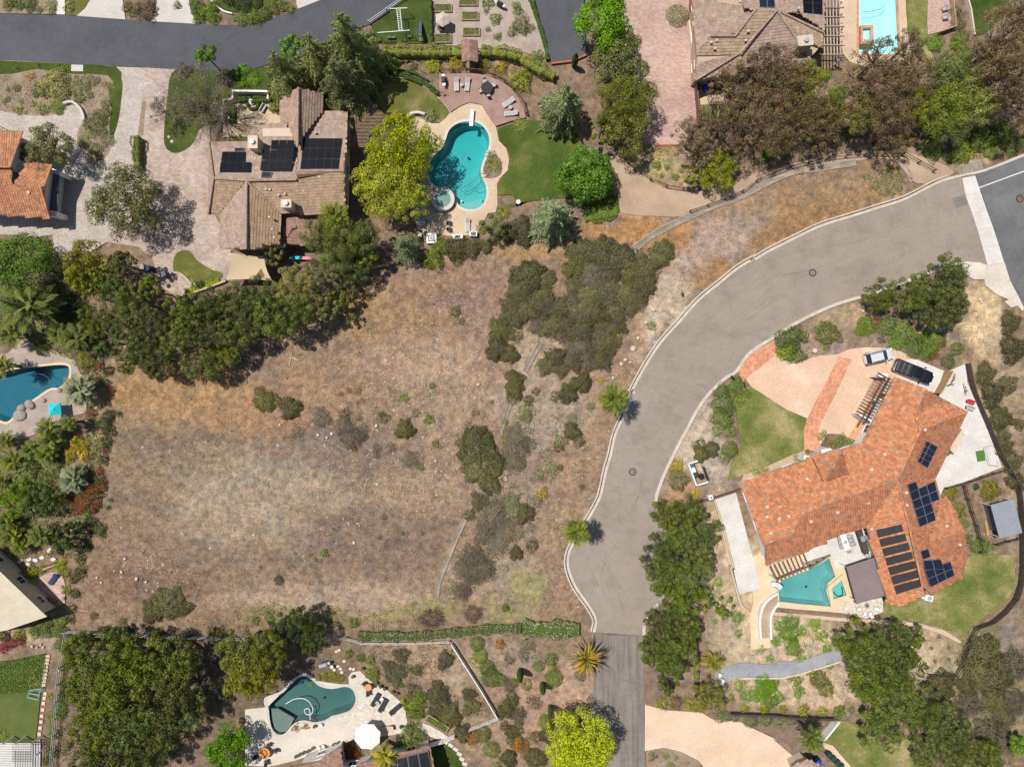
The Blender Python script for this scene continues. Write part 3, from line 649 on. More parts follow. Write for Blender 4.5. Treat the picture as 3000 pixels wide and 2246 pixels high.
sheet('lawn', P('d3 1085,330 1430,300 1720,60 1760,-60 2120,-60 2140,180 2080,300 1980,380 1800,490 1720,600 1480,510 1200,460 1060,420', 1), .03, 'lawn_mid', label='lawn below the solar roofed wing')
sheet('patio', P('c3 100,1380 130,1540 420,1440 470,1570 640,1460 700,1450 760,1540 d3 800,60 830,330 1065,285 1070,400 930,455 735,410 205,365 150,330 20,330 d3 -30,-60 c3 -30,1480 60,1440'), .03, 'conc_cream', holes=['angular'], label='cream concrete deck round the angular pool')
sheet('patio', P('c3 420,1440 620,1330 920,1225 1000,1470 790,1530 690,1560 640,1440 460,1500'), .036, 'conc_white')
sheet('patio', P('d3 720,310 860,330 1065,285 1070,400 930,455 735,405'), .037, 'flag')
sheet('path', P('d2 2010,-20 2080,210 2010,310 1980,430 1985,600 1990,705 2150,690 2140,610 2050,600 2040,400 2080,300 d3 200,240 230,150 100,80 d3 30,-60', 1), .031, 'conc_cream')
sheet('path', P('d3 160,400 450,425 730,450 930,460 1350,490 1560,550 1700,640 1690,655 1540,580 1340,515 930,488 720,475 440,450 150,425'), .034, 'conc_tan')
sheet('planting_bed', P('d3 215,365 740,412 730,440 200,400'), .034, 'mulch')
sheet('path', P('d2 1690,920 1760,850 1900,815 2208,830 d3 150,820 450,780 720,700 740,790 500,870 250,930 0,930 d2 1900,930 1760,980'), .012, 'bluegravel', thick=.1)
sheet('lawn', P('d3 690,1265 830,1300 1000,1300 1240,1400 1370,1430 1440,1656 1440,1760 860,1760 620,1490 560,1440', 1), .03, 'lawn_mid', label='lawn at the bottom right corner')
sheet('path', P('d3 560,1450 660,1480 780,1620 900,1760 800,1760 660,1590'), .034, 'salmon_plain')
sheet('planting_bed', P('d3 -180,1330 0,1330 170,1390 280,1475 400,1390 400,1330 380,1280 200,1240 0,1230 d2 1650,1220 1680,1270 1900,1290 2060,1370'), .022, 'mulch')
sheet('planting_bed', P('d2 1140,1528 1280,1500 1420,1532 1560,1602 1640,1760 1140,1760'), .022, 'soil')
sheet('planting_bed', P('d2 1140,900 1210,870 1300,1050 1260,1180 1140,1145'), .02, 'mulch')
# lower middle garden
PL = P('d1 -60,1190 120,1170 250,1040 420,890 540,960 700,985 780,985 775,930 800,890 870,878 920,930 985,985 1100,1040 1190,1120 1232,1180 1252,1290 1222,1375 1100,1400 830,1425 700,1485 330,1605 140,1650 -60,1640')
sheet('pool_deck', PL, .03, 'conc', holes=['lagoon'], label='pale concrete deck round the lagoon pool')
sheet('patio', P('d1 850,1000 900,960 985,985 1100,1040 1190,1120 1232,1180 1252,1290 1222,1375 1100,1400 840,1420 790,1340 700,1290 690,1250 790,1215 838,1150 845,1080'), .036, 'flag', label='flagstone patio with dark loungers')
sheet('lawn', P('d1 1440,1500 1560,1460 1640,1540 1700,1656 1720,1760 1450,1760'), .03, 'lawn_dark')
sheet('path', P('d1 1380,1300 1440,1320 1620,1430 1560,1460 1420,1400 1340,1330'), .034, 'flag')
sheet('putting_green', P('d0 -100,1070 60,1058 225,1050 330,1055 305,1300 285,1458 -100,1458'), .03, 'turf', label='putting green at the lower left')
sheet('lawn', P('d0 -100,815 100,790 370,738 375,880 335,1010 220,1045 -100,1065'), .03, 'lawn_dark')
sheet('patio', P('d0 -100,1458 290,1458 330,1462 328,1760 -100,1760'), .034, 'conc_grey')
sheet('pool_deck', P('b0 -420,1400 60,1340 200,1210 320,1290 480,1330 600,1390 640,1480 700,1560 c0 700,300 560,330 480,450 330,460 150,520 0,480 -420,460'), .03, 'gravel', holes=['left'], label='grey deck round the dark blue pool')
sheet('patio', P('d0 250,150 420,78 500,90 525,170 525,330 380,400 300,260'), .03, 'pav_rose')
sheet('lawn', P('b0 1410,690 1400,600 1425,535 1480,505 1540,515 1580,570 1640,620 1720,665 1800,690 1790,740 1700,775 1600,780 1530,740 1470,690', 3, True), .036, 'lawn_dry', label='bean shaped lawn in the pink driveway')
sheet('dirt_strip', P('a0 1150,820 1180,820 1158,1100 1115,1095'), .036, 'soil')
sheet('courtyard', P('a0 1910,830 2208,835 a1 235,900 235,1000 60,1000 a0 2080,1110 1800,1110 1810,1000'), .038, 'conc_tan')

# ---------------------------------------------------------------- pools
def pool(key, label, depth, floor, tint, cop_w, cop_mat, zc=.07, piece=.9, lvl=-.10, dens=.5, slope=(0, 0)):
    h = HOLES[key]; cen = np.mean(h, 0); t = thing('swimming_pool', label, 'pool', (*cen, 0)); fz = lambda p: -max(.7, depth+(p[0]-cen[0])*slope[0]+(p[1]-cen[1])*slope[1])
    inner = offset(h, -.35); fl = surf('pool_plaster_'+key, tuple(x*.93 for x in floor), tuple(x*1.06 for x in floor), .5, 3, .7, .0, .05); mb = MB()
    for i in range(len(h)):
        j = (i+1) % len(h); a, b = h[i], h[j]
        mb.face([(*b, fz(b)*.6), (*a, fz(a)*.6), (*a, .02), (*b, .02)][::-1]); mb.face([(*a, fz(a)*.6), (*b, fz(b)*.6), (*inner[j], fz(inner[j])), (*inner[i], fz(inner[i]))])
    k = len(mb.v); mb.flat(inner, 0); mb.v[k:] = [(x, y, fz((x, y))) for x, y, _ in mb.v[k:]]; mb.build('basin', fl, t)
    w_ = offset(h, -.003); mb = MB(); mb.flat(w_, lvl); mb.side(w_, -4., lvl); k = len(mb.f); mb.flat(w_, -4.); mb.f[k:] = [f[::-1] for f in mb.f[k:]]; mb.build('water', water('pool_water_'+key, tint, dens), t)
    if cop_w:
        out = offset(h, cop_w); loop = [h[i] for i in range(len(h))]+[h[0]]; L = sum(math.dist(loop[i], loop[i+1]) for i in range(len(h)))
        # coping: blocks between joints
        acc = 0; cur = [0]
        for i in range(len(h)):
            acc += math.dist(loop[i], loop[i+1]); cur.append(i+1)
            if acc >= piece or i == len(h)-1:
                idx = [c % len(h) for c in cur]; a = [np.array(h[c]) for c in idx]; b = [np.array(out[c]) for c in idx]
                a[0] = a[0]*.985+a[1]*.015; b[0] = b[0]*.985+b[1]*.015
                ring = [tuple(p) for p in a]+[tuple(p) for p in b[::-1]]
                mb = MB(); mb.slab(ring, -.04, zc+random.uniform(-.006, .006)); mb.build('coping_stone', M[cop_mat], t)
                acc = 0; cur = [i+1]
    return t
random.seed(5)
pk = pool('kidney', 'kidney shaped teal pool with a white diving board', 1.7, (.15,.42,.40), (0,.84,.88), .36, 'conc', dens=.42, slope=(0, .10))
pl_ = pool('left', 'dark blue freeform pool at the left edge', 1.8, (.075,.19,.225), (0,.66,.80), .34, 'conc_cream', .06, dens=.4)
pg = pool('lagoon', 'dusky teal lagoon pool with a looping white hose', 1.5, (.115,.15,.142), (.15,.76,.77), .38, 'conc_grey', .06, dens=.33, slope=(.03, .04))
mb = MB(); mb.slab([p[:2] for p in G(P('d1 138,1195 200,1195 250,1225 330,1272 300,1330 262,1378 212,1388 164,1350 142,1270'))], -.94, -.45); mb.build('ledge', plain('ledge_plaster', (.15,.185,.165), .7), pg)
mb = MB(); mb.slab([p[:2] for p in G(P('a1 1668,1665 1740,1688 1810,1684 1860,1648 1850,1600 1740,1630 1680,1620'))], -1.1, -.5); mb.build('step', plain('step_plaster', (.16,.40,.38), .7), pk)
pa = pool('angular', 'teal angular pool with slide below the pergola', 1.5, (.21,.345,.33), (.0,.83,.85), 0, 'conc_cream', dens=.28, slope=(-.05, .03))
pr = pool('rect', 'pale cyan rectangular pool at the top right', 1.3, (.66,.80,.80), (.0,.92,1.0), .36, 'brickband', .06, dens=.22, slope=(0, .04))
for p_, s_ in ((pk, 'a1 1740,1250'), (pg, 'd1 560,1130'), (pa, 'd3 480,220')):
    x, y, _ = q1(s_); mb = MB(); mb.lathe([(.16, -2.05), (.16, -1.05)], 14, at=(x, y, 0)); mb.v = [(a, b, c if c < -2 else min(c, -1.36)) for a, b, c in mb.v]; mb.build('drain', M['darkmetal'], p_)
# ---------------------------------------------------------------- houses
PAL = {'orange': [(.44,.18,.088),(.48,.21,.105),(.40,.155,.077),(.48,.235,.125),(.35,.165,.10),(.29,.205,.16)],
       'orange_shade': [(.385,.155,.08),(.42,.18,.092),(.345,.13,.068),(.40,.19,.105),(.31,.15,.09),(.26,.19,.15)],  # shaded copy of orange: tile colour darkened for slopes turned from the sun
       'terra': [(.39,.175,.09),(.43,.20,.105),(.35,.15,.08),(.45,.22,.12)],
       'brown': [(.31,.215,.165),(.34,.24,.185),(.285,.195,.15),(.32,.225,.165)],
       'brown_s': [(.345,.235,.15),(.37,.255,.165),(.32,.22,.14),(.35,.24,.155)],
       'taupe': [(.325,.235,.185),(.355,.26,.205),(.30,.215,.17)],
       'taupe_s': [(.34,.25,.17),(.365,.27,.18),(.315,.23,.155)],
       'rust': [(.26,.15,.115),(.29,.17,.13),(.235,.135,.10)]}
def fitplane(pts):
    A = np.array([(x, y, 1) for x, y, _ in pts]); z = np.array([p[2] for p in pts]); return np.linalg.lstsq(A, z, rcond=None)[0]
def roof_face(root, pts, pal, style, seed, th=.16):
    a, b, c = fitplane(pts); f = lambda x, y: a*x+b*y+c
    pts = ccw([(p[0], p[1], f(p[0], p[1])) for p in pts])
    mb = MB(); rings = [[Vector((p[0], p[1], 0)) for p in pts]]; tri = tessellate_polygon(rings)
    for t in tri:
        q = [pts[k] for k in t]; ar = (q[1][0]-q[0][0])*(q[2][1]-q[0][1])-(q[1][1]-q[0][1])*(q[2][0]-q[0][0])
        if ar < 0: q = q[::-1]
        mb.face(q); mb.face([(p[0], p[1], p[2]-th) for p in q[::-1]])
    for i in range(len(pts)):
        p, q = pts[i], pts[(i+1) % len(pts)]; mb.face([(p[0],p[1],p[2]-th), (q[0],q[1],q[2]-th), q, p], 1)
    deck = mb.build('roof_slope', [M['tile_deck'], M['fascia']], root)
    n = Vector((-a, -b, 1)).normalized(); d = Vector((a, b, 0)); d = -d if d.length > 1e-4 else Vector((0, -1, 0))
    d = Vector((d.x, d.y, a*d.x+b*d.y)).normalized(); u = n.cross(d).normalized()
    n_, d_, u_ = np.array(n), np.array(d), np.array(u); P3 = np.array(pts); o = P3[0]; R = np.random.RandomState(seed)
    U, Vv = (P3-o)@u_, (P3-o)@d_
    w, h = (.34, .42) if style == 'barrel' else (.42, .40)
    uu = np.arange(U.min(), U.max(), w)+w/2; vv = np.arange(Vv.min(), Vv.max(), h)+h/2
    gu, gv = np.meshgrid(uu, vv); gu, gv = gu.ravel(), gv.ravel()
    if style != 'barrel': gu = gu+((np.round(gv/h) % 2)*.5)*w
    k = inside(gu, gv, list(zip(U, Vv))); gu, gv = gu[k], gv[k]; N = len(gu)
    if N == 0: return
    gu = gu+R.uniform(-.012, .012, N); gv = gv+R.uniform(-.02, .02, N)
    pc = np.array(PAL[pal]); wt = np.ones(len(pc)); 
    if pal.startswith('orange'): wt = np.array([4, 4, 3, 1.6, .5, .42])
    ci = R.choice(len(pc), N, p=wt/wt.sum()); col = pc[ci]*R.uniform(.92, 1.08, (N, 1))
    if style == 'barrel':
        prof = [(-.5, .0), (-.3, .075), (.3, .075), (.5, .0)]; rows = [(-.5, .012), (.55, .035)]; nvp = 8
        quads = [(0,4,5,1),(1,5,6,2),(2,6,7,3)]
    else:
        prof = [(-.485, 0), (.485, 0)]; rows = [(-.55, .004), (.46, .055), (.46, .055), (.47, .0)]; nvp = 8
        quads = [(0,2,3,1),(4,6,7,5)]
    Vs = []
    for rv, rz in rows:
        for pu, pz in prof:
            Vs.append(o+(gu+pu*w)[:, None]*u_+(gv+rv*h)[:, None]*d_+(pz+rz+R.uniform(0, .008, N))[:, None]*n_)
    VV = np.stack(Vs, 1).reshape(-1, 3); F = (np.arange(N)[:, None, None]*nvp+np.array(quads)[None]).reshape(-1, 4)
    me = cmesh('roof_tiles', VV-np.array(root.location), F, np.repeat(col, nvp, 0), M['tile'], 4)
    t = inst(me, 'roof_tiles', deck, Vector(root.location)-Vector(root.location)); t['kind'] = 'stuff'
def ridge_cap(root, a, b, pal, seed):
    a, b = Vector(a), Vector(b); L = (b-a).length; n = max(1, int(L/.45)); R = random.Random(seed); mb = MB(); d = (b-a)/n; up = Vector((0, 0, 1))
    s = d.cross(up).normalized()*.15
    for i in range(n):
        p, q = a+d*i, a+d*(i+1.08); c = R.choice(PAL[pal]); k = R.uniform(.9, 1.15); c = tuple(x*k for x in c); e = Vector((0, 0, .03))
        A = [p-s+up*.0, p-s*.5+up*.1, p+s*.5+up*.1, p+s]; B = [q-s*1.1+e, q-s*.55+up*.1+e, q+s*.55+up*.1+e, q+s*1.1+e]
        for j in range(3): mb.face([A[j], A[j+1], B[j+1], B[j]], 0, c)
        mb.face(B[::-1], 0, c)
    mb.build('ridge_tiles', M['tile'], root)['kind'] = 'stuff'
WIN = {}
def window_meshes():
    mb = MB(); w, h, t = 1.3, 1.2, .07
    mb.box(-w/2, -.06, 0, w/2, .02, t); mb.box(-w/2, -.06, h-t, w/2, .02, h); mb.box(-w/2, -.06, t, -w/2+t, .02, h-t); mb.box(w/2-t, -.06, t, w/2, .02, h-t)
    mb.box(-.025, -.05, t, .025, .02, h-t); mb.box(-w/2-.08, -.12, -.06, w/2+.08, .02, 0)
    WIN['frame'] = mb.data('window', M['white']); mb = MB(); mb.box(-w/2+t, -.03, t, w/2-t, .0, h-t); WIN['pane'] = mb.data('pane', M['glass'])
window_meshes()
def walls(root, poly, z1, mat, windows=True, z0=0., inset=.55, base=1.0):
    p = ccw(poly); p = offset(p, -inset); mb = MB(); mb.side(p, z0, z1); mb.flat(p, z1); mb.build('wall', M[mat], root)
    if not windows: return
    for i in range(len(p)):
        a, b = np.array(p[i]), np.array(p[(i+1) % len(p)]); e = b-a; L = np.hypot(*e)
        if L < 2.4: continue
        e = e/L; nrm = np.array([e[1], -e[0]]); mid = (a+b)/2
        if nrm.dot(-mid) < 5: continue              # walls the photograph cannot see
        n = max(1, int(L/3.4))
        for k in range(n):
            c = a+e*L*(k+.5)/n+nrm*.02
            for zz in ([base] if z1 < 4.2 else [base, base+2.3]):
                if zz+1.3 > z1: continue
                o = inst(WIN['frame'], 'window', root, Vector((c[0], c[1], zz))-root.location, (0, 0, math.atan2(e[1], e[0])))
                inst(WIN['pane'], 'pane', o)
def solar(root, s, nx, ny, name='solar_panel', cells='solar', frame='solar_frame', lift=.16, skip=(), gap=.02):
    """grid of panels on the quad of photo points (with heights)"""
    A, B, C, D = [Vector(p)+Vector((0, 0, lift)) for p in G3(s)]
    for j in range(ny):
        for i in range(nx):
            if (i, j) in skip: continue
            f = lambda u, v: (A*(1-u)+B*u)*(1-v)+(D*(1-u)+C*u)*v
            q = [f((i+x)/nx, (j+y)/ny) for x, y in ((gap, gap), (1-gap, gap), (1-gap, 1-gap), (gap, 1-gap))]
            ce = sum(q, Vector())/4; nr = (q[1]-q[0]).cross(q[3]-q[0]).normalized(); nr = nr if nr.z > 0 else -nr
            ins = [ce+(p-ce)*.955 for p in q]; mb = MB()
            if (q[1]-q[0]).cross(q[3]-q[0]).z < 0: q, ins = q[::-1], ins[::-1]
            lo = [p-nr*.05 for p in q]; top = [p+nr*.0 for p in q]
            for k in range(4):
                mb.face([lo[k], lo[(k+1) % 4], top[(k+1) % 4], top[k]], 1); mb.face([top[k], top[(k+1) % 4], ins[(k+1) % 4], ins[k]], 1)
            mb.face(ins, 0); mb.build(name, [M[cells], M[frame]], root)
def chimney(root, s, w, d, z0, z1, cap='white', body='stucco', rz=0.):
    x, y, _ = q1(s, z1); c = Vector((x, y, 0)); o = Vector((0, 0, 0)); mb = MB()
    mb.box(-w/2, -d/2, z0, w/2, d/2, z1); mb.cham(-w/2-.08, -d/2-.08, z1, w/2+.08, d/2+.08, z1+.1, .03)
    me = mb.data('chimney', M[body]); b = inst(me, 'chimney', root, c-root.location, (0, 0, rz)); 
    mb = MB(); mb.lathe([(.28, z1+.1), (.28, z1+.35), (.34, z1+.38), (.34, z1+.44), (.05, z1+.55)], 14); inst(mb.data('chimney_cap', M[cap], smooth=False), 'chimney_cap', b)
def vent(root, s, z, size=.45, mat='fabric_beige', name='roof_vent'):
    x, y, _ = q1(s, z); mb = MB(); h = size/2; mb.cham(x-h, y-h, z-.12, x+h, y+h, z+.2, .05); mb.build(name, M[mat], root)
def skylight(root, s):
    p = [Vector(v)+Vector((0, 0, .1)) for v in G3(s)]; c = sum(p, Vector())/4; mb = MB()
    lo = [v-Vector((0, 0, .25)) for v in p]; ins = [c+(v-c)*.84+Vector((0, 0, .02)) for v in p]
    for k in range(4): mb.face([lo[k], lo[(k+1) % 4], p[(k+1) % 4], p[k]]); mb.face([p[k], p[(k+1) % 4], ins[(k+1) % 4], ins[k]])
    o = mb.build('skylight', M['fascia'], root); mb = MB(); mb.face(ins if (ins[1]-ins[0]).cross(ins[2]-ins[0]).z > 0 else ins[::-1]); g_ = mb.build('pane', M['glass'], root)
    g_.parent = o; g_.location = Vector(root.location)-Vector(root.location)
def house(name, label, faces, style, ridges, wallpolys, eave, wallmat, seed):
    """faces: list of (palette, 'tile x,y,z ...')"""
    W0 = [p for _, s in faces for p in G3(s)]; c = np.mean(np.array(W0), 0); root = thing(name, label, 'house', (c[0], c[1], 0))
    for i, (pal, s) in enumerate(faces): roof_face(root, G3(s), pal, style, seed+i)
    for i, (pal, s) in enumerate(ridges):
        q = G3(s)
        for a, b in zip(q, q[1:]): ridge_cap(root, (a[0], a[1], a[2]+.05), (b[0], b[1], b[2]+.05), pal, seed+50+i)
    for s, z in wallpolys: walls(root, [p[:2] for p in G(P(s), z)], z-.12, wallmat)
    return root
# --- brown-roofed house with black solar panels
HB = house('brown_roof_house', 'large brown tile roofed house with black solar panels beside the pink drive',
 [('taupe', 's 612,417,4.5 757,417,4.5 757,365,3.4 845,362,3.4 869,420,4.6 872,524,6.8 626,522,6.8'),
  ('taupe', 's 612,417,4.5 626,522,6.8 610,628,4.5'),
  ('brown_s', 's 626,522,6.8 610,628,4.5 646,622,4.5 723,531,6.8'),
  ('taupe', 's 723,531,6.8 646,622,4.5 645,727,4.5 721,727,6.8'),
  ('brown_s', 's 723,531,6.8 721,727,6.8 771,727,5.4 772,716,5.3 820,716,4.5 823,625,4.5'),
  ('brown_s', 's 723,531,6.8 823,625,4.5 1010,632,4.4 1008,502,6.9 870,502,6.9 868,526,6.8'),
  ('taupe', 's 872,522,6.9 870,500,6.9 1008,500,6.9 1019,328,4.3 947,324,4.2 885,404,5.4 874,424,5.7'),
  ('brown', 's 874,258,7.0 948,274,4.7 947,324,4.6 885,408,6.2 872,428,7.0'),
  ('brown', 's 874,258,7.0 821,292,4.9 822,360,4.9 846,364,5.5 870,428,7.0')],
 'flat',
 [('brown', 's 626,522,6.85 723,529,6.9 868,526,6.9'), ('brown', 's 721,729,6.9 723,531,6.9'), ('brown', 's 612,417,4.6 626,522,6.9 610,628,4.6'),
  ('brown', 's 874,256,7.1 872,428,7.1'), ('brown', 's 870,501,7.0 1008,501,7.0'), ('brown', 's 823,625,4.6 723,531,6.9')],
 [('s 612,417 757,417 757,365 845,362 947,326 1019,330 1010,632 823,625 820,716 772,727 645,727 645,628 612,628', 4.3), ('s 821,285 948,274 947,330 845,362 822,360', 4.6)], 4.5, 'stucco', 100)
solar(HB, 'a1 155,1135,5.6 345,1135,5.6 335,1215,6.0 150,1215,6.0', 3, 1)
solar(HB, 'a1 85,1215,5.9 338,1215,5.9 312,1385,6.6 62,1382,6.6', 4, 2)
solar(HB, 'a1 412,1120,5.6 725,1120,5.6 700,1372,6.7 388,1370,6.7', 5, 3)
solar(HB, 'a0 1800,1228,5.2 1990,1228,5.2 1984,1312,5.9 1790,1310,5.9', 3, 1)
solar(HB, 'a0 1786,1311,5.9 2036,1314,5.9 2031,1396,6.5 1778,1395,6.5', 4, 1)
chimney(HB, 'a0 2045,1150', 1.2, 1.6, 3.6, 7.2); chimney(HB, 'b1 272,128', 1.3, 1.0, 4.6, 7.0)
skylight(HB, 'a1 75,1392,6.6 158,1392,6.6 152,1438,6.8 68,1438,6.8'); skylight(HB, 'a0 1900,1198,5.1 1980,1198,5.1 1975,1222,5.2 1895,1222,5.2')
for s, z in (('a1 510,1075', 5.6), ('a1 540,1430', 6.6), ('a1 112,1530', 6.2), ('a1 140,1533', 6.2), ('a1 212,1578', 5.9), ('a1 263,1570', 5.9), ('b1 140,238', 5.9), ('b1 160,335', 5.9), ('b1 178,402', 5.6), ('a0 2045,1270', 5.4), ('a0 2065,1285', 5.5)):
    vent(HB, s, z, .3, 'stucco')
# lower rear roof of that house
HB2 = G3('b1 235,215,3.2 520,250,3.2 530,470,2.8 240,455,2.8')
for k, (pal, s) in enumerate([('rust', 'b1 235,215,3.1 415,215,3.1 415,262,3.9 320,330,3.9'), ('rust', 'b1 415,215,3.1 530,250,3.0 535,465,2.9 415,262,3.9'), ('rust', 'b1 535,465,2.9 240,457,2.9 320,330,3.9 415,262,3.9'), ('rust', 'b1 240,457,2.9 235,215,3.1 320,330,3.9')]):
    roof_face(HB, G3(s), pal, 'flat', 140+k)
walls(HB, [p[:2] for p in G(P('b1 240,220 525,255 530,462 242,452'), 2.9)], 2.8, 'stucco', False)
# satellite dish on it
mb = MB(); x, y, z = q1('b1 265,472', 3.0); mb.lathe([(.02, .0), (.22, .04), (.38, .14)], 14, at=(x, y, z+.5)); mb.beam((x, y, 2.7), (x, y, z+.5), .05, .05); mb.build('satellite_dish', M['grey'], HB, smooth=True)
# --- left house, terracotta barrel tiles and white walls
HL = house('terracotta_house', 'white walled house with terracotta tiles at the left edge',
 [('terra', 'a0 -300,1040,5.6 185,1060,5.6 80,1350,5.9 -300,1345,5.9'),
  ('terra', 'a0 -300,1347,5.9 82,1352,5.9 106,1503,4.6 352,1516,4.2 b0 392,240,3.9 0,220,3.9 -300,205,3.9'),
  ('terra', 'a0 222,1305,4.9 421,1330,4.4 352,1516,4.2 108,1503,4.6')],
 'barrel', [('terra', 'a0 186,1060,5.7 82,1350,6.0'), ('terra', 'a0 421,1330,4.5 354,1516,4.3'), ('terra', 'a0 -300,1346,6.0 82,1351,6.0')],
 [('a0 -300,1060 190,1070 130,1400 b0 390,0 385,225 -300,200', 3.8), ('a0 -300,1060 186,1070 100,1400 -300,1400', 5.4), ('a0 225,1310 415,1335 380,1656 b0 380,200 100,180 a0 120,1500', 3.9)], 3.9, 'offwhite', 200)
mb = MB(); mb.slab([p[:2] for p in G(P('a0 415,1372 480,1400 b0 462,190 400,182'), 2.6)], 2.45, 2.6); mb.build('garage_canopy', M['bluegrey'], HL)
mb = MB(); mb.slab([p[:2] for p in G(P('b0 392,190 460,194 458,232 392,226'), 2.65)], 0, 2.65); mb.slab([p[:2] for p in G(P('a0 415,1358 486,1385 484,1420 418,1394'), 2.65)], 0, 2.65); mb.build('canopy_pier', M['white'], HL)
mb = MB(); x, y, z = q1('a0 240,1560', 4.5); mb.lathe([(.02, .1), (.16, .12), (.22, .3)], 12, at=(x, y, z)); mb.build('satellite_dish', M['fabric_beige'], HL)
# --- orange-roofed house on the right
OR = 'c3 '
HD = house('orange_roof_house', 'sprawling orange barrel tile house with blue solar panels at the right',
 [('orange', 'c3 1165,10,3.5 1410,105,4.9 1325,303,5.3 1366,442,5.8 1185,835,5.8 905,540,3.4'),
  ('orange_shade', 'c3 1410,105,4.9 1558,208,3.6 1325,303,5.3'),
  ('orange', 'c3 1325,303,5.3 1560,208,3.6 1745,291,3.4 1368,442,5.8'),
  ('orange_shade', 'c3 1368,442,5.8 1745,291,3.4 1480,832,3.4 1185,835,5.8'),
  ('orange', 'c3 905,540,3.4 1183,840,5.8 650,1018,5.8 160,778,3.4 510,655,3.4'),
  ('orange', 'c3 160,778,3.4 650,1018,5.8 415,1125,5.8 -82,870,3.4 0,835,3.4'),
  ('orange', 'c3 -82,870,3.4 415,1125,5.8 325,1288,4.8 98,1368,3.4'),
  ('orange_shade', 'c3 415,1125,5.8 650,1018,5.8 1183,842,5.8 930,1215,3.7 612,1312,3.7 610,1358,3.4 123,1530,3.4 98,1368,3.5 325,1288,4.8'),
  ('orange', 'c3 1183,845,5.8 1215,960,5.8 1290,1270,5.8 1385,1700,5.6 1410,1760,4.8 1195,1862,3.4 1110,1838,3.4 930,1215,3.6'),
  ('orange_shade', 'c3 1185,838,5.8 1480,832,3.4 1525,992,3.4 1440,1335,5.0 1290,1272,5.8'),
  ('orange', 'c3 1525,994,3.4 1585,982,3.4 1700,1200,3.3 1718,1252,3.4 1440,1335,5.0'),
  ('orange_shade', 'c3 1290,1272,5.8 1440,1337,5.0 1718,1254,3.4 1750,1530,3.3 1695,1556,3.4 1713,1632,3.2 1430,1752,3.7 1385,1700,5.6')],
 'barrel',
 [('orange', 'c3 1325,303,5.4 1368,442,5.9 1185,838,5.9'), ('orange', 'c3 1368,442,5.9 1745,291,3.5'), ('orange', 'c3 1325,303,5.4 1560,208,3.7'), ('orange', 'c3 1410,105,5.0 1325,303,5.4'),
  ('orange', 'c3 1183,842,5.9 650,1018,5.9 415,1125,5.9'), ('orange', 'c3 415,1125,5.9 -82,870,3.5'), ('orange', 'c3 415,1125,5.9 325,1288,4.9 98,1368,3.6'), ('orange', 'c3 650,1018,5.9 160,778,3.5'),
  ('orange', 'c3 1183,845,5.9 1290,1272,5.9 1385,1700,5.7'), ('orange', 'c3 1440,1336,5.1 1718,1253,3.5'), ('orange', 'c3 1183,842,5.9 905,540,3.5')],
 [('c3 1165,10 1410,105 1560,208 1745,291 1480,832 1525,992 1585,982 1700,1200 1718,1252 1750,1530 1695,1556 1713,1632 1430,1752 1195,1862 1110,1838 930,1215 612,1312 610,1358 123,1530 98,1368 -82,870 160,778 510,655 905,540', 3.4)], 3.4, 'offwhite', 300)
# pyramid-roofed entry tower
for k, (pal, s) in enumerate([('orange', 'c3 500,662,4.9 738,600,4.9 668,740,6.6'), ('orange_shade', 'c3 738,600,4.9 790,792,4.9 668,740,6.6'), ('orange_shade', 'c3 790,792,4.9 590,868,4.9 668,740,6.6'), ('orange', 'c3 590,868,4.9 500,662,4.9 668,740,6.6')]):
    roof_face(HD, G3(s), pal, 'barrel', 340+k)
for s in ('c3 500,662,5.0 668,740,6.7 790,792,5.0', 'c3 590,868,5.0 668,740,6.7 738,600,5.0'):
    q = G3(s)
    for a, b in zip(q, q[1:]): ridge_cap(HD, a, b, 'orange', 9)
walls(HD, [p[:2] for p in G(P('c3 500,662 738,600 790,792 590,868'), 4.9)], 4.75, 'stucco', False, inset=.3)
for s, nx, ny, z, sk in (('c3 1393,513,5.2 1507,575,4.5 1425,745,4.5 1310,675,5.2', 2, 4, 0, ()),):
    solar(HD, s, nx, ny, cells='solar_blue', frame='solar_line', skip=sk)
solar(HD, 'c3 1258,880,5.5 1330,852,5.1 1352,915,5.1 1280,948,5.5', 1, 1, cells='solar_blue', frame='solar_line')
solar(HD, 'c3 1278,945,5.5 1480,850,4.0 1522,1000,4.0 1318,1080,5.5', 3, 2, cells='solar_blue', frame='solar_line')
solar(HD, 'c3 1318,1080,5.5 1455,1026,4.6 1492,1165,4.6 1360,1224,5.5', 2, 2, cells='solar_blue', frame='solar_line')
solar(HD, 'c3 1366,1416,5.4 1430,1395,5.1 1448,1462,5.1 1386,1486,5.4', 1, 1, cells='solar_blue', frame='solar_line')
solar(HD, 'c3 1386,1490,5.4 1530,1480,4.7 1560,1560,4.6 1400,1570,5.4', 2, 1, cells='solar_blue', frame='solar_line')
solar(HD, 'c3 1400,1572,5.4 1610,1500,4.2 1643,1612,4.0 1448,1708,5.2', 3, 2, cells='solar_blue', frame='solar_line')
for i in range(7):          # black pool-heating mats on the west slope
    x0, y0, x1, y1 = 1005+24.5*i, 1245+76*i, 1212+26.5*i, 1198+73.5*i
    solar(HD, f'c3 {x0},{y0},4.1 {x1},{y1},5.25 {x1+17},{y1+58},5.25 {x0+18},{y0+62},4.1', 1, 1, 'heating_mat', 'rubber', 'rubber', .2, gap=.005)
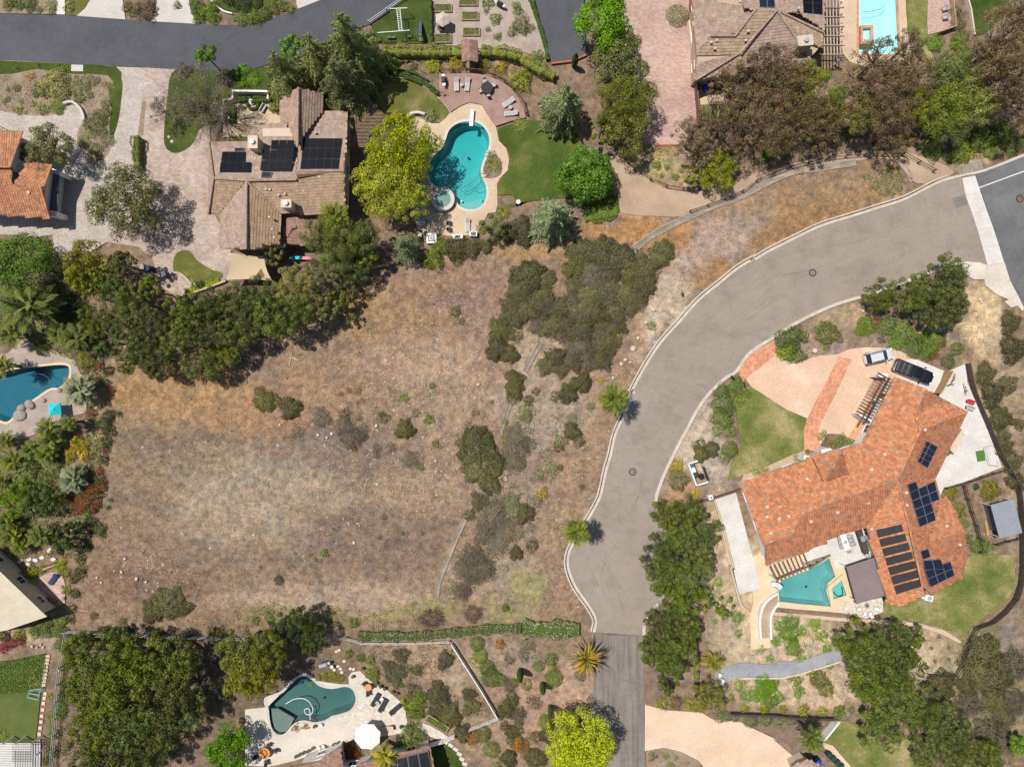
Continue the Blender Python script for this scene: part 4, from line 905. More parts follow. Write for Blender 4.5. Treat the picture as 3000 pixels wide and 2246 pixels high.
for s, z in (('c3 1240,522',5.1),('c3 1080,635',4.8),('c3 975,757',4.9),('c3 452,833',4.3),('c3 393,1013',5.0),('c3 130,1060',4.4),('c3 228,1155',4.8),('c3 305,1135',5.1),('c3 128,1140',4.3),('c3 700,1105',5.2),('c3 485,1177',5.1),('c3 945,1025',5.0),('c3 1155,1125',5.0),('c3 1582,1213',4.1),('c3 160,1272',4.1),('c3 975,1238',3.9),('c3 1255,945',5.5),('c3 1258,1045',5.6),('c3 1285,697',5.1),('c3 1690,1365',3.9),('c3 1405,437',5.7)):
    vent(HD, s, z, .42 if z > 4.2 else .38, 'stucco')
# white front piers, wing walls
for s in ('c3 430,640 520,660 515,672 430,690', 'c3 565,598 640,585 660,598 575,628', 'c3 870,310 940,320 980,360 965,382 905,350', 'b3 1035,1500 1110,1500 1108,1535 1030,1530', 'c3 1030,180 1062,190 1050,215 1020,208'):
    mb = MB(); mb.slab([p[:2] for p in G(P(s), 2.6)], 0, 2.6); mb.build('white_pier', M['white'], HD)
# front trellis (beam + cross rafters)
A, B = Vector(q1('c3 1120,20', 2.9)), Vector(q1('c3 925,375', 2.9)); mb = MB(); mb.beam(A, B, .22, .22); mb.build('trellis_beam', M['wooddark'], HD)
mb = MB(); A2, B2 = A+Vector((-.9, -.35, 0)), B+Vector((-.9, -.35, 0)); mb.beam(A2, B2, .16, .2); mb.build('trellis_beam', M['woodbrown'], HD)
dr = (B-A).normalized(); sd = Vector((-dr.y, dr.x, 0)); sd = sd if sd.x < 0 else -sd
for i in range(15):
    c = A.lerp(B, (i+.3)/15); mb = MB(); mb.beam(c-sd*.5+Vector((0, 0, .18)), c+sd*1.9+Vector((0, 0, .18)), .1, .16); mb.build('rafter', M['wooddark'], HD)
# poolside pergola beams
A, B = Vector(q1('c3 150,1545', 2.7)), Vector(q1('c3 425,1445', 2.7)); A3, B3 = Vector(q1('c3 215,1668', 2.7)), Vector(q1('c3 470,1560', 2.7))
for i in range(9):
    t = i/8; mb = MB(); mb.beam(A.lerp(B, t)+Vector((0, 0, .15)), A3.lerp(B3, t)+Vector((0, 0, .15)), .16, .22); mb.build('pergola_beam', M['woodbrown'], HD)
mb = MB(); mb.beam(A3.lerp(A, .15), B3.lerp(B, .15), .18, .2); mb.build('pergola_beam', M['woodbrown'], HD)
for p in (A3.lerp(A, .15), B3.lerp(B, .15)):
    mb = MB(); mb.box(p.x-.14, p.y-.14, 0, p.x+.14, p.y+.14, 2.65); mb.build('pergola_post', M['white'], HD)
# patio cover
t = thing('patio_cover', 'flat mauve ribbed patio cover beside the angular pool', 'patio cover', q1('c3 920,1650'))
cov = ccw([p[:2] for p in G(P('c3 770,1545 995,1468 d3 1088,270 852,338'), 2.9)])
mb = MB(); mb.slab(cov, 2.78, 2.9); mb.build('cover_panel', M['mauve_roof'], t)
for p in offset(cov, -.25): mb = MB(); mb.box(p[0]-.07, p[1]-.07, 0, p[0]+.07, p[1]+.07, 2.8); mb.build('post', M['white'], t)
mb = MB(); mb.side(cov, 2.7, 2.93); mb.side(offset(cov, -.05), 2.7, 2.93, flip=True); mb.build('gutter', M['bluegrey'], t)
# --- upper right house (taupe tiles)
HT = house('taupe_roof_house', 'taupe tile roofed house beside the rose paver drive at the top',
 [('taupe', 'a2 1520,200,4.0 1500,-200,4.0 1700,-200,5.2 1700,0,5.2 2030,70,6.2 1862,290,4.6 1650,290,4.6'),
  ('taupe', 'a2 1520,205,4.0 1655,292,5.0 1545,440,4.0'),
  ('taupe_s', 'a2 1545,442,4.0 1655,292,5.0 1862,290,5.0 2030,72,6.4 2200,80,6.3 1890,432,4.0'),
  ('taupe', 'a2 1533,650,3.9 1540,520,4.2 1890,432,5.4 1740,612,4.0'),
  ('taupe_s', 'a2 1742,612,3.9 1895,432,5.4 1920,600,4.0 1850,620,3.9'),
  ('taupe', 'a2 1895,440,5.0 2000,300,5.4 2200,80,6.2 a3 210,85,6.2 410,310,5.0 490,500,4.0 60,545,3.9 -200,560,3.9'),
  ('taupe_s', 'a3 215,88,6.2 585,260,4.6 585,395,4.0 400,305,4.9'),
  ('taupe', 'a3 -100,-200,6.0 60,-200,6.0 450,-200,4.9 580,-200,4.0 585,262,4.0 400,90,5.6 220,85,6.2 -60,75,6.2')],
 'flat', [('taupe', 'a2 1655,292,5.1 1862,290,5.1 2030,72,6.4'), ('taupe', 'a2 1895,432,5.5 2200,82,6.4'), ('taupe', 'a3 213,86,6.3 490,500,4.1'), ('taupe', 'a2 1540,650,4.0 1893,432,5.5'), ('taupe', 'a3 215,86,6.3 585,262,4.7')],
 [('a2 1525,-200 1525,640 1850,620 1960,560 a3 490,500 585,400 585,-200', 3.9)], 4.0, 'stucco_pink', 400)
solar(HT, 'a2 1945,398,4.5 2040,392,4.6 2050,508,4.2 1950,522,4.2', 2, 1, cells='solar_blue', frame='solar_line')
solar(HT, 'a2 2038,300,4.9 2140,292,5.1 2145,412,4.6 2045,425,4.6', 2, 1, cells='solar_blue', frame='solar_line')
solar(HT, 'a3 415,-60,4.9 575,-60,4.4 578,130,4.4 420,112,4.9', 2, 2); solar(HT, 'a3 490,138,4.6 580,150,4.2 582,265,4.2 495,250,4.6', 2, 2, cells='solar_blue', frame='solar_line')
solar(HT, 'a2 2045,-60,6.0 2170,-60,5.8 2180,62,5.8 2055,66,6.0', 2, 2, cells='solar_blue', frame='solar_line')
chimney(HT, 'a3 440,330', 2.0, 1.3, 3.8, 6.6, 'grey', 'fabric_beige', .1)
skylight(HT, 'a3 262,205,5.2 295,205,5.2 298,285,4.9 265,285,4.9')
for s, z in (('a3 150,270', 5.2), ('a3 185,325', 4.9), ('a3 228,412', 4.5), ('a2 1712,330', 4.8), ('a2 1665,345', 4.8), ('a2 1695,395', 4.5), ('a2 1965,255', 5.4), ('a2 1945,330', 5.0), ('a3 385,70', 5.8), ('a2 1900,15', 6.0), ('a3 315,280', 4.9)): vent(HT, s, z, .34, 'fabric_beige')
t = thing('patio_pergola', 'long slatted pergola between the taupe roof and the pale pool', 'pergola', q1('a3 660,200'))
for i in range(6):
    x = 590+26*i; mb = MB(); mb.beam(q1(f'a3 {x-6},-60', 2.9), q1(f'a3 {x+6},460', 2.9), .1, .16); mb.build('purlin', M['fabric_beige'], t)
for i in range(7):
    y = -10+76*i; mb = MB(); mb.beam(Vector(q1(f'a3 575,{y}', 3.0))+Vector((0, 0, .1)), Vector(q1(f'a3 752,{y}', 3.0))+Vector((0, 0, .1)), .12, .18); mb.build('rafter', M['wood'], t)
for s in ('a3 740,10', 'a3 742,230', 'a3 745,455'):
    x, y, _ = q1(s, 2.8); mb = MB(); mb.box(x-.1, y-.1, 0, x+.1, y+.1, 2.85); mb.build('post', M['white'], t)
# --- lower-left house corner (cream corrugated roof)
t = thing('cream_roof_house', 'cream corrugated roof of a house at the lower left edge', 'house', q1('d0 100,330'))
mb = MB(); rp = G3('d0 -250,-150,4.2 0,85,4.2 380,440,3.6 60,548,3.3 -250,600,3.4'); a, b, c = fitplane(rp); rp = ccw([(x, y, a*x+b*y+c) for x, y, _ in rp])
mb.face(rp); mb.face([(x, y, z-.15) for x, y, z in rp[::-1]]); mb.side([p[:2] for p in rp], 3.2, 3.2)
for i in range(len(rp)):
    p, q = rp[i], rp[(i+1) % len(rp)]; mb.face([(p[0], p[1], p[2]-.15), (q[0], q[1], q[2]-.15), q, p])
mb.build('roof_slope', M['cream_roof'], t); walls(t, [p[:2] for p in rp], 3.2, 'stucco')
# --- bottom house with grey solar panels
HS = house('bottom_edge_house', 'brown roofed house cut off by the bottom edge with black solar panels',
 [('rust', 'd1 540,1600,3.3 700,1492,3.3 735,1656,3.8 735,1900,4.5 400,1900,4.5 330,1650,3.4'), ('rust', 'd1 840,1656,3.5 870,1620,3.4 1432,1488,3.4 1470,1656,3.8 1500,1900,4.6 850,1900,4.6')],
 'flat', [], [('d1 345,1630 710,1495 735,1660 860,1640 1425,1495 1500,1900 400,1900', 3.3)], 3.4, 'offwhite', 500)
solar(HS, 'd1 1085,1600,3.6 1420,1515,3.6 1460,1700,4.0 1090,1730,4.0', 4, 1, frame='solar_line')
t = thing('small_grey_roof', 'small grey hipped roof corner at the bottom beside the peach drive', 'house', q1('d3 450,1680'))
for k, s in enumerate(('d3 320,1656,2.6 450,1585,2.6 560,1640,3.4 450,1760,3.4', 'd3 450,1585,2.6 560,1680,2.6 560,1760,3.0 500,1700,3.4')): roof_face(t, G3(s), 'taupe', 'flat', 560+k)
walls(t, [p[:2] for p in G(P('d3 330,1656 450,1592 550,1670 560,1800 380,1800'), 2.5)], 2.5, 'stucco', False, inset=.2)
# ---------------------------------------------------------------- plants
def rhomb(pos, nrm, size, asp, R, tang=None, wide=.5):
    """leaf-shaped quads: positions, normals, length, length/width"""
    N = len(pos); nrm = nrm/(np.linalg.norm(nrm, axis=1, keepdims=True)+1e-9)
    if tang is None: tang = R.normal(size=(N, 3))
    tang = tang-nrm*(tang*nrm).sum(1, keepdims=True); tang = tang/(np.linalg.norm(tang, axis=1, keepdims=True)+1e-9)
    bi = np.cross(nrm, tang); s = np.asarray(size)[:, None]; w = s/asp*.5
    a = pos-tang*s*.5; c = pos+tang*s*.5; m = pos+tang*s*(wide-.5)
    return np.stack([a, m-bi*w, c, m+bi*w], 1)
def quads_mesh(name, Q, col, mat):
    V = Q.reshape(-1, 3); F = np.arange(len(V)).reshape(-1, 4); return cmesh(name, V, F, np.repeat(col, 4, 0), mat, 4)
def pick(R, pal, N, var=.28):
    p = np.array(pal); return p[R.randint(len(p), size=N)]*R.uniform(1-var, 1+var, (N, 1))
def sphere(R, N, zmin=-.35):
    d = R.normal(size=(N*3, 3)); d /= np.linalg.norm(d, axis=1, keepdims=True); d = d[d[:, 2] > zmin]; return d[:N]
def crown_broad(seed, n, leaf, ncl, pal, asp=1.7, crad=(.2, .34), shell=.8, fill=.12, gap=0., tint=.22, mat='leaf'):
    R = np.random.RandomState(seed); cs = []; tries = 0
    while len(cs) < ncl and tries < 4000:
        tries += 1; r = math.sqrt(R.rand())*shell; t = R.rand()*6.283; top = .30+.48*math.sqrt(max(0, 1-r*r)); z = top*R.uniform(.62, 1.08)
        c = np.array([r*math.cos(t), r*math.sin(t), z])
        if all(np.linalg.norm((c-o[0])*np.array([1, 1, .6])) > gap for o in cs): cs.append((c, R.uniform(*crad)*(1.1-.35*r)))
    Q = []; C = []; per = n//len(cs)
    for c, cr in cs:
        d = sphere(R, per); rr = cr*(1-fill*2*R.rand(len(d))**2)*R.uniform(.8, 1.12, len(d))
        pos = c+d*rr[:, None]*np.array([1, 1, .85]); nrm = d*1.1+R.normal(size=d.shape)*.36+np.array([0, 0, .3])
        Q.append(rhomb(pos, nrm, leaf*R.uniform(.65, 1.4, len(d)), asp, R)); base = np.array(pal)[R.randint(len(pal))]*R.uniform(1-tint, 1+tint)
        C.append((base*.6+pick(R, pal, len(d))*.4)*R.uniform(.8, 1.2, (len(d), 1)))
    return quads_mesh('crown', np.concatenate(Q), np.concatenate(C), M[mat]), [c for c, _ in cs]
def crown_cedar(seed, n, leaf, pal):
    R = np.random.RandomState(seed); Q = []; C = []; br = []
    for k in range(11):
        z = .06+.9*k/10
        for j in range(max(4, 9-k//2)): br.append((z+R.uniform(-.04, .04), R.rand()*6.283, (1-z)**.75*R.uniform(.7, 1.08)+.06))
    L = np.array([b[2] for b in br]); per = np.maximum(40, (n*L/L.sum())).astype(int)
    for (z, t, l), m in zip(br, per):
        s = R.rand(m)**.8; d = np.array([math.cos(t), math.sin(t), 0]); p_ = np.array([-d[1], d[0], 0]); wd = l*.26*np.sin(np.clip(s*1.05+.12, 0, 1)*3.14)**.7
        sd = R.uniform(-1, 1, m); pos = d*(s*l)[:, None]+p_*(sd*wd)[:, None]; pos[:, 2] = z+.10*l*s-.26*l*s*s-.06*np.abs(sd)*l+R.normal(size=m)*.012
        tg = d*.75+p_*(np.sign(sd)*.75)[:, None]+R.normal(size=(m, 3))*.35; tg[:, 2] -= .15
        Q.append(rhomb(pos, R.normal(size=(m, 3))*.5+np.array([0, 0, 1.]), leaf*R.uniform(.7, 1.5, m), 3.6, R, tg))
        C.append(pick(R, pal, m)*R.uniform(.82, 1.18))
    return quads_mesh('crown', np.concatenate(Q), np.concatenate(C), M['leaf']), []
def dome(seed, n, leaf, pal, asp=2., lump=6, mat='leaf', twig=0, twigcol=(.2,.16,.13), rag=.16):
    """shrub: uneven half dome, radius 1, height 1"""
    R = np.random.RandomState(seed); d = sphere(R, n, -.05); n = len(d); az = np.arctan2(d[:, 1], d[:, 0])
    out = 1+rag*np.sin(az*3+R.rand()*6)+rag*.7*np.sin(az*5+R.rand()*6)+rag*.5*np.sin(az*9+R.rand()*6)
    lc = sphere(R, lump*3, .0); lb = np.max((d@lc.T)**14, axis=1); rr = (out*(.74+.26*lb))*(1-.35*R.rand(n)**3)
    pos = d*rr[:, None]*np.array([1, 1, .95]); nrm = d+R.normal(size=d.shape)*.45+np.array([0, 0, .3])
    Q = [rhomb(pos, nrm, leaf*R.uniform(.6, 1.45, n), asp, R)]; li = np.argmax(d@lc.T, axis=1); tn = R.uniform(.78, 1.22, len(lc))
    C = [pick(R, pal, n)*tn[li][:, None]]
    if twig:
        t = sphere(R, twig, .05); k = len(t); Q.append(rhomb(t*R.uniform(.6, 1.05, k)[:, None], R.normal(size=(k, 3)), R.uniform(.2, .5, k), 14, R, t+R.normal(size=(k, 3))*.3)); C.append(np.array(twigcol)*R.uniform(.7, 1.3, (k, 1)))
    return quads_mesh('foliage', np.concatenate(Q), np.concatenate(C), M[mat])
def feather(seed, nf, pal, pairs=20, elev=(80, -12), lw=.24, droop=.9, rach=(.20,.22,.07), mat='leafc'):
    """palm / cycad head: arching fronds with leaflets; frond length 1"""
    R = np.random.RandomState(seed); Q = []; C = []
    for i in range(nf):
        az = i*2.39996+R.uniform(-.2, .2); e = math.radians(elev[0]+(elev[1]-elev[0])*(i/nf)**.8); Lf = R.uniform(.8, 1.05)
        t = np.linspace(0, 1, 14); dh = np.array([math.cos(az), math.sin(az), 0]); ang = e-droop*t*t; st = Lf/13
        x = np.concatenate([[0], np.cumsum(np.cos(ang[:-1])*st)]); z = np.concatenate([[0], np.cumsum(np.sin(ang[:-1])*st)])
        rp = dh*x[:, None]; rp[:, 2] = z; sdv = np.array([-dh[1], dh[0], 0]); col = np.array(pal)[R.randint(len(pal))]*R.uniform(.8, 1.2)
        for k in range(13):
            w = .014*(1-t[k]*.7); Q.append(np.stack([rp[k]-sdv*w, rp[k+1]-sdv*w, rp[k+1]+sdv*w, rp[k]+sdv*w])[None]); C.append(np.array([rach]))
        tt = np.linspace(.16, .99, pairs); px = np.stack([np.interp(tt, t, rp[:, j]) for j in range(3)], 1); aa = np.interp(tt, t, ang)
        fw = dh*np.cos(aa)[:, None]; fw[:, 2] = np.sin(aa)
        for sg in (-1, 1):
            tg = fw*.75+sdv*sg*.85+np.array([0, 0, -.12])+R.normal(size=(pairs, 3))*.06; tg /= np.linalg.norm(tg, axis=1, keepdims=True); ln = lw*np.sin(np.clip(tt*.9+.15, 0, 1)*3.14)**.6+.03
            up = np.array([0, 0, 1.])+sdv*(-sg*.45)+R.normal(size=(pairs, 3))*.15
            Q.append(rhomb(px+tg*(ln*.5)[:, None], up, ln, 5.5, R, tg, .4)); C.append(col*R.uniform(.85, 1.15, (pairs, 1)))
    return quads_mesh('fronds', np.concatenate(Q), np.concatenate(C), M[mat])
def rosette(seed, nl, pal, asp=7., elev=(80, 8), tip=None, curl=.3, mat='leafc'):
    R = np.random.RandomState(seed); Q = []; C = []
    for i in range(nl):
        az = i*2.39996+R.uniform(-.1, .1); e = math.radians(elev[0]+(elev[1]-elev[0])*(i/nl)**.7); l = R.uniform(.75, 1.05); sd = np.array([-math.sin(az), math.cos(az), 0]); p0 = np.zeros(3); col = np.array(pal)[R.randint(len(pal))]*R.uniform(.85, 1.15)
        prev = None
        for k, (wa, wb) in enumerate(((.9, 1.), (1., .62), (.62, .03))):
            ee = e-curl*k; d = np.array([math.cos(az)*math.cos(ee), math.sin(az)*math.cos(ee), math.sin(ee)]); p1 = p0+d*l/3; w = l/asp*.5
            Q.append(np.stack([p0-sd*w*wa, p1-sd*w*wb, p1+sd*w*wb, p0+sd*w*wa])[None]); c = col if (tip is None or k < 2) else np.array(tip); C.append(c[None]); p0 = p1
    return quads_mesh('leaves', np.concatenate(Q), np.concatenate(C), M[mat])
def trunk_mesh(seed, cs, mat='bark', r=.05, limbs=7, zc=.45, fine=0):
    """limbs from the fork up into the crown, in crown units"""
    R = random.Random(seed); mb = MB(); top = (R.uniform(-.04, .04), R.uniform(-.04, .04), zc*.5)
    tg = list(cs); R.shuffle(tg)
    for c in tg[:limbs]:
        m = [top[k]*.5+c[k]*.5+R.uniform(-.06, .06) for k in range(3)]; m[2] -= .06
        mb.tube([top, m, tuple(c)], [r*.55, r*.34, r*.1], 5, caps=False)
        for _ in range(fine):
            e = [c[k]+R.uniform(-.28, .28) for k in range(3)]; mb.tube([m, tuple((m[k]+e[k])/2+R.uniform(-.04, .04) for k in range(3)), e], [r*.22, r*.14, r*.05], 4, caps=False)
    return mb.data('branches', M[mat])
PALS = {
 'oak': [(.068,.088,.026),(.09,.11,.034),(.052,.07,.021),(.085,.095,.03)], 'olive': [(.105,.115,.03),(.13,.135,.035),(.08,.09,.026),(.12,.11,.035)],
 'bright': [(.085,.165,.018),(.11,.20,.022),(.065,.13,.016)], 'lime': [(.18,.22,.02),(.225,.26,.026),(.14,.18,.018),(.21,.23,.03)],
 'yellowgreen': [(.19,.205,.022),(.24,.24,.03),(.15,.165,.02)], 'brown': [(.130,.090,.070),(.105,.075,.058),(.16,.112,.09),(.09,.085,.045)],
 'greyolive': [(.125,.128,.066),(.155,.155,.085),(.10,.105,.052)], 'cedar': [(.15,.17,.10),(.19,.21,.125),(.12,.14,.078)], 'bluecedar': [(.16,.185,.145),(.20,.225,.175),(.13,.155,.115)],
 'mid': [(.085,.125,.030),(.11,.15,.04),(.068,.10,.024)], 'fern': [(.108,.132,.045),(.135,.158,.055),(.09,.112,.038)],
 'chap': [(.105,.095,.05),(.13,.115,.062),(.085,.08,.042),(.12,.10,.065)], 'chapgreen': [(.098,.094,.046),(.12,.112,.056),(.08,.078,.038)], 'chapgrey': [(.15,.125,.10),(.18,.15,.12),(.125,.105,.082)],
 'dark': [(.045,.062,.020),(.06,.078,.026),(.036,.05,.017)], 'sage': [(.19,.195,.135),(.23,.235,.17),(.155,.16,.11)], 'gold': [(.42,.30,.03),(.48,.33,.03),(.16,.15,.03)], 'red': [(.28,.05,.03),(.2,.06,.03),(.12,.10,.03)],
 'magenta': [(.35,.02,.12),(.28,.02,.10),(.10,.09,.03)], 'purple': [(.19,.15,.19),(.15,.12,.13),(.13,.11,.10)], 'white': [(.62,.58,.52),(.10,.14,.03),(.12,.16,.04)], 'orange': [(.42,.15,.03),(.35,.16,.04),(.13,.12,.03)],
 'palm': [(.10,.125,.03),(.13,.15,.04),(.08,.10,.025)], 'palmlime': [(.17,.20,.028),(.22,.24,.035),(.13,.16,.025)], 'palmyellow': [(.33,.27,.04),(.24,.22,.035),(.15,.17,.03)], 'palmblue': [(.20,.215,.165),(.24,.25,.20),(.16,.18,.13)],
 'sago': [(.10,.12,.025),(.14,.15,.03),(.07,.09,.02)], 'agave': [(.075,.12,.075),(.095,.14,.09)], 'aloe': [(.34,.26,.07),(.42,.29,.06),(.22,.22,.07),(.28,.25,.08)], 'redaloe': [(.36,.15,.06),(.30,.17,.08),(.40,.18,.05)],
}
for _k in PALS:
    _f = {'brown': 1.35, 'purple': 1.15, 'chap': 1.0, 'chapgreen': 1.05, 'chapgrey': .95, 'lime': 1.55, 'palm': 1.05, 'palmlime': .8, 'bright': 1.3, 'yellowgreen': 1.25, 'sage': 1.1, 'palmblue': 1.15, 'dark': 1.25}.get(_k, 1.0 if _k in ('gold', 'red', 'magenta', 'white', 'orange', 'aloe', 'redaloe', 'agave', 'palmyellow') else 1.5)
    PALS[_k] = [(c[0]*_f*1.18, c[1]*_f*1.18, c[2]*_f*.78) for c in PALS[_k]]
PROTO = {}
def proto(kind, size):
    """size s/m/l -> list of (crown mesh, trunk mesh)"""
    k = (kind, size)
    if k in PROTO: return PROTO[k]
    out = []; n, leaf, ncl = {'s': (2200, .115, 16), 'm': (7000, .062, 36), 'l': (15000, .042, 60)}[size]; hs = (sum(map(ord, kind))*7) % 997
    for v in range(2):
        sd = hs+v*101
        if kind in ('cedar', 'bluecedar'): cm, cs = crown_cedar(sd, int(n*1.5), leaf*1.15, PALS[kind]); cs = [np.array([0, 0, .9])]; tm = trunk_mesh(sd, cs, limbs=1, zc=1.2, r=.045)
        elif kind == 'brown': cm, cs = crown_broad(sd, int(n*.62), leaf*.9, int(ncl*1.6), PALS[kind], 2.6, (.10, .20), .93, .3, .08, .4); tm = trunk_mesh(sd, cs, 'bark', .04, 26, .4, 2)
        elif kind == 'purple': cm, cs = crown_broad(sd, int(n*.8), leaf*.62, int(ncl*1.4), PALS[kind], 3.5, (.14, .28), .9, .5, .05, .3); tm = trunk_mesh(sd, cs, 'bark', .02, 40, .3, 9)
        elif kind == 'fern': cm, cs = crown_broad(sd, int(n*1.1), leaf*1.05, int(ncl*1.1), PALS[kind], 3.2, (.16, .3), .85, .25, .05, .2); tm = trunk_mesh(sd, cs, 'bark', .045, 12)
        elif kind == 'lime': cm, cs = crown_broad(sd, n, leaf, int(ncl*1.7), PALS[kind], 1.8, (.15, .23), .86, .1, .09, .2); tm = trunk_mesh(sd, cs, 'bark', .045, 14, .3, 1)
        elif kind == 'bright': cm, cs = crown_broad(sd, n, leaf, int(ncl*1.4), PALS[kind], 1.6, (.19, .28), .82, .1, .05, .14); tm = trunk_mesh(sd, cs, 'bark', .045, 8)
        else: cm, cs = crown_broad(sd, n, leaf*.92, int(ncl*1.3), PALS[kind], 1.9, (.14, .25), .86, .12, .07, .3); tm = trunk_mesh(sd, cs, 'bark', .045, 14, .4, 1)
        out.append((cm, tm))
    PROTO[k] = out; return out
SPRO = {}
def sproto(kind):
    if kind in SPRO: return SPRO[kind]
    hs = (sum(map(ord, kind))*13) % 991; out = []
    for v in range(3):
        s = hs+v*57
        if kind == 'sago': m = feather(s, 34, PALS['sago'], 16, (55, 2), .17, .55, (.16,.14,.04))
        elif kind == 'palm': m = feather(s, 34, PALS['palm'], 26, (78, -12), .17, .6)
        elif kind == 'palmlime': m = feather(s, 26, PALS['palmlime'], 13, (74, -14), .27, .55, (.2,.2,.06))
        elif kind == 'palmyellow': m = feather(s, 16, PALS['palmyellow'], 18, (70, 0), .24, .9, (.25,.22,.05))
        elif kind == 'palmgreen': m = feather(s, 22, PALS['palm']+PALS['palmlime'], 18, (75, -5), .26, .9)
        elif kind == 'palmblue': m = feather(s, 40, PALS['palmblue'], 22, (80, -15), .24, 1.1, (.26,.26,.2))
        elif kind == 'agave': m = rosette(s, 26, PALS['agave'], 8., (75, 5), None, .05)
        elif kind == 'aloe': m = rosette(s, 70, PALS['aloe'], 9.5, (85, -12), (.22,.13,.07), .12)
        elif kind == 'redaloe': m = rosette(s, 30, PALS['redaloe'], 9., (70, 5), None, .1)
        elif kind == 'yucca': m = rosette(s, 44, PALS['fern'], 14., (80, 0), None, .1)
        elif kind == 'round': m = dome(s, 2600, .07, PALS['mid'], 1.7, 40, 'leaf', rag=.03)
        elif kind == 'roundlight': m = dome(s, 2600, .07, [(.20,.215,.085),(.24,.25,.11),(.17,.185,.065)], 1.7, 40, 'leaf', rag=.03)
        elif kind == 'cypress': m = None
        elif kind == 'chap': m = dome(s, 4600, .082, PALS['chap']+PALS['chapgreen'], 2.2, 10, 'leaf', 260, (.19,.155,.13), .17)
        elif kind == 'chapgreen': m = dome(s, 4800, .078, PALS['chapgreen'], 2., 12, 'leaf', 160, (.17,.14,.11), .13)
        elif kind == 'chapgrey': m = dome(s, 3600, .075, PALS['chapgrey'], 3., 8, 'leaf', 520, (.22,.185,.155), .2)
        elif kind == 'broom': m = dome(s, 6500, .115, PALS['chapgreen']+[(.115,.105,.035)], 4.5, 14, 'leaf', 200, (.16,.14,.08), .15)
        elif kind == 'twiggy': m = dome(s, 300, .05, PALS['chapgrey'], 4., 6, 'leaf', 900, (.165,.115,.10), .2)
        else: m = dome(s, 2200, .085, PALS[kind], 2., 8, 'petal' if kind in ('gold', 'magenta', 'white', 'red', 'orange') else 'leaf', 40, (.16,.13,.08), .15)
        out.append(m)
    SPRO[kind] = out; return out
PR = random.Random(11)
def parse(s):
    ox = oy = 0; k = 2.76
    for t in s.split():
        if t == 'f': ox = oy = 0; k = 2212/3000.
        elif len(t) == 2 and t[0] in RO and t[1] in CO: ox, oy, k = CO[t[1]], RO[t[0]], 2.76
        else:
            v = list(map(float, t.split(','))); yield ox+v[0]/k, oy+v[1]/k, v[2]/k, v[3:], k
def tree(kind, px, py, r, h, ry=None, rz=None, name=None):
    zc = h*.66; x, y, _ = g((px, py), zc); rx = r/PXM*(1-zc/CAMH); ry = (ry/PXM*(1-zc/CAMH)) if ry else rx
    size = 's' if rx < 2.2 else ('m' if rx < 4.4 else 'l'); cm, tm = PR.choice(proto(kind, size))
    hc = h*.9 if 'cedar' in kind else min(h*.82, max(rx, ry)*1.75); z0 = max(h-hc, .4); hc = h-z0
    t = bpy.data.objects.new(name or {'cedar': 'cedar_tree', 'bluecedar': 'cedar_tree', 'oak': 'oak_tree', 'brown': 'eucalyptus_tree', 'purple': 'bare_tree', 'lime': 'pine_tree'}.get(kind, 'tree'), None)
    COL.objects.link(t); t.location = (x, y, -.12); rot = PR.uniform(0, 6.283) if rz is None else rz
    inst(cm, 'crown', t, (0, 0, z0+.12), (0, 0, rot), (rx*1.06, ry*1.06, hc)); inst(tm, 'branches', t, (0, 0, z0+.12), (0, 0, rot), (rx, ry, hc))
    rt = max(.06, rx*.05); inst(TRUNK[kind == 'purple'], 'trunk', t, (0, 0, 0), (0, 0, 0), (rt, rt, z0+.12+hc*(.62 if 'cedar' in kind else .2)))
    return t
def _trunk(mat):
    mb = MB(); mb.tube([(0, 0, 0), (.1, .05, .12), (.12, -.06, .5), (0, 0, 1)], [1.9, 1.25, 1., .7], 9); return mb.data('trunk', M[mat], smooth=True)
TRUNK = [_trunk('bark'), _trunk('bark_pale')]
def trees(kind, desc, where, s, h, cat='tree', group=None, name=None):
    out = []
    for px, py, r, ex, k in parse(s):
        hh = ex[0] if len(ex) > 0 else h*PR.uniform(.9, 1.1); ry = ex[1]/k if len(ex) > 1 else None; rz = math.radians(ex[2]) if len(ex) > 2 else (0. if ry else None)
        out.append(tree(kind, px, py, r, hh, ry, rz, name))
    return series(out, desc, where, cat, group or f'{desc}s {where}')
def shrubs(kind, desc, where, s, hr=.75, cat='shrub', name='shrub', group=None, trunk=0.):
    out = []
    for px, py, r, ex, k in parse(s):
        R_ = r/PXM; h = (ex[0] if ex else R_*hr*PR.uniform(.85, 1.15)); ry = (ex[1]/k/PXM) if len(ex) > 1 else R_*PR.uniform(.88, 1.12); rz = math.radians(ex[2]) if len(ex) > 2 else PR.uniform(0, 6.283)
        if len(ex) > 1 and len(ex) < 3: rz = 0.
        zt = (trunk*.95 if trunk else h*.5); x, y, _ = g((px, py), zt); sc = 1-zt/CAMH
        me = PR.choice(sproto(kind))
        if trunk:
            o = bpy.data.objects.new(name, None); COL.objects.link(o); o.location = (x, y, -.12)
            inst(me, 'fronds', o, (0, 0, trunk+.12), (0, 0, rz), (R_*sc, ry*sc, R_*sc))
            mb = MB(); rt = min(.22, R_*.12); mb.tube([(0, 0, 0), (0, 0, trunk*.5), (0, 0, trunk+.2)], [rt*1.3, rt, rt*1.1], 9); inst(mb.data('trunk', M['bark']), 'trunk', o)
        else: o = inst(me, name, None, (x, y, -.12), (0, 0, rz), (R_*sc, ry*sc, h+.12))
        out.append(o)
    if cat == 'shrub' and not trunk: DEFER.append((out, desc, where, cat, group or f'{desc}s {where}'))
    else: series(out, desc, where, cat, group or f'{desc}s {where}')
DEFER = []
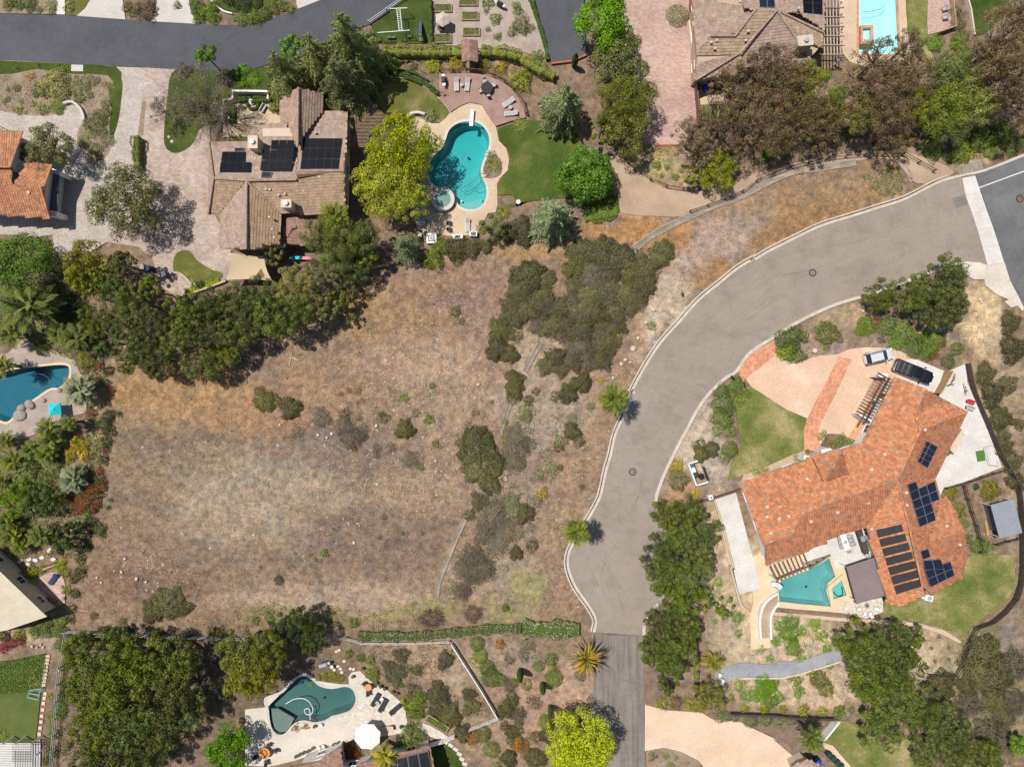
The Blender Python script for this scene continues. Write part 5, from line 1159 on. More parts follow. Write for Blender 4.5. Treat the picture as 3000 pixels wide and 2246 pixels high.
def finish_shrubs(keep=285):
    """the largest shrubs stay things of their own; the small rest is one mass of low plants"""
    al = sorted((o for d in DEFER for o in d[0]), key=lambda o: -o.scale.x*o.scale.y); small = set(o.name for o in al[keep:]); Q = []; C = []; R = np.random.RandomState(1)
    for out, desc, where, cat, grp in DEFER:
        k = [o for o in out if o.name not in small]
        drop = [o for o in out if o.name in small]
        if k: series(k, desc, where, cat, grp)
        for o in drop:
            me = o.data; nv = len(me.vertices); co = np.empty(nv*3, np.float32); me.vertices.foreach_get('co', co); q = co.reshape(-1, 4, 3); c = np.empty(nv*4, np.float32); me.color_attributes['Col'].data.foreach_get('color', c); c = c.reshape(-1, 4, 4)[:, 0, :3]
            i = R.choice(len(q), min(len(q), 420), replace=False); q, c = q[i], c[i]; ce = q.mean(1, keepdims=True); q = (ce+(q-ce)*2.1)*np.array(o.scale); a = o.rotation_euler.z; x = q[..., 0]*math.cos(a)-q[..., 1]*math.sin(a); y = q[..., 0]*math.sin(a)+q[..., 1]*math.cos(a)
            Q.append(np.stack([x, y, q[..., 2]], -1)+np.array(o.location)); C.append(c*R.uniform(.8, 1.2)); bpy.data.objects.remove(o)
    o = inst(quads_mesh('small_plants', np.concatenate(Q), np.concatenate(C), M['petal']), 'small_plants'); tag(o, 'small low plants and tufts scattered through gardens and lot', 'plants', None, 'stuff')
def hedge(label, path, w, h, pal, z0=-.1, dens=90, leaf=.17, closed=False, cat='hedge', name='hedge'):
    """clipped hedge: leafy skin over a solid core"""
    W_ = resample([p[:2] for p in G(path, h*.8)], .4); R = np.random.RandomState(int(abs(W_[0][0]*91+W_[0][1]*37)) % 9999)
    t = thing(name, label, cat, (*W_[0], 0)); L, Rr = ribbon(W_, w*.36, w*.36); mb = MB(); n = len(W_)
    ring = L+Rr[::-1]; mb.slab(ring, z0, h*.72); core = plain('hedge_core', tuple(np.array(pal[0])*.8), .9); mb.build('branches', core, t)
    P_ = np.array(W_); seg = np.linalg.norm(np.diff(P_, axis=0), axis=1); Ltot = seg.sum(); N = int(Ltot*(w+2*h)*dens)
    s = R.rand(N)*Ltot; cs = np.concatenate([[0], np.cumsum(seg)]); x = np.interp(s, cs, P_[:, 0]); y = np.interp(s, cs, P_[:, 1]); i = np.clip(np.searchsorted(cs, s)-1, 0, n-2)
    d = np.diff(P_, axis=0)[i]/seg[i][:, None]; nn = np.stack([-d[:, 1], d[:, 0]], 1); a = R.uniform(-1, 1, N)*1.75; u = np.sin(np.clip(a, -1.571, 1.571)); v = np.cos(np.clip(a, -1.571, 1.571))
    sq = lambda q: np.sign(q)*np.abs(q)**.55
    lum = 1+.16*np.sin(s*1.3+R.rand()*6)+.12*np.sin(s*2.9+R.rand()*6)+.07*np.sin(s*6.1); off = sq(u)*w*.5*lum; zz = np.where(np.abs(a) > 1.571, R.rand(N)*h*.7, h*(.55+.45*sq(v)))*lum+R.normal(size=N)*.03
    pos = np.stack([x+nn[:, 0]*off, y+nn[:, 1]*off, zz], 1); nrm = np.stack([nn[:, 0]*u, nn[:, 1]*u, v+.25], 1)+R.normal(size=(N, 3))*.5
    me = quads_mesh('foliage', rhomb(pos, nrm, leaf*R.uniform(.6, 1.4, N), 1.7, R)-np.array(t.location), pick(R, pal, N, .3), M['leafc']); inst(me, 'foliage', t); return t
def cover(name, label, poly, pal, dens, leaf, h=.22, cat=None, mat='leafc', asp=1.6, rag=.0, seed=1, clump=0., kind='stuff'):
    """ground cover / grass scattered over an area: one mass"""
    R = np.random.RandomState(seed); W_ = [p[:2] for p in G(poly)]; a = np.array(W_); lo, hi = a.min(0), a.max(0); N = int((hi-lo).prod()*dens)
    x, y = R.uniform(lo[0], hi[0], N), R.uniform(lo[1], hi[1], N); k = inside(x+(fbm(x+300, y+300, 3, 4)-.5)*rag, y+(fbm(x+300, y+300, 3, 9)-.5)*rag, W_)
    dn = fbm(x+400, y+400, 2.2, seed+5)
    if clump: k &= R.rand(N) < np.clip((dn-clump)*7, 0, 1)
    x, y, dn = x[k], y[k], dn[k]; N = len(x)
    if N < 4: return
    z = .02+h*np.clip(dn*1.5-.2, .1, 1.2)*R.uniform(.4, 1, N); nrm = R.normal(size=(N, 3))*.6+np.array([0, 0, 1.])
    o = inst(quads_mesh(name, rhomb(np.stack([x, y, z], 1), nrm, leaf*R.uniform(.6, 1.5, N), asp, R), pick(R, pal, N, .3), M[mat]), name); tag(o, label, cat or name.replace('_', ' '), None, kind)
def blades(name, label, poly, pal, dens, size, seed, cat='grass', colfn=None, rag=0., clump=0.):
    """upright dry / green blades over an area"""
    R = np.random.RandomState(seed); W_ = [p[:2] for p in G(poly)]; a = np.array(W_); lo, hi = a.min(0), a.max(0); N = int((hi-lo).prod()*dens)
    x, y = R.uniform(lo[0], hi[0], N), R.uniform(lo[1], hi[1], N); k = inside(x, y, W_)
    if clump: k &= R.rand(N) < np.clip((fbm(x+400, y+400, 1.6, seed+5)-clump)*6, .04, 1)
    x, y = x[k], y[k]; N = len(x); tg = R.normal(size=(N, 3)); tg[:, 2] = np.abs(tg[:, 2])*.7+.25; s = size*R.uniform(.5, 1.5, N)
    col = pick(R, pal, N, .3) if colfn is None else colfn(x*PXM+1500, 1123-y*PXM, R)
    tg /= np.linalg.norm(tg, axis=1, keepdims=True); pos = np.stack([x, y, np.full(N, -.06)], 1)+tg*(s*.5)[:, None]
    o = inst(quads_mesh(name, rhomb(pos, R.normal(size=(N, 3))+np.array([0, 0, .6]), s, 2.6, R, tg, .35), col, M['drygrass']), name); tag(o, label, cat, None, 'stuff')
# ---------------------------------------------------------------- planting
# street side and upper left
trees('cedar', 'feathery cedar', 'overhanging the dark street', 'a1 770,300,330,15 690,610,310,13 240,560,270,12 500,420,250,12', 13)
trees('bright', 'fresh green tree', 'behind the cedars by the street', 'a1 330,400,110,6', 6)
trees('bluecedar', 'blue green cedar', 'right of the timber deck', 'a2 480,800,240,11', 11)
trees('bluecedar', 'blue green cedar', 'at the corner of the pool lawn', 'b2 390,210,235,10', 10)
trees('bluecedar', 'dense young cedar', 'behind the white fire pit', 'b1 1220,460,160,8', 8)
trees('lime', 'yellow green pine', 'beside the kidney pool', 'a1 1200,1190,290,10 1080,1480,285,9 b1 1260,110,180,8', 9)
trees('bright', 'bright green tree', 'beside the asphalt drive end', 'a2 800,190,240,9', 9)
trees('bright', 'bright round tree', 'at the end of the pool lawn', 'a2 640,1400,240,7', 7)
trees('olive', 'rusty olive tree', 'left of the rose driveway', 'a2 980,820,260,9 960,1050,220,8', 8)
trees('greyolive', 'grey twiggy tree', 'left of the rose driveway', 'a2 930,500,240,8', 8)
trees('mid', 'green tree', 'in the hedge by the dirt track', 'a2 780,1050,110,5', 5)
trees('purple', 'leafless purple grey tree', 'on the island lawn', 'a0 1600,820,330,9 1300,880,110,5', 9)
trees('bright', 'lime green sapling', 'at the edge of the dark street', 'a0 1690,475,95,6', 6)
shrubs('purple', 'purple brown bush', 'near the lime green sapling', 'a0 1800,620,85 1480,560,70', 1.0)
trees('greyolive', 'grey olive tree', 'beside the terracotta roof', 'a0 370,1190,205,7', 7)
trees('olive', 'spreading olive green tree', 'between the two paver drives', 'a0 1010,1640,300,9,330', 9)
trees('bright', 'dense bright tree', 'below the terracotta house', 'b0 190,610,280,9,260', 9)
trees('olive', 'broad yellowish tree', 'above the big fan of palms', 'b0 720,640,230,8', 8)
# rows of trees above the vacant lot
trees('oak', 'dark olive tree', 'in the row above the lot', 'b0 1030,630,115,8 770,790,125,8 930,830,130,8 1230,830,110,8 1100,930,150,8 800,1060,130,8 1000,1090,140,7 860,1250,120,7 1240,1120,140,8 1050,1340,170,7 1300,1380,170,7 1420,1200,150,8', 8, group='trees above the vacant lot')
trees('oak', 'dark oak', 'in the middle of the lot tree row', 'b0 1480,1000,170,7 1650,930,180,8 1700,1130,180,8 1640,1400,180,7 1890,900,150,7 1930,1130,180,8 2060,950,150,8 1830,1310,130,6', 8, group='trees above the vacant lot')
trees('oak', 'dark green tree', 'casting the long lot shadow', 'b1 90,870,170,8 210,1040,190,9 360,1000,150,8', 8, group='trees above the vacant lot')
trees('greyolive', 'grey green tree', 'below the tan shade sail', 'b1 330,790,170,8 440,920,150,7 560,690,130,7 620,990,120,6 160,560,100,5', 7, group='trees above the vacant lot')
trees('fern', 'soft pepper tree', 'behind the brown house', 'b1 560,400,170,8 730,420,190,9 900,400,150,8 680,600,140,7', 8, group='trees above the vacant lot')
trees('oak', 'olive tree', 'at the end of the lot tree row', 'b1 800,700,150,6 900,560,120,6 720,860,120,5 790,1050,55,3', 6, group='trees above the vacant lot')
shrubs('palmlime', 'fan palm', 'at the corner of the brown house', 'b1 670,225,150', cat='palm', name='fan_palm', trunk=6.5)
trees('fern', 'soft green tree', 'beside the striped lounger', 'b1 1920,320,120,5', 5)
shrubs('mid', 'bright bush', 'along the pool terrace edge', 'b1 1450,570,105 1540,480,70 1480,430,60', .9)
shrubs('chapgreen', 'olive bush', 'along the pool terrace edge', 'b1 1640,480,110 1770,480,90 2080,360,90 2170,310,90 2200,420,70 1880,470,70 1660,590,50', .8)
trees('lime', 'yellow pine', 'at the bottom beside the road', 'd2 600,1480,290,9', 9)
# brown eucalyptus and others, upper right
trees('brown', 'brown gum tree', 'between the rose drive and the lot', 'a2 1530,1090,180,8 1560,1280,110,6', 8)
trees('brown', 'brown gum tree', 'in front of the taupe house', 'a3 230,620,300,11 -60,700,260,10 60,960,300,11 350,930,280,10 560,1000,220,9 -230,950,220,9', 10, group='gum trees, upper right')
trees('brown', 'thin brown gum', 'below the pale pool', 'a3 1070,760,300,11 1050,470,210,9 1320,620,220,9 1250,380,130,8 1150,1050,200,8', 10, group='gum trees, upper right')
trees('brown', 'tall brown gum', 'at the top right corner', 'a3 2080,330,280,13 2050,640,260,12 2160,800,250,12 1980,480,180,9 2200,180,200,12', 12, group='gum trees, upper right')
trees('olive', 'green brown gum tree', 'among the upper right brown gums', 'a3 430,640,170,8 900,950,170,8 640,900,150,7 1330,850,170,7 200,1150,130,6', 8)
trees('fern', 'soft green pepper tree', 'by the top right gums', 'a3 1650,640,240,9 1560,900,220,9 1780,820,220,9 1640,1010,180,7', 9)
trees('olive', 'olive green tree', 'beside the fenced dirt track', 'a2 1720,1370,180,5 1490,1420,90,4 1830,1300,110,4', 5)
shrubs('mid', 'green bush', 'above the cross street', 'a3 1490,1180,115 1720,1220,115 1880,1120,110 2050,1060,120 2150,1160,100 1960,1220,70', .8)
shrubs('bright', 'bright green bush', 'under the gum trees', 'a3 800,1070,60 620,600,55 720,760,80 130,1260,45 110,1120,30 1500,340,80 1680,340,60', .8)
shrubs('greyolive', 'grey green shrub', 'right of the pink patio', 'a3 1680,180,70 1720,300,80 1740,420,90 1660,90,60', .8)
# right oaks
trees('oak', 'live oak', 'at the street corner', 'b3 1055,860,140,5 1290,840,160,6 1580,720,190,7 1560,950,200,7 1400,950,150,6', 6)
trees('oak', 'live oak', 'along the road side of the white pad', 'c2 1300,1110,130,5 1480,1080,130,5 1560,1250,190,6 1420,1330,150,6 1260,1440,175,6 1520,1490,170,6', 6, group='oaks along the road')
trees('oak', 'live oak', 'along the lower right of the road', 'd2 1320,100,190,6 1540,140,160,6 1480,350,190,6 1270,470,150,6 1400,590,190,6 1250,710,170,6 1400,800,160,6 1300,950,120,5', 6, group='oaks along the road')
trees('oak', 'dark spreading tree', 'below the curved stone path', 'd3 860,640,180,7 1150,650,180,7 1000,800,220,8 1200,900,230,8 980,980,180,7 1180,1100,180,7', 8)
trees('oak', 'open leafy tree', 'on the bottom right lawn', 'd3 1050,1370,190,6', 6)
trees('oak', 'olive shrubby tree', 'at the bottom right corner', 'd3 1450,1180,180,5 1600,1350,190,5 1480,1520,180,5 1700,1560,160,5 1330,1240,130,4 1900,1600,150,5', 5)
shrubs('chapgrey', 'grey thicket', 'at the lower right edge', 'd3 1780,1160,120 1960,1390,130 2170,850,130 1450,1080,90 2180,1150,110 2080,1480,90', .8)
shrubs('chapgreen', 'sprawling green bush', 'outside the lower right fence', 'd3 1900,760,190 1980,960,170 1860,900,140 1980,1120,110 1560,990,120 2060,1280,100 1760,1000,90', .55)
trees('bright', 'dark conical bush', 'at the bottom right edge', 'd3 2170,1480,90,4', 4)
shrubs('chap', 'grey brown bush', 'outside the right yard fence', 'b3 2120,1090,95 2150,1300,115 1920,1500,90 2090,1590,80 c3 1980,150,110 2040,350,110 2060,570,80 2140,700,95 2160,860,80 2050,480,60 2190,400,50', .8)
shrubs('round', 'dark round shrub', 'left of the fallen yard gate', 'b3 1610,1410,60 1680,1300,60', .9)
shrubs('dark', 'dark bush', 'over the lot bottom fence', 'd0 1000,590,70 1250,600,80 1500,610,70 1750,600,90 840,570,60', .9)
# big trees lower left
trees('oak', 'shaggy olive tree', 'in the lower left grove', 'd0 680,720,160,8 850,760,200,9 1100,780,230,10 1380,800,220,10 760,1020,210,9 1020,1050,250,11 1330,1080,240,10 1520,1180,170,8 740,1300,200,9 1000,1330,240,10 1280,1350,210,9 700,1530,170,8 920,1580,210,9 1200,1560,180,8', 10, group='lower left grove')
trees('olive', 'tall yellow olive tree', 'beside the lagoon pool', 'd0 1960,700,200,10 2020,900,210,10 d1 120,700,170,10 100,930,150,9', 10)
trees('dark', 'dark tree', 'at the white rail fence', 'd1 390,480,130,6 300,560,130,7 470,610,130,6 250,480,90,5', 6)
trees('mid', 'small green tree', 'behind the white rail corner', 'd0 690,640,90,4 620,640,70,3 960,600,90,4', 4)
trees('bright', 'vivid green tree', 'below the lower left grove', 'd0 1850,1520,195,6', 6)
# palms and lush garden, left
shrubs('palm', 'huge date palm', 'above the dark blue pool', 'b0 240,960,290', cat='palm', name='date_palm', trunk=4.5)
shrubs('palmblue', 'silvery blue palm', 'beside the dark blue pool', 'c0 655,120,165', cat='palm', name='blue_palm', trunk=2.2)
shrubs('palmgreen', 'leafy palm', 'around the dark blue pool', 'b0 620,1220,160 480,1180,110 100,1180,140 50,1440,110 c0 400,420,110 560,380,90', cat='palm', name='palm', trunk=3.)
shrubs('dark', 'dark glossy bush', 'beside the huge date palm', 'b0 520,900,100 600,1030,120 490,1060,80 330,1300,70 420,800,70 b0 700,1130,90', .9)
shrubs('yellowgreen', 'yellow green bush', 'left of the lot corner', 'b0 680,1400,80 600,760,70 110,1060,70 c0 480,1000,60', .9)
shrubs('palmgreen', 'garden palm', 'in the lush left garden', 'c0 420,520,130 260,600,100 110,690,110 60,520,90 380,640,100 60,1180,120 330,1290,120 110,1290,120 170,1370,90 20,860,90', cat='palm', name='palm', trunk=1.6, group='palms of the left garden')
shrubs('palmblue', 'pale blue palm', 'in the lush left garden', 'c0 600,830,145', cat='palm', name='blue_palm', trunk=1.4)
shrubs('gold', 'golden flowering bush', 'in the lush left garden', 'c0 620,560,95 560,640,60 670,640,60', .8)
shrubs('fern', 'spiky green bush', 'in the lush left garden', 'c0 200,790,130 320,850,110 150,900,100 420,740,80', .9)
trees('mid', 'dark leafy tree', 'in the lush left garden', 'c0 120,1010,150,5 300,1010,140,5 400,930,80,4', 5)
trees('dark', 'dark bush tree', 'near the left stepping stones', 'c0 520,1340,110,4 600,1250,80,3 470,1230,70,3', 4)
shrubs('red', 'rusty flowering bush', 'along the left lot edge', 'c0 720,310,60 560,380,40 640,1040,90 720,920,70 760,1050,60 800,900,60', .8)
shrubs('magenta', 'magenta bougainvillea', 'along the left lot edge', 'b0 800,1450,45 c0 890,120,42 800,770,40 720,660,35 850,600,35', .8, name='bougainvillea')
shrubs('dark', 'dark vine clump', 'along the left lot edge', 'b0 870,1480,50 c0 860,60,40 870,330,60 880,450,60 830,400,70 850,540,60 830,680,50 800,850,60 790,960,55 730,1080,60 720,1190,65 790,1240,60 690,1290,60 690,1400,50 640,1480,60 640,1590,60 d0 590,140,50 600,260,45 570,380,45 560,460,45', .8, group='vines on the left lot edge')
shrubs('agave', 'blue green agave', 'in the dry lot by its left edge', 'c0 955,310,48 885,1008,40 868,1070,38 820,1300,50', .8, cat='agave', name='agave')
shrubs('yellowgreen', 'mustard green bush', 'beside the lower left patio', 'd0 230,110,80 520,90,50 470,30,60 200,130,50 530,230,45 330,60,45 440,370,40', .7)
shrubs('mid', 'fresh green bush', 'below the cream roof', 'd0 340,540,90 270,570,60 480,490,60 440,560,50', .7)
shrubs('magenta', 'crimson bougainvillea', 'below the cream roof', 'd0 60,660,65 150,640,55 10,700,50', .7, name='bougainvillea')
shrubs('yellowgreen', 'yellow bush', 'below the cream roof', 'd0 160,590,45 120,610,40', .8)
shrubs('dark', 'dark bush', 'at the far left below the cream roof', 'd0 20,600,60', .9)
shrubs('sago', 'dark sago palm', 'by the putting green', 'd0 265,970,75 10,1400,70 395,1270,50 400,1090,45', .5, cat='palm', name='sago_palm')
shrubs('mid', 'green bush', 'beside the left rail fence', 'd0 500,580,60 480,680,60 510,850,50 490,1100,60 470,1210,70 420,1400,60 410,1540,60 380,1610,50 500,1000,45', .8, group='bushes beside the left rail fence')
# upper-left beds
shrubs('redaloe', 'red aloe', 'in the upper left bed', 'a0 235,610,70 835,675,45 260,840,40', .6, cat='aloe', name='aloe')
shrubs('yucca', 'dark green yucca', 'on the upper left lawn', 'a0 300,515,48 125,545,40', .9, cat='yucca', name='yucca')
shrubs('greyolive', 'grey twiggy bush', 'in the upper left bed', 'a0 430,680,150 300,730,70 520,640,60', .6)
shrubs('sage', 'pale striped succulent', 'in the upper left bed', 'a0 610,650,55 690,640,60 680,700,60 620,730,50 760,650,50', .6, cat='succulent', name='succulent')
shrubs('fern', 'spiky green clump', 'in the upper left bed', 'a0 340,880,60 130,710,40 60,720,30 60,800,30 170,820,25 30,820,30 630,790,60 720,770,40 880,690,40 460,860,70', .7, group='clumps of the upper left bed')
shrubs('yellowgreen', 'mustard cushion plant', 'in the upper left bed', 'a0 145,885,42 205,905,25 270,840,30', .7)
shrubs('sage', 'bluish creeping shrub', 'on the teardrop bed', 'a0 680,1140,70 860,1130,70 740,1050,80 480,880,50', .35)
shrubs('greyolive', 'loose grey shrub', 'on the teardrop bed', 'a0 760,1000,110 830,920,70 770,1200,60 720,1260,40 800,1270,35 850,840,50', .6)
shrubs('dark', 'dark bush', 'with white boulders on the island lawn', 'a0 1400,1060,48', .8)
shrubs('mid', 'green bush', 'above the dark street', 'a0 310,70,38 230,30,60 60,20,60 140,20,60 1100,60,45 1060,110,30 1430,40,40', .9, group='bushes above the dark street')
shrubs('white', 'white flowering bush', 'above the dark street', 'a0 400,50,60 550,50,50', .9)
shrubs('brown', 'dusky bush', 'between two grey driveways', 'a0 1170,70,95 1020,50,50', 1.1)
shrubs('mid', 'leafy bush', 'in the mound by the street curve', 'a0 1600,60,70 1680,90,80 1600,150,50 1730,140,55 1560,20,50 1720,40,55', .9)
shrubs('mid', 'hedge bush', 'rimming the top left lawn', 'a0 1960,150,60 2050,150,60 2130,120,60 1900,140,40 a1 20,130,70 90,100,65 160,60,65 230,40,60 300,70,45', .8, group='bushes rimming the top left lawn')
shrubs('dark', 'dark shrub', 'in the round top left lawn', 'a0 1950,10,80 2060,0,80 1850,0,60', .9)
# garden terraces above the kidney pool
shrubs('yellowgreen', 'yellow green bush', 'between the hedge and the deck', 'a1 1120,525,70 1460,520,75 1870,515,60 2170,640,100 1790,500,30', .9)
shrubs('gold', 'golden bush', 'between the hedge and the deck', 'a1 1640,510,75 2010,540,60', .9)
shrubs('mid', 'green bush', 'in the vegetable garden', 'a1 1965,145,55 1985,290,40 1900,20,60 2150,80,50 2130,40,40 a2 265,450,55 140,620,60', .9)
shrubs('greyolive', 'grey green bush', 'in the vegetable garden', 'a2 130,190,90 60,250,50 200,220,45', .9)
shrubs('chap', 'brown potted bush', 'in the vegetable garden', 'a1 1890,92,25 1905,235,28 1300,535,40', 1.)
shrubs('sago', 'sago palm', 'around the kidney pool', 'a1 1950,1325,85 1500,1145,70 2165,1005,85 b1 2030,190,75', .5, cat='palm', name='sago_palm')
shrubs('white', 'white flowering shrub', 'on the dry lawn edge', 'a1 1440,930,60', .9)
shrubs('white', 'flowering shrub', 'on the pool island bed', 'a1 1945,1250,40 1890,1400,30', .8)
shrubs('red', 'dark red shrub', 'by the curved white bench', 'a1 1190,945,50 1460,1530,20', .8)
shrubs('bright', 'bright shrub', 'under the cedars by the brown house', 'a1 620,760,60 180,800,40 a0 1960,560,60 2050,640,60 1960,680,60 1850,780,50', .8)
shrubs('roundlight', 'half round shrub', 'against the upper right brick pier', 'a2 1400,110,100', .8)
shrubs('mid', 'grassy tuft', 'on the bank above the dirt track', 'a2 1232,1335,38 1310,1350,26 1085,1345,30 1380,1425,36 1270,1420,22 1430,1380,24', .8)
# chaparral on the lot
shrubs('chapgreen', 'broad olive bush', 'in the lot thicket', 'b2 190,720,160 110,830,100 280,850,110 330,720,90 620,520,130 780,520,150 930,560,140 560,640,110 1000,660,120 1260,540,110 1300,480,70 870,660,120 1130,640,120', .5, group='thicket on the lot')
shrubs('chap', 'brown green bush', 'in the lot thicket', 'b2 560,790,80 700,880,120 840,850,130 1000,860,120 1130,800,120 60,960,100 180,1000,110 330,960,110 450,980,110 600,1010,120 760,1000,130 900,1000,110 1000,950,90 380,1120,110 520,1130,110 640,1160,120', .5, group='thicket on the lot')
shrubs('chapgrey', 'grey bush', 'in the lot thicket', 'b2 700,700,110 650,630,80 1080,900,90 760,780,90 560,910,70 160,880,70 250,1120,70 820,940,80 580,1280,110 680,1400,90 470,1200,70', .45, group='thicket on the lot')
shrubs('chap', 'scrub bush', 'at the lower end of the thicket', 'b2 780,1160,110 900,1120,90 800,1280,120 700,1290,100 880,1250,80 790,1400,90 420,1370,90 560,1400,90 330,1440,80 450,1470,70 40,1350,80 100,1200,60 30,1180,60', .5, group='thicket on the lot')
shrubs('gold', 'yellow flowering bush', 'at the thicket edge', 'b2 900,1190,38 900,1240,25 780,1560,25 c1 2025,530,28 2030,490,18 c2 375,690,16', .7, group='yellow flowering bushes')
shrubs('chapgreen', 'dark scrub bush', 'left of the concrete ditch', 'b1 1640,1000,50 1690,1080,30 2100,1050,110 1990,1150,100 1980,1300,110 2080,1340,80 2120,1550,90 c1 2120,110,90 2100,180,60', .6, group='scrub by the ditch')
shrubs('chapgreen', 'round dark green bush', 'at the orange corner of the lot', 'c1 90,210,95 180,200,60 295,265,100 50,130,50', .6)
shrubs('chapgrey', 'grey bush', 'scattered in the lot middle', 'c1 555,345,90 740,310,60 360,455,60 740,410,85 775,520,80 860,490,70 900,430,45 1000,590,50 1000,640,35 1120,580,50 1270,680,75 1320,300,45 860,345,30 710,150,28 780,120,25 850,125,35 850,215,22 890,205,22 1800,295,40 1740,390,30', .5, group='grey bushes on the lot')
shrubs('broom', 'olive bush', 'among the grey bushes on the lot', 'c1 1230,435,85 820,590,30 1060,345,50 1040,310,30', .7)
shrubs('mid', 'small green plant', 'scattered in the lot', 'c1 1225,180,42 1420,355,50 1455,85,28 1480,550,35 1065,1145,28 1025,1310,24 1210,1275,20 1370,1275,18 1935,215,22 580,1440,38 1360,740,35 60,1555,20 2040,375,35 345,1440,16 510,1490,22 650,1240,14', .6, group='small green plants on the lot')
shrubs('broom', 'wide wispy bush', 'beside the ditch in the lot', 'c1 1840,620,190,1.5 1870,760,170,1.4 1800,520,120,1.2', .5)
shrubs('broom', 'spreading brushy bush', 'at the lower left of the lot', 'd0 1350,350,190,1.3,135 1230,400,100', .5)
shrubs('chap', 'brown scrub', 'below the wispy bush', 'c1 1830,1020,80 1750,1130,60 1900,900,70 1680,550,50', .5)
shrubs('chapgrey', 'dry grey bush', 'right of the ditch', 'c1 1950,1150,150 2050,1250,110 1880,1280,100 1980,1350,90 1780,1480,120 1850,1560,110 1700,1560,90 d1 1780,90,110 1850,60,90 1690,240,80 c2 80,620,130 60,480,90 150,560,80 100,700,80 30,700,70', .4, group='dry bushes right of the ditch')
shrubs('sage', 'pale sage', 'right of the ditch', 'c1 2080,1030,70 2110,1090,60 2150,720,60 2190,300,60 2160,1300,35 c2 60,1030,75 100,1110,50 170,330,65 450,530,60 370,750,55 110,1290,40 540,350,50 690,250,40 270,800,45 220,560,40', .5, group='sage on the lot')
shrubs('chapgreen', 'green bush', 'above the palm by the kerb', 'c2 540,450,75 600,530,60 430,580,50 190,200,50 620,60,90 510,150,80 445,745,28 410,170,50 250,130,40 620,900,28 160,1120,90 220,1380,60 90,1440,60', .7, group='green bushes near the kerb')
shrubs('gold', 'round yellow bush', 'halfway between the two kerb palms', 'c2 300,955,55', .6)
shrubs('fern', 'fresh green clump', 'beside the pale kerb earth', 'b2 1190,1120,45,0.4', .5)
shrubs('twiggy', 'bare twig bush', 'along the bottom of the lot', 'd1 1445,465,115,1.0,85 1780,425,75 205,150,42 1700,240,70', .7)
shrubs('mid', 'green bush', 'along the bottom of the lot', 'd1 820,500,45 2045,375,35 110,415,28 140,470,40 20,480,40 d2 10,380,28', .8, group='green bushes along the lot bottom')
shrubs('chapgreen', 'dull green bush', 'at the lower left lot corner', 'd0 750,440,40 990,480,35', .8)
# street palms and giant aloe
shrubs('palmlime', 'upper fan palm', 'at the kerb of the road bend', 'c2 872,190,155', cat='palm', name='fan_palm', trunk=7.0)
shrubs('palmlime', 'lower fan palm', 'at the kerb near the road narrowing', 'c2 575,1262,140', cat='palm', name='fan_palm', trunk=7.0)
shrubs('aloe', 'giant orange tinged aloe', 'at the left edge of the lower road', 'd2 655,780,190', cat='aloe', name='giant_aloe', trunk=2.2)
# lower middle garden
shrubs('round', 'clipped ball shrub', 'in the lower road garden', 'd2 272,850,52 370,795,62 395,950,80 172,1000,52 475,1260,52 610,930,50 330,1310,70', .95, name='ball_shrub')
shrubs('round', 'clipped green shrub', 'right of the white diagonal fence', 'd1 1815,670,65 1840,770,70 1900,870,70 1930,950,80 2000,960,60 1860,1400,75 1930,1530,70 1980,1650,40', .9, name='ball_shrub')
shrubs('orange', 'russet round shrub', 'beside the lower lot hedge', 'd1 2002,672,48', .9)
shrubs('yellowgreen', 'small yellow shrub', 'in the lower road garden', 'd2 75,970,32 395,855,30 d1 2115,970,28', .9)
shrubs('orange', 'orange tinged shrub', 'in the lower road garden', 'd2 130,1480,75 d1 1780,1420,70 2150,1480,60', .8)
shrubs('chapgrey', 'grey low shrub', 'in the lower road garden', 'd2 205,1120,45 150,750,60 100,1240,80 40,1000,60 250,1150,60 220,690,40 30,800,50', .5)
shrubs('chapgreen', 'rough green shrub', 'in the lower road garden', 'd2 60,1140,60 100,1350,60 30,1600,80 250,1600,90 240,1420,50 340,1420,70 40,1450,40 180,1560,60 680,1180,40 d1 2050,1200,80 2100,1100,60 1700,1390,80 2100,1380,60 2040,1330,50 2000,1250,40', .7, group='rough shrubs of the lower road garden')
shrubs('chap', 'scrubby bush', 'on the slope inside the diagonal fence', 'd1 1100,850,60 1150,920,90 1220,880,60 1330,880,55 1500,1080,110 1600,1250,110 1480,1200,80 1750,1080,60 1770,1170,80 1300,1040,60 1560,800,80 1200,760,70', .5, group='scrub inside the diagonal fence')
shrubs('mid', 'leafy garden bush', 'beside the flagstone patio', 'd1 970,910,65 950,800,45 1320,880,40 1310,1170,100 1360,1100,60 1290,1230,60 1200,1000,30 870,780,40 775,750,45', .8, group='bushes beside the flagstone patio')
shrubs('fern', 'feathery bush', 'above the bottom edge house', 'd1 1290,1420,110 1220,1480,60 1330,1480,60', .9)
shrubs('yellowgreen', 'yellowish bush', 'beside the lagoon pool', 'd1 530,940,35 640,930,50 700,940,40 470,1000,25 590,930,40', .7)
shrubs('red', 'mixed flower clump', 'in the lagoon planting pocket', 'd1 350,1340,45 430,1330,40', .4)
shrubs('red', 'flowering bush', 'by the bottom edge house', 'd1 800,1560,70 750,1500,50 850,1600,50', .8)
shrubs('palmyellow', 'golden palm', 'in front of the bottom edge house', 'd1 1060,1560,130', cat='palm', name='golden_palm', trunk=4.)
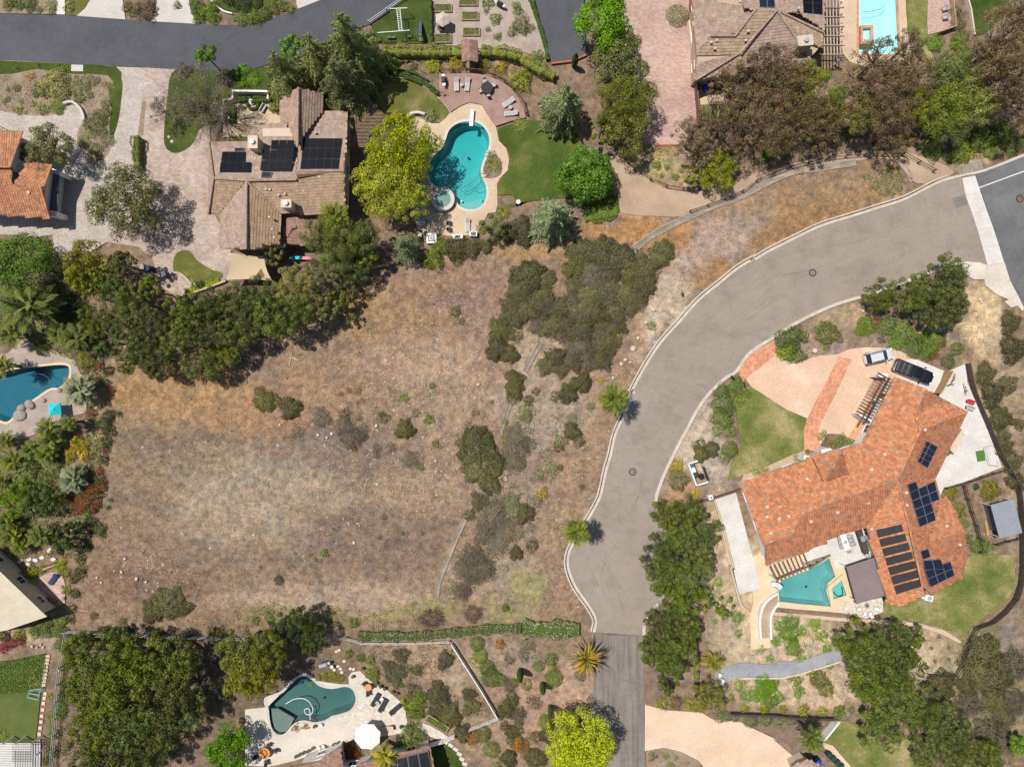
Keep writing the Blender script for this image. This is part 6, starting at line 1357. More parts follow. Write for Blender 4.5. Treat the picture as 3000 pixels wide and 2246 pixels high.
# orange-roofed house garden
shrubs('mid', 'tall green shrub', 'beside the terracotta drive band', 'b3 330,1220,120 300,1330,85 400,1360,70 430,1200,60', 1.1)
shrubs('fern', 'round dark shrub', 'below the kerb of the bend', 'b3 640,1170,115 560,1140,50 610,1290,40', .6)
shrubs('mid', 'low spreading shrub', 'below the corner oaks', 'b3 940,1120,90 1120,1120,110 1240,1180,120 1350,1270,120 1480,1230,110 1180,1260,80 1440,1330,80 890,1160,50', .45, group='spreading shrubs below the oaks')
shrubs('red', 'reddish low shrub', 'below the corner oaks', 'b3 1030,1090,55 1530,1260,60 1480,1350,55', .45)
shrubs('chapgrey', 'grey cushion shrub', 'beside the black pickup', 'b3 1600,1400,60 1060,1230,40', .7)
shrubs('mid', 'green garden shrub', 'along the patchy lawn', 'c2 1760,130,80 1880,100,80 1780,230,110 1770,340,100 1830,450,60 1720,450,50 1900,210,50 1880,50,50 1960,150,45', .6, group='shrubs along the patchy lawn')
shrubs('round', 'neat round shrub', 'left of the patchy lawn', 'c2 1825,600,75 1780,670,50', .8)
shrubs('chapgreen', 'brownish clipped shrub', 'above the bin enclosure', 'c2 1575,560,65 1680,595,65 1590,640,70', .9)
shrubs('greyolive', 'twiggy brown shrub', 'left of the bin enclosure', 'c2 1410,850,90 1380,800,50', .8)
shrubs('gold', 'dry golden grass clump', 'left of the bin enclosure', 'c2 1395,730,65 1540,950,50', .5)
shrubs('fern', 'entry shrub', 'by the front steps', 'c3 585,490,55 720,540,60 800,540,30 640,570,30 380,660,40 100,780,50 50,790,40 740,490,35', .8, group='entry shrubs')
shrubs('yellowgreen', 'yard shrub', 'in the fenced yard by the grey shed', 'c3 1955,930,90 1625,950,60 1690,1090,70', .8)
shrubs('mid', 'vine bush', 'along the inner yard fence', 'c3 1860,1380,80 1760,1320,45 1740,1200,45 1920,1380,60', .6)
trees('mid', 'round green bush', 'beside the terrace path', 'd2 1775,370,95,2', 2)
shrubs('bright', 'weedy green patch', 'on the sandy bank', 'd2 1720,170,50 1880,450,60 1680,280,35 1890,580,40 1700,480,30 d3 330,480,80 320,600,90 350,700,80 240,520,60 420,560,50 520,500,60 580,600,60 210,640,50 400,780,45 620,700,45 160,780,40 90,700,40', .25, group='weeds on the sandy bank')
shrubs('bright', 'green weed', 'below the blue gravel path', 'd3 120,1000,90 60,1080,70 390,1050,60 380,960,50 240,1100,50 180,1020,60 640,840,40 320,950,30 d2 2120,1000,100 2150,1130,70 1900,1000,60 1950,1090,60 1830,1100,40', .3, group='weeds below the gravel path')
shrubs('olive', 'citrus like bush', 'on the lower right bank', 'd3 570,960,80 620,1040,75 520,930,60', .8)
shrubs('palmyellow', 'young yellow palm', 'by the metal chairs', 'd2 1680,800,110', cat='palm', name='young_palm', trunk=1.2)
trees('olive', 'orange tree', 'above the peach driveway', 'd2 1660,1080,150,4', 4)
shrubs('yellowgreen', 'yellow edge shrub', 'above the peach driveway', 'd2 1270,1150,60 1500,1150,55 1560,1190,40', .8)
shrubs('brown', 'dark red grass clump', 'above the peach driveway', 'd2 1390,1140,60', .8)
shrubs('roundlight', 'pale clipped ball', 'along the peach driveway', 'd2 1740,1260,55 1790,1255,50 1985,1290,65 2115,1285,58 d3 20,1290,55 130,1280,55 325,1285,55 520,1290,50', .8, name='ball_shrub')
shrubs('sage', 'pale mottled shrub', 'along the peach driveway', 'd2 1860,1260,45 2190,1290,45 d3 225,1300,48', .8)
shrubs('yellowgreen', 'leafy shrub', 'on the wall by the peach drive', 'd2 1935,1185,45 2095,1190,42 d3 110,1195,45 265,1195,40 430,1210,55 585,1220,48', .8)
shrubs('palmgreen', 'tall palm', 'beside the peach driveway', 'd3 480,1420,130', cat='palm', name='palm', trunk=5.5)
shrubs('fern', 'small rosette plant', 'in the bed below the peach drive', 'd2 1195,1570,45 1300,1570,35 1385,1580,30 1335,1640,35', .5)
shrubs('agave', 'pale agave', 'in the bed below the peach drive', 'd2 1258,1610,26 1480,1625,26', .8, cat='agave', name='agave')
shrubs('mid', 'round wall shrub', 'below the dark spreading trees', 'd3 740,1190,35 820,1200,32 900,1195,28 1030,1195,28 1110,1195,28 720,1230,60 1000,1215,40', .9)
trees('oak', 'tree', 'at the middle left of the bottom bank', 'd3 1330,600,100,4', 4)
# hedges
LIGHT = [(.24,.26,.05),(.29,.30,.07),(.19,.22,.04)]; GREEN = [(.075,.12,.02),(.10,.15,.025),(.06,.10,.018)]; DEEP = [(.05,.085,.016),(.07,.11,.02)]
hedge('long pale green hedge below the play lawn', P('a1 1060,408 1250,405 1450,408 1690,408'), 1.55, 1.6, LIGHT)
hedge('pale green hedge curving below the vegetable garden', P('a1 1850,405 2000,412 2120,435 a2 120,455 200,505 300,560 400,605', 3), 1.5, 1.6, LIGHT)
hedge('low dark hedge arching round the dry lawn', P('a1 1015,615 1100,598 1200,600 1300,632 1390,672 1450,715 1500,760', 3), .7, .6, DEEP)
hedge('low hedge rim beside the tan garden path', P('a1 1080,562 1200,568 1320,595 1420,650', 3), .3, .4, GREEN)
hedge('narrow hedge between the play lawn and vegetable beds', P('a1 1437,-20 1442,180 1448,350'), .35, 1., GREEN)
hedge('narrow clipped strip beside the asphalt drive end', P('a2 205,-20 260,150 320,340 345,480', 3), .6, .6, GREEN)
hedge('clipped hedge between the grey and pink pavers', P('a0 1100,1100 1095,1220 1100,1350'), 1.1, 1.5, [(.17,.20,.04),(.22,.24,.06),(.13,.16,.03)])
hedge('L shaped hedge round the end of the pool lawn', P('a2 800,1250 850,1400 870,1560 b2 870,20 840,40 750,70 610,112'), .9, 1.1, [(.16,.20,.02),(.20,.24,.03),(.13,.17,.02)])
hedge('low hedge along the top of the fountain court', P('a0 1915,805 2000,800 2180,805'), .8, .7, GREEN)
hedge('low hedge at the left of the fountain court', P('a0 1880,850 1872,990'), 1.0, .7, GREEN)
hedge('round hedge ring below the fountain', P('a0 1995,830 2005,865 2040,882 2080,860 2090,825', 3), .4, .6, GREEN)
hedge('pale block hedge at the right of the fountain court', P('a1 132,865 220,868'), 1.1, .8, LIGHT)
hedge('pale hedge strip above the brown roof', P('a0 1850,1125 2005,1125'), .7, .6, LIGHT)
hedge('white flowered hedge along the bottom of the lot, road end', P('d2 140,545 280,550 430,548 600,550'), 2.4, .9, [(.085,.125,.02),(.12,.16,.03),(.42,.43,.30)])
hedge('dark flowered hedge along the bottom of the lot', P('d1 850,600 1050,600 1300,605 1600,575 1850,550 2050,540 d2 130,540'), 1.3, .7, [(.075,.10,.02),(.11,.13,.03),(.30,.30,.16)])
hedge('bright edging plants below the shade sail', P('b0 1490,835 1600,805 1700,770 1770,745'), .7, .4, [(.22,.28,.02),(.28,.33,.03)])
hedge('yellow vine on the dark timber fence', P('d2 1552,720 1552,880 1552,960'), .4, 1.3, LIGHT)
hedge('ivy mass at the end of the pool lawn', P('b2 640,215 760,200 900,170'), 2.6, .35, [(.12,.18,.02),(.16,.22,.03)])
# narrow cypresses
for s, h, lab in (('d2 363,1160', 7.2, 'tall narrow cypress above the yellow pine'), ('d2 118,865', 4.6, 'short narrow cypress in the lower road garden'), ('d2 300,980', 3.6, 'slim dark cypress beside the clipped balls'), ('d1 2165,870', 3.8, 'thin cypress right of the diagonal fence'), ('a2 555,540', 4., 'narrow cypress beside the asphalt drive end')):
    x, y, _ = q1(s); t = thing('cypress', lab, 'tree', (x, y, -.1)); R = np.random.RandomState(int(h*100)); n = 2600; z = R.rand(n)*h; rr = .42*np.clip(np.sin(np.clip(z/h*.94+.06, 0, 1)*3.14), 0, 1)**.5*R.uniform(.8, 1.1, n); a = R.rand(n)*6.283
    pos = np.stack([rr*np.cos(a), rr*np.sin(a), z], 1); nr = np.stack([np.cos(a), np.sin(a), R.rand(n)*.6], 1)+R.normal(size=(n, 3))*.4
    inst(quads_mesh('crown', rhomb(pos, nr, .16*R.uniform(.6, 1.4, n), 2.2, R), pick(R, PALS['dark'], n), M['leaf']), 'crown', t); mb = MB(); mb.tube([(0, 0, 0), (0, 0, h*.9)], [.1, .03], 7); mb.local('trunk', M['bark'], t)
# ground covers
cover('ivy', 'glossy ivy bank at the lower left edge', P('d0 -90,815 100,790 368,740 372,880 335,1005 220,1040 -90,1060'), PALS['mid'], 60, .16, .25)
cover('ground_cover', 'yellow green weeds along the bottom of the lot', P('d1 -400,470 0,380 150,300 330,270 500,330 760,340 900,380 1000,420 1200,320 1480,290 1520,360 1330,540 900,560 -400,540'), [(.26,.27,.09),(.33,.33,.13),(.17,.19,.05),(.40,.38,.2)], 16, .18, .15, clump=.42, seed=3)
cover('ground_cover', 'yellow green weeds in the lower right of the lot', P('d1 1520,540 1700,520 1850,420 1880,300 2208,200 d2 200,40 330,100 350,220 100,300 60,440 -200,470'), [(.28,.29,.10),(.36,.35,.16),(.19,.20,.06)], 14, .18, .15, clump=.45, seed=4)
cover('ground_cover', 'green weeds at the tip of the lot', P('a3 870,1420 1000,1380 1180,1340 1250,1480 1200,1580 1050,1590 960,1500'), PALS['mid']+[(.16,.2,.04)], 40, .16, .15, clump=.4, seed=6)
cover('ground_cover', 'mustard weeds on the bank above the dirt track', P('a2 1050,1330 1150,1190 1390,1180 1480,1340 1440,1500 1250,1460'), [(.30,.29,.08),(.36,.34,.12),(.22,.22,.06)], 16, .17, .12, clump=.42, seed=7)
cover('ground_cover', 'green undergrowth under the lower right trees', P('d3 1200,1000 1700,900 2120,640 2180,1000 2100,1350 2150,1656 1300,1656 1380,1430 1240,1250 800,1240 1000,1180'), PALS['olive']+PALS['chap'], 20, .2, .25, clump=.4, seed=8)
cover('ground_cover', 'leaf litter and weeds under the upper right gums', P('a2 1560,980 1900,980 a3 -100,600 500,540 760,560 1000,600 1500,560 1800,300 2208,200 2208,1200 1900,1280 1300,1200 800,1230 300,1300 0,1350 a2 1560,1500'), PALS['brown']+PALS['chap']+PALS['olive'], 20, .18, .2, clump=.38, seed=9)
cover('ground_cover', 'undergrowth beneath the lot tree row', P('b0 600,700 1000,520 1400,850 2208,760 b1 400,620 900,480 900,760 300,1000 b0 2100,1250 1500,1420 850,1400 600,1000'), PALS['dark']+PALS['chap'], 20, .2, .25, clump=.35, seed=10)
cover('ground_cover', 'undergrowth in the lush left garden', P('c0 -60,460 150,540 480,470 800,320 860,500 760,1000 640,1400 560,1480 100,1480 -60,1400'), PALS['mid']+PALS['olive']+PALS['dark'], 34, .22, .4, clump=.33, seed=12)
cover('ground_cover', 'undergrowth above the dark blue pool', P('b0 -60,760 400,760 700,900 820,1300 860,1560 760,1640 640,1480 560,1380 300,1290 200,1200 -60,1300'), PALS['mid']+PALS['dark'], 34, .22, .4, clump=.33, seed=13)
cover('ground_cover', 'undergrowth beneath the lower left grove', P('d0 560,560 1900,620 1900,1000 1600,1300 1400,1600 1360,1760 450,1760 500,1000'), PALS['dark']+PALS['chap'], 18, .2, .25, clump=.36, seed=14)
cover('ground_cover', 'weeds on the sandy bank below the pool', P('d2 1600,40 1720,60 1880,400 1980,460 1980,740 1700,780 1580,700 1560,500 1660,300'), PALS['bright']+[(.3,.27,.1)], 18, .15, .12, clump=.52, seed=15)
cover('ground_cover', 'weeds round the gravel path', P('d3 160,430 700,480 720,700 450,780 0,820 d2 1800,830 1760,1130 1900,1180 d3 600,1180 800,1100 720,800 500,880 0,940 d2 2000,760 d3 0,720 160,690'), PALS['bright']+[(.28,.27,.08)], 18, .15, .12, clump=.5, seed=16)
cover('ground_cover', 'low weeds in the lower road garden', P('d1 1650,640 2208,640 d2 560,620 680,900 690,1200 300,1656 -300,1656 d1 1750,1400 1990,1240'), PALS['chapgreen']+PALS['bright']+[(.3,.24,.12)], 14, .15, .12, clump=.47, seed=17)
cover('ground_cover', 'low scrub on the slope inside the diagonal fence', P('d1 840,660 1600,650 1960,1230 1740,1330 1600,1250 1400,1210 1280,1100 1000,950 900,860'), PALS['chap']+PALS['chapgrey']+[(.34,.26,.15)], 22, .16, .15, clump=.42, seed=18)
cover('ground_cover', 'mixed low plants of the upper left bed', P('a0 -60,610 560,610 870,640 880,720 900,880 880,1010 930,1060 880,1200 780,1320 680,1260 630,1100 690,980 590,835 400,930 0,890'), PALS['fern']+PALS['sage']+PALS['chap']+[(.3,.16,.06)], 22, .15, .12, clump=.45, seed=19)
cover('ground_cover', 'mixed low plants of the terrace beds', P('a1 1050,460 1690,460 1830,500 2200,560 2208,700 2100,690 1900,590 1520,570 1400,600 1060,560'), PALS['mid']+PALS['yellowgreen'], 26, .16, .15, clump=.42, seed=20)
cover('fallen_petals', 'purple and pale petals under the bare tree', P('a0 1240,600 1380,560 1700,700 1800,1000 1620,1080 1250,1050'), [(.30,.26,.33),(.35,.31,.30)], 10, .09, .03, clump=.3, seed=21)
cover('ground_cover', 'low grey green brush right of the long ditch', P('c1 2020,500 2208,200 c2 350,150 560,420 420,800 300,1000 200,1450 d1 2000,120 1620,330 1560,200 c1 1700,1300 1850,1000 2000,900'), PALS['chapgrey']+PALS['sage']+PALS['chapgreen'], 26, .17, .2, clump=.44, seed=22)
cover('ground_cover', 'low brush filling the lot thicket', P('b2 60,640 250,600 450,720 600,460 1000,480 1250,500 1330,560 1200,800 1000,1020 900,1320 700,1480 380,1500 250,1250 300,1100 60,1080 -60,900'), PALS['chap']+PALS['chapgrey']+PALS['chapgreen'], 30, .2, .45, clump=.34, seed=23)
# dry grass and stones of the vacant lot
def dry(px, py, R):
    c = ground_color(px, py); k = R.rand(len(px))[:, None]; straw = np.array([.46, .365, .235])
    return np.where(k < .45, c*R.uniform(.75, 1.1, (len(px), 1)), np.where(k < .86, c*R.uniform(1.1, 1.5, (len(px), 1)), straw*R.uniform(.7, 1.15, (len(px), 1))))
blades('dry_grass', 'short dry grass over the vacant lot', LOT, None, 17, .17, 31, colfn=dry, clump=.36)
blades('dry_grass_clumps', 'taller dry grass clumps dotted over the vacant lot', LOT, None, .8, .3, 37, colfn=dry, clump=.45)
blades('dry_grass', 'dry straw grass at the street corner', P('b3 1700,980 1900,1000 1960,1200 2000,1500 1900,1480 1700,1300 1600,1150'), [(.52,.41,.25),(.45,.35,.2),(.36,.27,.15)], 20, .2, 32)
blades('dry_grass', 'straw grass on the bank by the round shrub', P('b3 600,1040 900,930 930,1000 860,1140 760,1180 700,1090'), [(.46,.35,.2),(.4,.3,.17)], 16, .18, 33)
def stones():
    R = np.random.RandomState(3); V = []; F = []; C = []
    zones = [('f 880,790', 150, 90, 1500), ('f 760,930', 90, 50, 350), ('f 930,1010', 130, 80, 800), ('f 1000,960', 70, 70, 500), ('f 330,1230', 90, 70, 450), ('f 760,1050', 200, 100, 700), ('f 980,640', 100, 50, 350), ('f 1270,970', 45, 80, 350), ('f 1220,1130', 40, 60, 160),
             ('f 620,1100', 330, 170, 900), ('f 1340,820', 40, 50, 200), ('f 1400,740', 25, 80, 120), ('f 1220,1280', 40, 60, 200), ('f 880,1310', 120, 20, 120), ('f 1070,1000', 50, 120, 300), ('f 940,860', 120, 90, 900), ('f 1010,1190', 40, 90, 200)]
    fs = [(0,1,5,4),(1,2,6,5),(2,3,7,6),(3,0,4,7),(4,5,6,7)]
    octa = np.array([(1,-.9,0),(.9,1,0),(-1,.85,0),(-.95,-1,0),(.55,-.5,.8),(.6,.5,.7),(-.5,.55,.8),(-.55,-.5,.75)], float)
    for s, rx, ry, n in zones:
        cx, cy = P(s)[0]; n = int(n*.62); px, py = cx+R.normal(size=n)*rx*1.356*.55, cy+R.normal(size=n)*ry*1.356*.55; k = inside(px, py, LOT); px, py = px[k], py[k]
        for x, y in zip(px, py):
            wx, wy, _ = g((x, y)); s_ = .035+.09*R.rand()**3+(.12 if R.rand() < .02 else 0); a = R.rand()*6.28; ca, sa = math.cos(a), math.sin(a); o = octa*R.uniform(.7, 1.3, (8, 3))*s_
            p = np.stack([o[:, 0]*ca-o[:, 1]*sa+wx, o[:, 0]*sa+o[:, 1]*ca+wy, o[:, 2]-.09], 1); i = len(V)*8; V.append(p); F += [tuple(i+q for q in f) for f in fs]; C.append(np.tile(np.array([.40,.325,.24])*R.uniform(.7, 1.2), (8, 1)))
    o = inst(cmesh('stones', np.concatenate(V), np.array(F), np.concatenate(C), M['stone'], 4), 'stones'); tag(o, 'pale stones strewn over the vacant lot', 'stones', None, 'stuff')
stones()
finish_shrubs()
# ---------------------------------------------------------------- fences, walls, channels
def rail_fence(label, s, h=1.1, rails=3, mat='white', step=2.4, w=.09, z=0.):
    W_ = [p[:2] for p in G(P(s))]; rs = resample(W_, step); t = thing('rail_fence', label, 'fence', (*rs[0], z)); o = Vector((*rs[0], z))
    mb = MB(); mb.cham(-w*.75, -w*.75, -.1, w*.75, w*.75, h+.06, .02); pm = mb.data('post', M[mat])
    for p in rs: inst(pm, 'post', t, Vector((*p, z))-o)
    for a, b in zip(rs, rs[1:]):
        for k in range(rails):
            zz = h*(k+1)/rails-.06; mb = MB(); mb.beam(Vector((*a, z+zz)), Vector((*b, z+zz)), .045, .13); mb.build('rail', M[mat], t)
    return t
def board_fence(label, s, h=1.5, mat='wooddark', step=2.4, gap=.015, bw=.16, cap=True):
    W_ = [p[:2] for p in G(P(s))]; rs = resample(W_, step); t = thing('board_fence', label, 'fence', (*rs[0], 0)); o = Vector((*rs[0], 0)); R = random.Random(3)
    mb = MB(); mb.box(-.06, -.06, -.1, .06, .06, h+.04); pm = mb.data('post', M[mat])
    for p in rs: inst(pm, 'post', t, Vector((*p, 0))-o)
    for a, b in zip(rs, rs[1:]):
        A, B = Vector((*a, 0)), Vector((*b, 0)); d = B-A; L = d.length; n = max(1, int(L/bw)); mb = MB()
        for i in range(n):
            p = A+d*(i+.5)/n; q = d.normalized()*(L/n*.5-gap/2); hh = h+R.uniform(-.02, .02); mb.beam(p-q+Vector((0, 0, hh/2)), p+q+Vector((0, 0, hh/2)), .025, hh)
        mb.build('board_panel', M[mat], t)
        if cap: mb = MB(); mb.beam(A+Vector((0, 0, h+.05)), B+Vector((0, 0, h+.05)), .13, .04); mb.build('cap_rail', M[mat], t)
    return t
def wall(label, s, h, th, mat, smooth=0, closed=False, name='garden_wall'):
    W_ = [p[:2] for p in G(P(s, smooth))]; L, R = ribbon(W_, th/2, th/2); t = thing(name, label, 'wall', (*W_[0], 0)); mb = MB(); mb.slab(L+R[::-1], -.15, h); mb.build('wall_body', M[mat], t)
    L, R = ribbon(W_, th/2+.03, th/2+.03); mb = MB(); mb.slab(L+R[::-1], h, h+.05); mb.build('coping', M[mat], t); return t
def channel(label, s, w=.9, smooth=4):
    W_ = resample([p[:2] for p in G(P(s, smooth))], 1.2); t = thing('drainage_channel', label, 'drain', (*W_[0], 0)); prof = [(.5, -.15), (.5, .06), (.38, .065), (.12, -.03), (-.12, -.03), (-.38, .065), (-.5, .06), (-.5, -.15)]
    for k in range(0, len(W_)-1, 3):
        seg = W_[k:k+4]
        if len(seg) < 2: break
        mb = MB(); rows = [ribbon(seg, f*w, -f*w)[0] for f, _ in prof]
        for i in range(len(seg)-1):
            for j in range(len(prof)-1):
                mb.face([(*rows[j][i], prof[j][1]), (*rows[j+1][i], prof[j+1][1]), (*rows[j+1][i+1], prof[j+1][1]), (*rows[j][i+1], prof[j][1])], 1 if 2 <= j <= 4 else 0)
        mb.build('concrete_section', [M['conc_old'] if w < .9 else M['rock'], M['conc_old']], t)
channel('concrete ditch curving across the top of the lot', 'b2 1035,505 1110,440 1200,378 1350,298 1500,228 1700,140 1900,70 a3 300,1400 600,1352 850,1312', 1.0)
channel('short concrete ditch at the tip of the lot', 'a3 1215,1330 1260,1380 1300,1470', .8, 3)
channel('short straight ditch inside the lot thicket', 'b2 290,1250 220,1370 160,1490', .7, 3)
channel('concrete ditch above the wispy bush', 'c1 2085,235 2040,350 2000,490', .55, 3)
channel('long concrete ditch in the lower right of the lot', 'c1 1815,930 1740,1110 1660,1290 1580,1480 1510,1656 d1 1490,275', .65, 3)
rail_fence('pale grey rail fence along the bottom left of the lot', 'd0 545,548 900,560 1200,582 1600,598 1930,605 d1 130,605 450,603 760,600', 1.25, 3, 'grey', 2.4)
rail_fence('pale grey rail fence down the left of the lower left grove', 'd0 560,560 535,720 505,860 490,1040 475,1290 455,1480 440,1656', 1.25, 3, 'grey', 2.4)
rail_fence('white rail fence beside the dark flowered hedge', 'd1 760,600 830,640 1000,645 1250,645 1590,630', 1.0, 2, 'white', 2.4)
board_fence('white diagonal fence at the right of the slope garden', 'd1 1612,650 1740,850 1850,1020 1980,1238', .9, 'white')
rail_fence('white rail fence closing the slope garden', 'd1 1985,1243 1870,1290 1755,1335', 1.1, 3, 'white', 1.6)
rail_fence('white slatted gate beside the bottom edge house', 'd1 1440,1458 1540,1425 1635,1388', 1.4, 6, 'white', 1.7)
board_fence('dark board fence along the right yard edge', 'b3 1735,1425 c3 1770,100 1850,290 1930,480 2010,660 2062,740 2140,900', 1.1)
board_fence('dark board fence behind the grey shed', 'c3 2140,900 2165,1100 2172,1330 2172,1656 d3 2150,180 2120,290', 1.1)
board_fence('dark board fence curving round the lower lawn', 'd3 2120,290 2050,380 1950,470 1810,520', 1.0)
rail_fence('grey rail fence at the sandy corner', 'd3 1800,530 1740,650 1690,800 1670,905 1550,905 1425,898', 1.1, 3, 'wooddark', 1.8)
rail_fence('dark rail fence between patio and shed yard', 'c3 2050,755 1900,800 1700,870 1560,905', 1.1, 3, 'wooddark', 2.)
rail_fence('dark rail fence left of the shed yard', 'c3 1700,885 1740,1030 1790,1180 1825,1290 1830,1420', 1.2, 3, 'wooddark', 2.)
rail_fence('short dark rail fence below the shed', 'c3 1960,1360 2060,1330 2150,1310', 1.1, 3, 'wooddark', 1.8)
board_fence('tan timber gate fence beside the black pickup', 'b3 1575,1485 1530,1590 c3 1480,140', 1.7, 'woodtan')
board_fence('brown boards between white pad and lawn', 'c2 1570,1010 1660,985 1720,970 1900,905', 1.1, 'woodbrown')
wall('low tan wall along the left of the white pad', 'c2 1682,1000 1760,1240 1840,1560 d2 1810,20 1870,250 1900,340 1975,400', .5, .2, 'conc_tan')
board_fence('dark timber fence between oaks and sandy bank', 'd2 1535,600 1535,780 1530,900 1538,1080', 1.2)
wall('dark retaining wall above the pale clipped balls', 'd2 1820,1212 2000,1220 2208,1228 d3 300,1240 680,1255', .8, .25, 'wooddark')
wall('pale wall beside the bottom right lawn', 'd3 685,1258 620,1340 545,1430', 1.2, .2, 'offwhite')
rail_fence('curved dark rail fence along the dirt track', 'a2 955,1280 1040,1370 1180,1460 1330,1525 1480,1535 1580,1525', 1.1, 2, 'wooddark', 2.6)
rail_fence('dark rail fence at the track entrance', 'a3 1220,1252 1340,1320 1465,1390', 1.1, 2, 'wooddark', 2.6)
rail_fence('dark rail fence along the top of the lot', 'b2 1490,195 1740,110 1960,10 a3 0,1480 300,1360 600,1290 850,1260 1210,1255', 1.1, 2, 'wooddark', 2.8)
rail_fence('weathered rail fence at the end of the lot trees', 'b1 950,665 1060,635 1180,600', 1.2, 4, 'wood', 1.8)
rail_fence('white rail beside the dark street', 'a1 945,195 1080,100 1230,-5', .9, 2, 'white', 2.6)
rail_fence('brown deck railing round the timber deck', 'a1 1515,590 1625,583 1760,582 1880,596 2000,640 2100,712 2170,790 2200,860 a2 172,930', 1.0, 3, 'woodbrown', 2.0, z=.25)
board_fence('brown fence at the left of the taupe house court', 'a2 1525,690 1540,850 1558,1030', 1.6, 'woodbrown')
wall('red brick wall at the left of the taupe house', 'a2 1490,-20 1500,90', 1.6, .25, 'terracotta')
wall('cream wall below the rose drive pier', 'a2 1480,180 1500,360 1525,640', .5, .2, 'stucco')
wall('white wall across the top of the fountain court', 'a0 1902,825 1902,758 2185,762 2185,825', 1.0, .22, 'white')
wall('white wall at the left of the fountain court', 'a0 1900,828 1832,828 1810,1000', 1.0, .2, 'white')
wall('curved pale bench wall by the white flowering shrub', 'a1 1250,955 1290,925 1340,918 1395,932', .5, .3, 'conc', 4)
wall('curved stone wall in the upper left bed', 'a0 530,845 590,832 650,872 685,935 690,985', .5, .3, 'conc_grey', 3)
wall('thin white kerb wall of the top left lawn', 'a0 1690,-20 1740,40 1810,95 1880,115', .2, .12, 'white', 3)
wall('brick wall below the asphalt drive end', 'a2 372,520 540,500 655,450', .3, .2, 'terracotta')
wall('tan stone edging below the shade sail', 'b0 1440,880 1560,852 1700,805 1830,755', .4, .2, 'conc_tan')
wall('tan curved edging of the patio bed', 'b0 1390,690 1450,690 1510,730 1560,790', .25, .15, 'conc_tan', 3)
wall('stone edging round the dry lawn', 'a1 930,700 1000,648 1100,622 1250,640 1380,692 1470,760 1560,850 1602,915', .12, .14, 'conc_tan', 3)
wall('wood edge of the pink patio at the top right', 'a3 1600,-20 1630,235 1500,280', .9, .1, 'wood')
wall('pale path wall right of the pink patio', 'a3 1740,-20 1770,80 1800,290', .3, .15, 'conc')
wall('low stone rim below the blue gravel path', 'd2 1900,935 d3 0,935 250,932 500,870 720,800', .15, .18, 'rockpale', 2)
# white curved planter by the angular pool
for lab, s in (('outer white wall of the curved planter', 'd3 68,610 60,450 85,350 130,290 200,243'), ('inner white wall of the curved planter', 'd3 150,610 145,450 165,385 215,312')): wall(lab, s, .7, .22, 'white', 3)
sheet('planter_soil', P('d3 72,605 65,450 90,352 133,293 200,248 213,308 162,385 142,450 146,605'), .4, 'pathdirt', thick=.4)
for i in range(9):
    y = 350+30*i; cutline('step_joint', P(f'd2 1983,{y} 2042,{y-12}'), .036, .05, 'conc_tan')
# ---------------------------------------------------------------- round / stepping stones and boulders
def boulder(name, label, s, r, h, mat, seed, cat='boulder', ry=None):
    R = np.random.RandomState(seed); x, y, _ = q1(s); mb = MB(); n = 9; prof = [(1, -.15), (1.04, .3), (.82, .72), (.42, .97)]; pts = []
    ry = ry or r*R.uniform(.75, 1.0)
    for rr, z in prof:
        for j in range(n):
            a = j*6.283/n; k = rr*R.uniform(.88, 1.1); pts.append((r*k*math.cos(a), ry*k*math.sin(a), h*z*R.uniform(.94, 1.06)))
    fs = []
    for q in range(3):
        for j in range(n): fs.append((q*n+j, q*n+(j+1) % n, (q+1)*n+(j+1) % n, (q+1)*n+j))
    fs.append(tuple(3*n+j for j in range(n))); mb.mesh(pts, fs); o = mb.local(name, M[mat], None, True); o.location = (x, y, 0); o.rotation_euler = (0, 0, R.rand()*3); return o
def boulders(desc, where, mat, lst, group):
    series([boulder('boulder', '', s, r, h, mat, i*7+len(desc)) for i, (s, r, h) in enumerate(lst)], desc, where, 'boulder', group)
boulders('grey boulder', 'at the dark blue pool', 'rock', [('c0 245,235', .8, .5), ('c0 178,262', .7, .5), ('c0 165,320', 1.0, .45), ('c0 355,200', .45, .35), ('c0 484,117', .42, .4)], 'pool boulders')
boulders('white boulder', 'on the island lawn', 'rockpale', [('a0 1370,1110', .26, .25), ('a0 1395,1147', .3, .25)], 'island lawn boulders')
boulders('pale boulder', 'on the kidney pool edge', 'rockpale', [('a1 1860,1395', .35, .35), ('a1 1875,1425', .35, .3), ('a1 1895,1255', .35, .3), ('a1 1905,1228', .3, .3)], 'kidney pool boulders')
boulders('pale rock', 'beside the road bend', 'rockpale', [('b2 1140,1090', .32, .3), ('b2 1075,1215', .3, .25), ('b2 1035,1300', .45, .3), ('b2 970,1390', .3, .25), ('b2 940,1425', .28, .22), ('b2 1012,1412', .2, .2), ('b2 1203,988', .28, .25), ('b2 872,1537', .24, .2), ('b2 1300,845', .2, .2)], 'rocks beside the road bend')
boulders('pale rock', 'at the lower left of the lot', 'rockpale', [('d0 785,125', .24, .18), ('d0 1105,135', .3, .2), ('d0 980,75', .2, .15), ('d0 1180,160', .22, .15), ('d0 820,165', .18, .14), ('c0 1010,1480', .24, .2), ('c0 985,1590', .2, .16)], 'rocks at the lower left of the lot')
boulders('pale rock', 'in the middle of the lot', 'rockpale', [('c1 1825,72', .28, .2), ('c1 1000,405', .3, .2), ('c1 820,1350', .28, .18), ('c1 1800,180', .2, .16), ('c1 640,470', .26, .2), ('c1 530,480', .24, .18), ('c1 600,500', .2, .16), ('c1 1480,690', .2, .15), ('c1 220,395', .22, .18), ('c1 1490,965', .2, .16)], 'rocks in the middle of the lot')
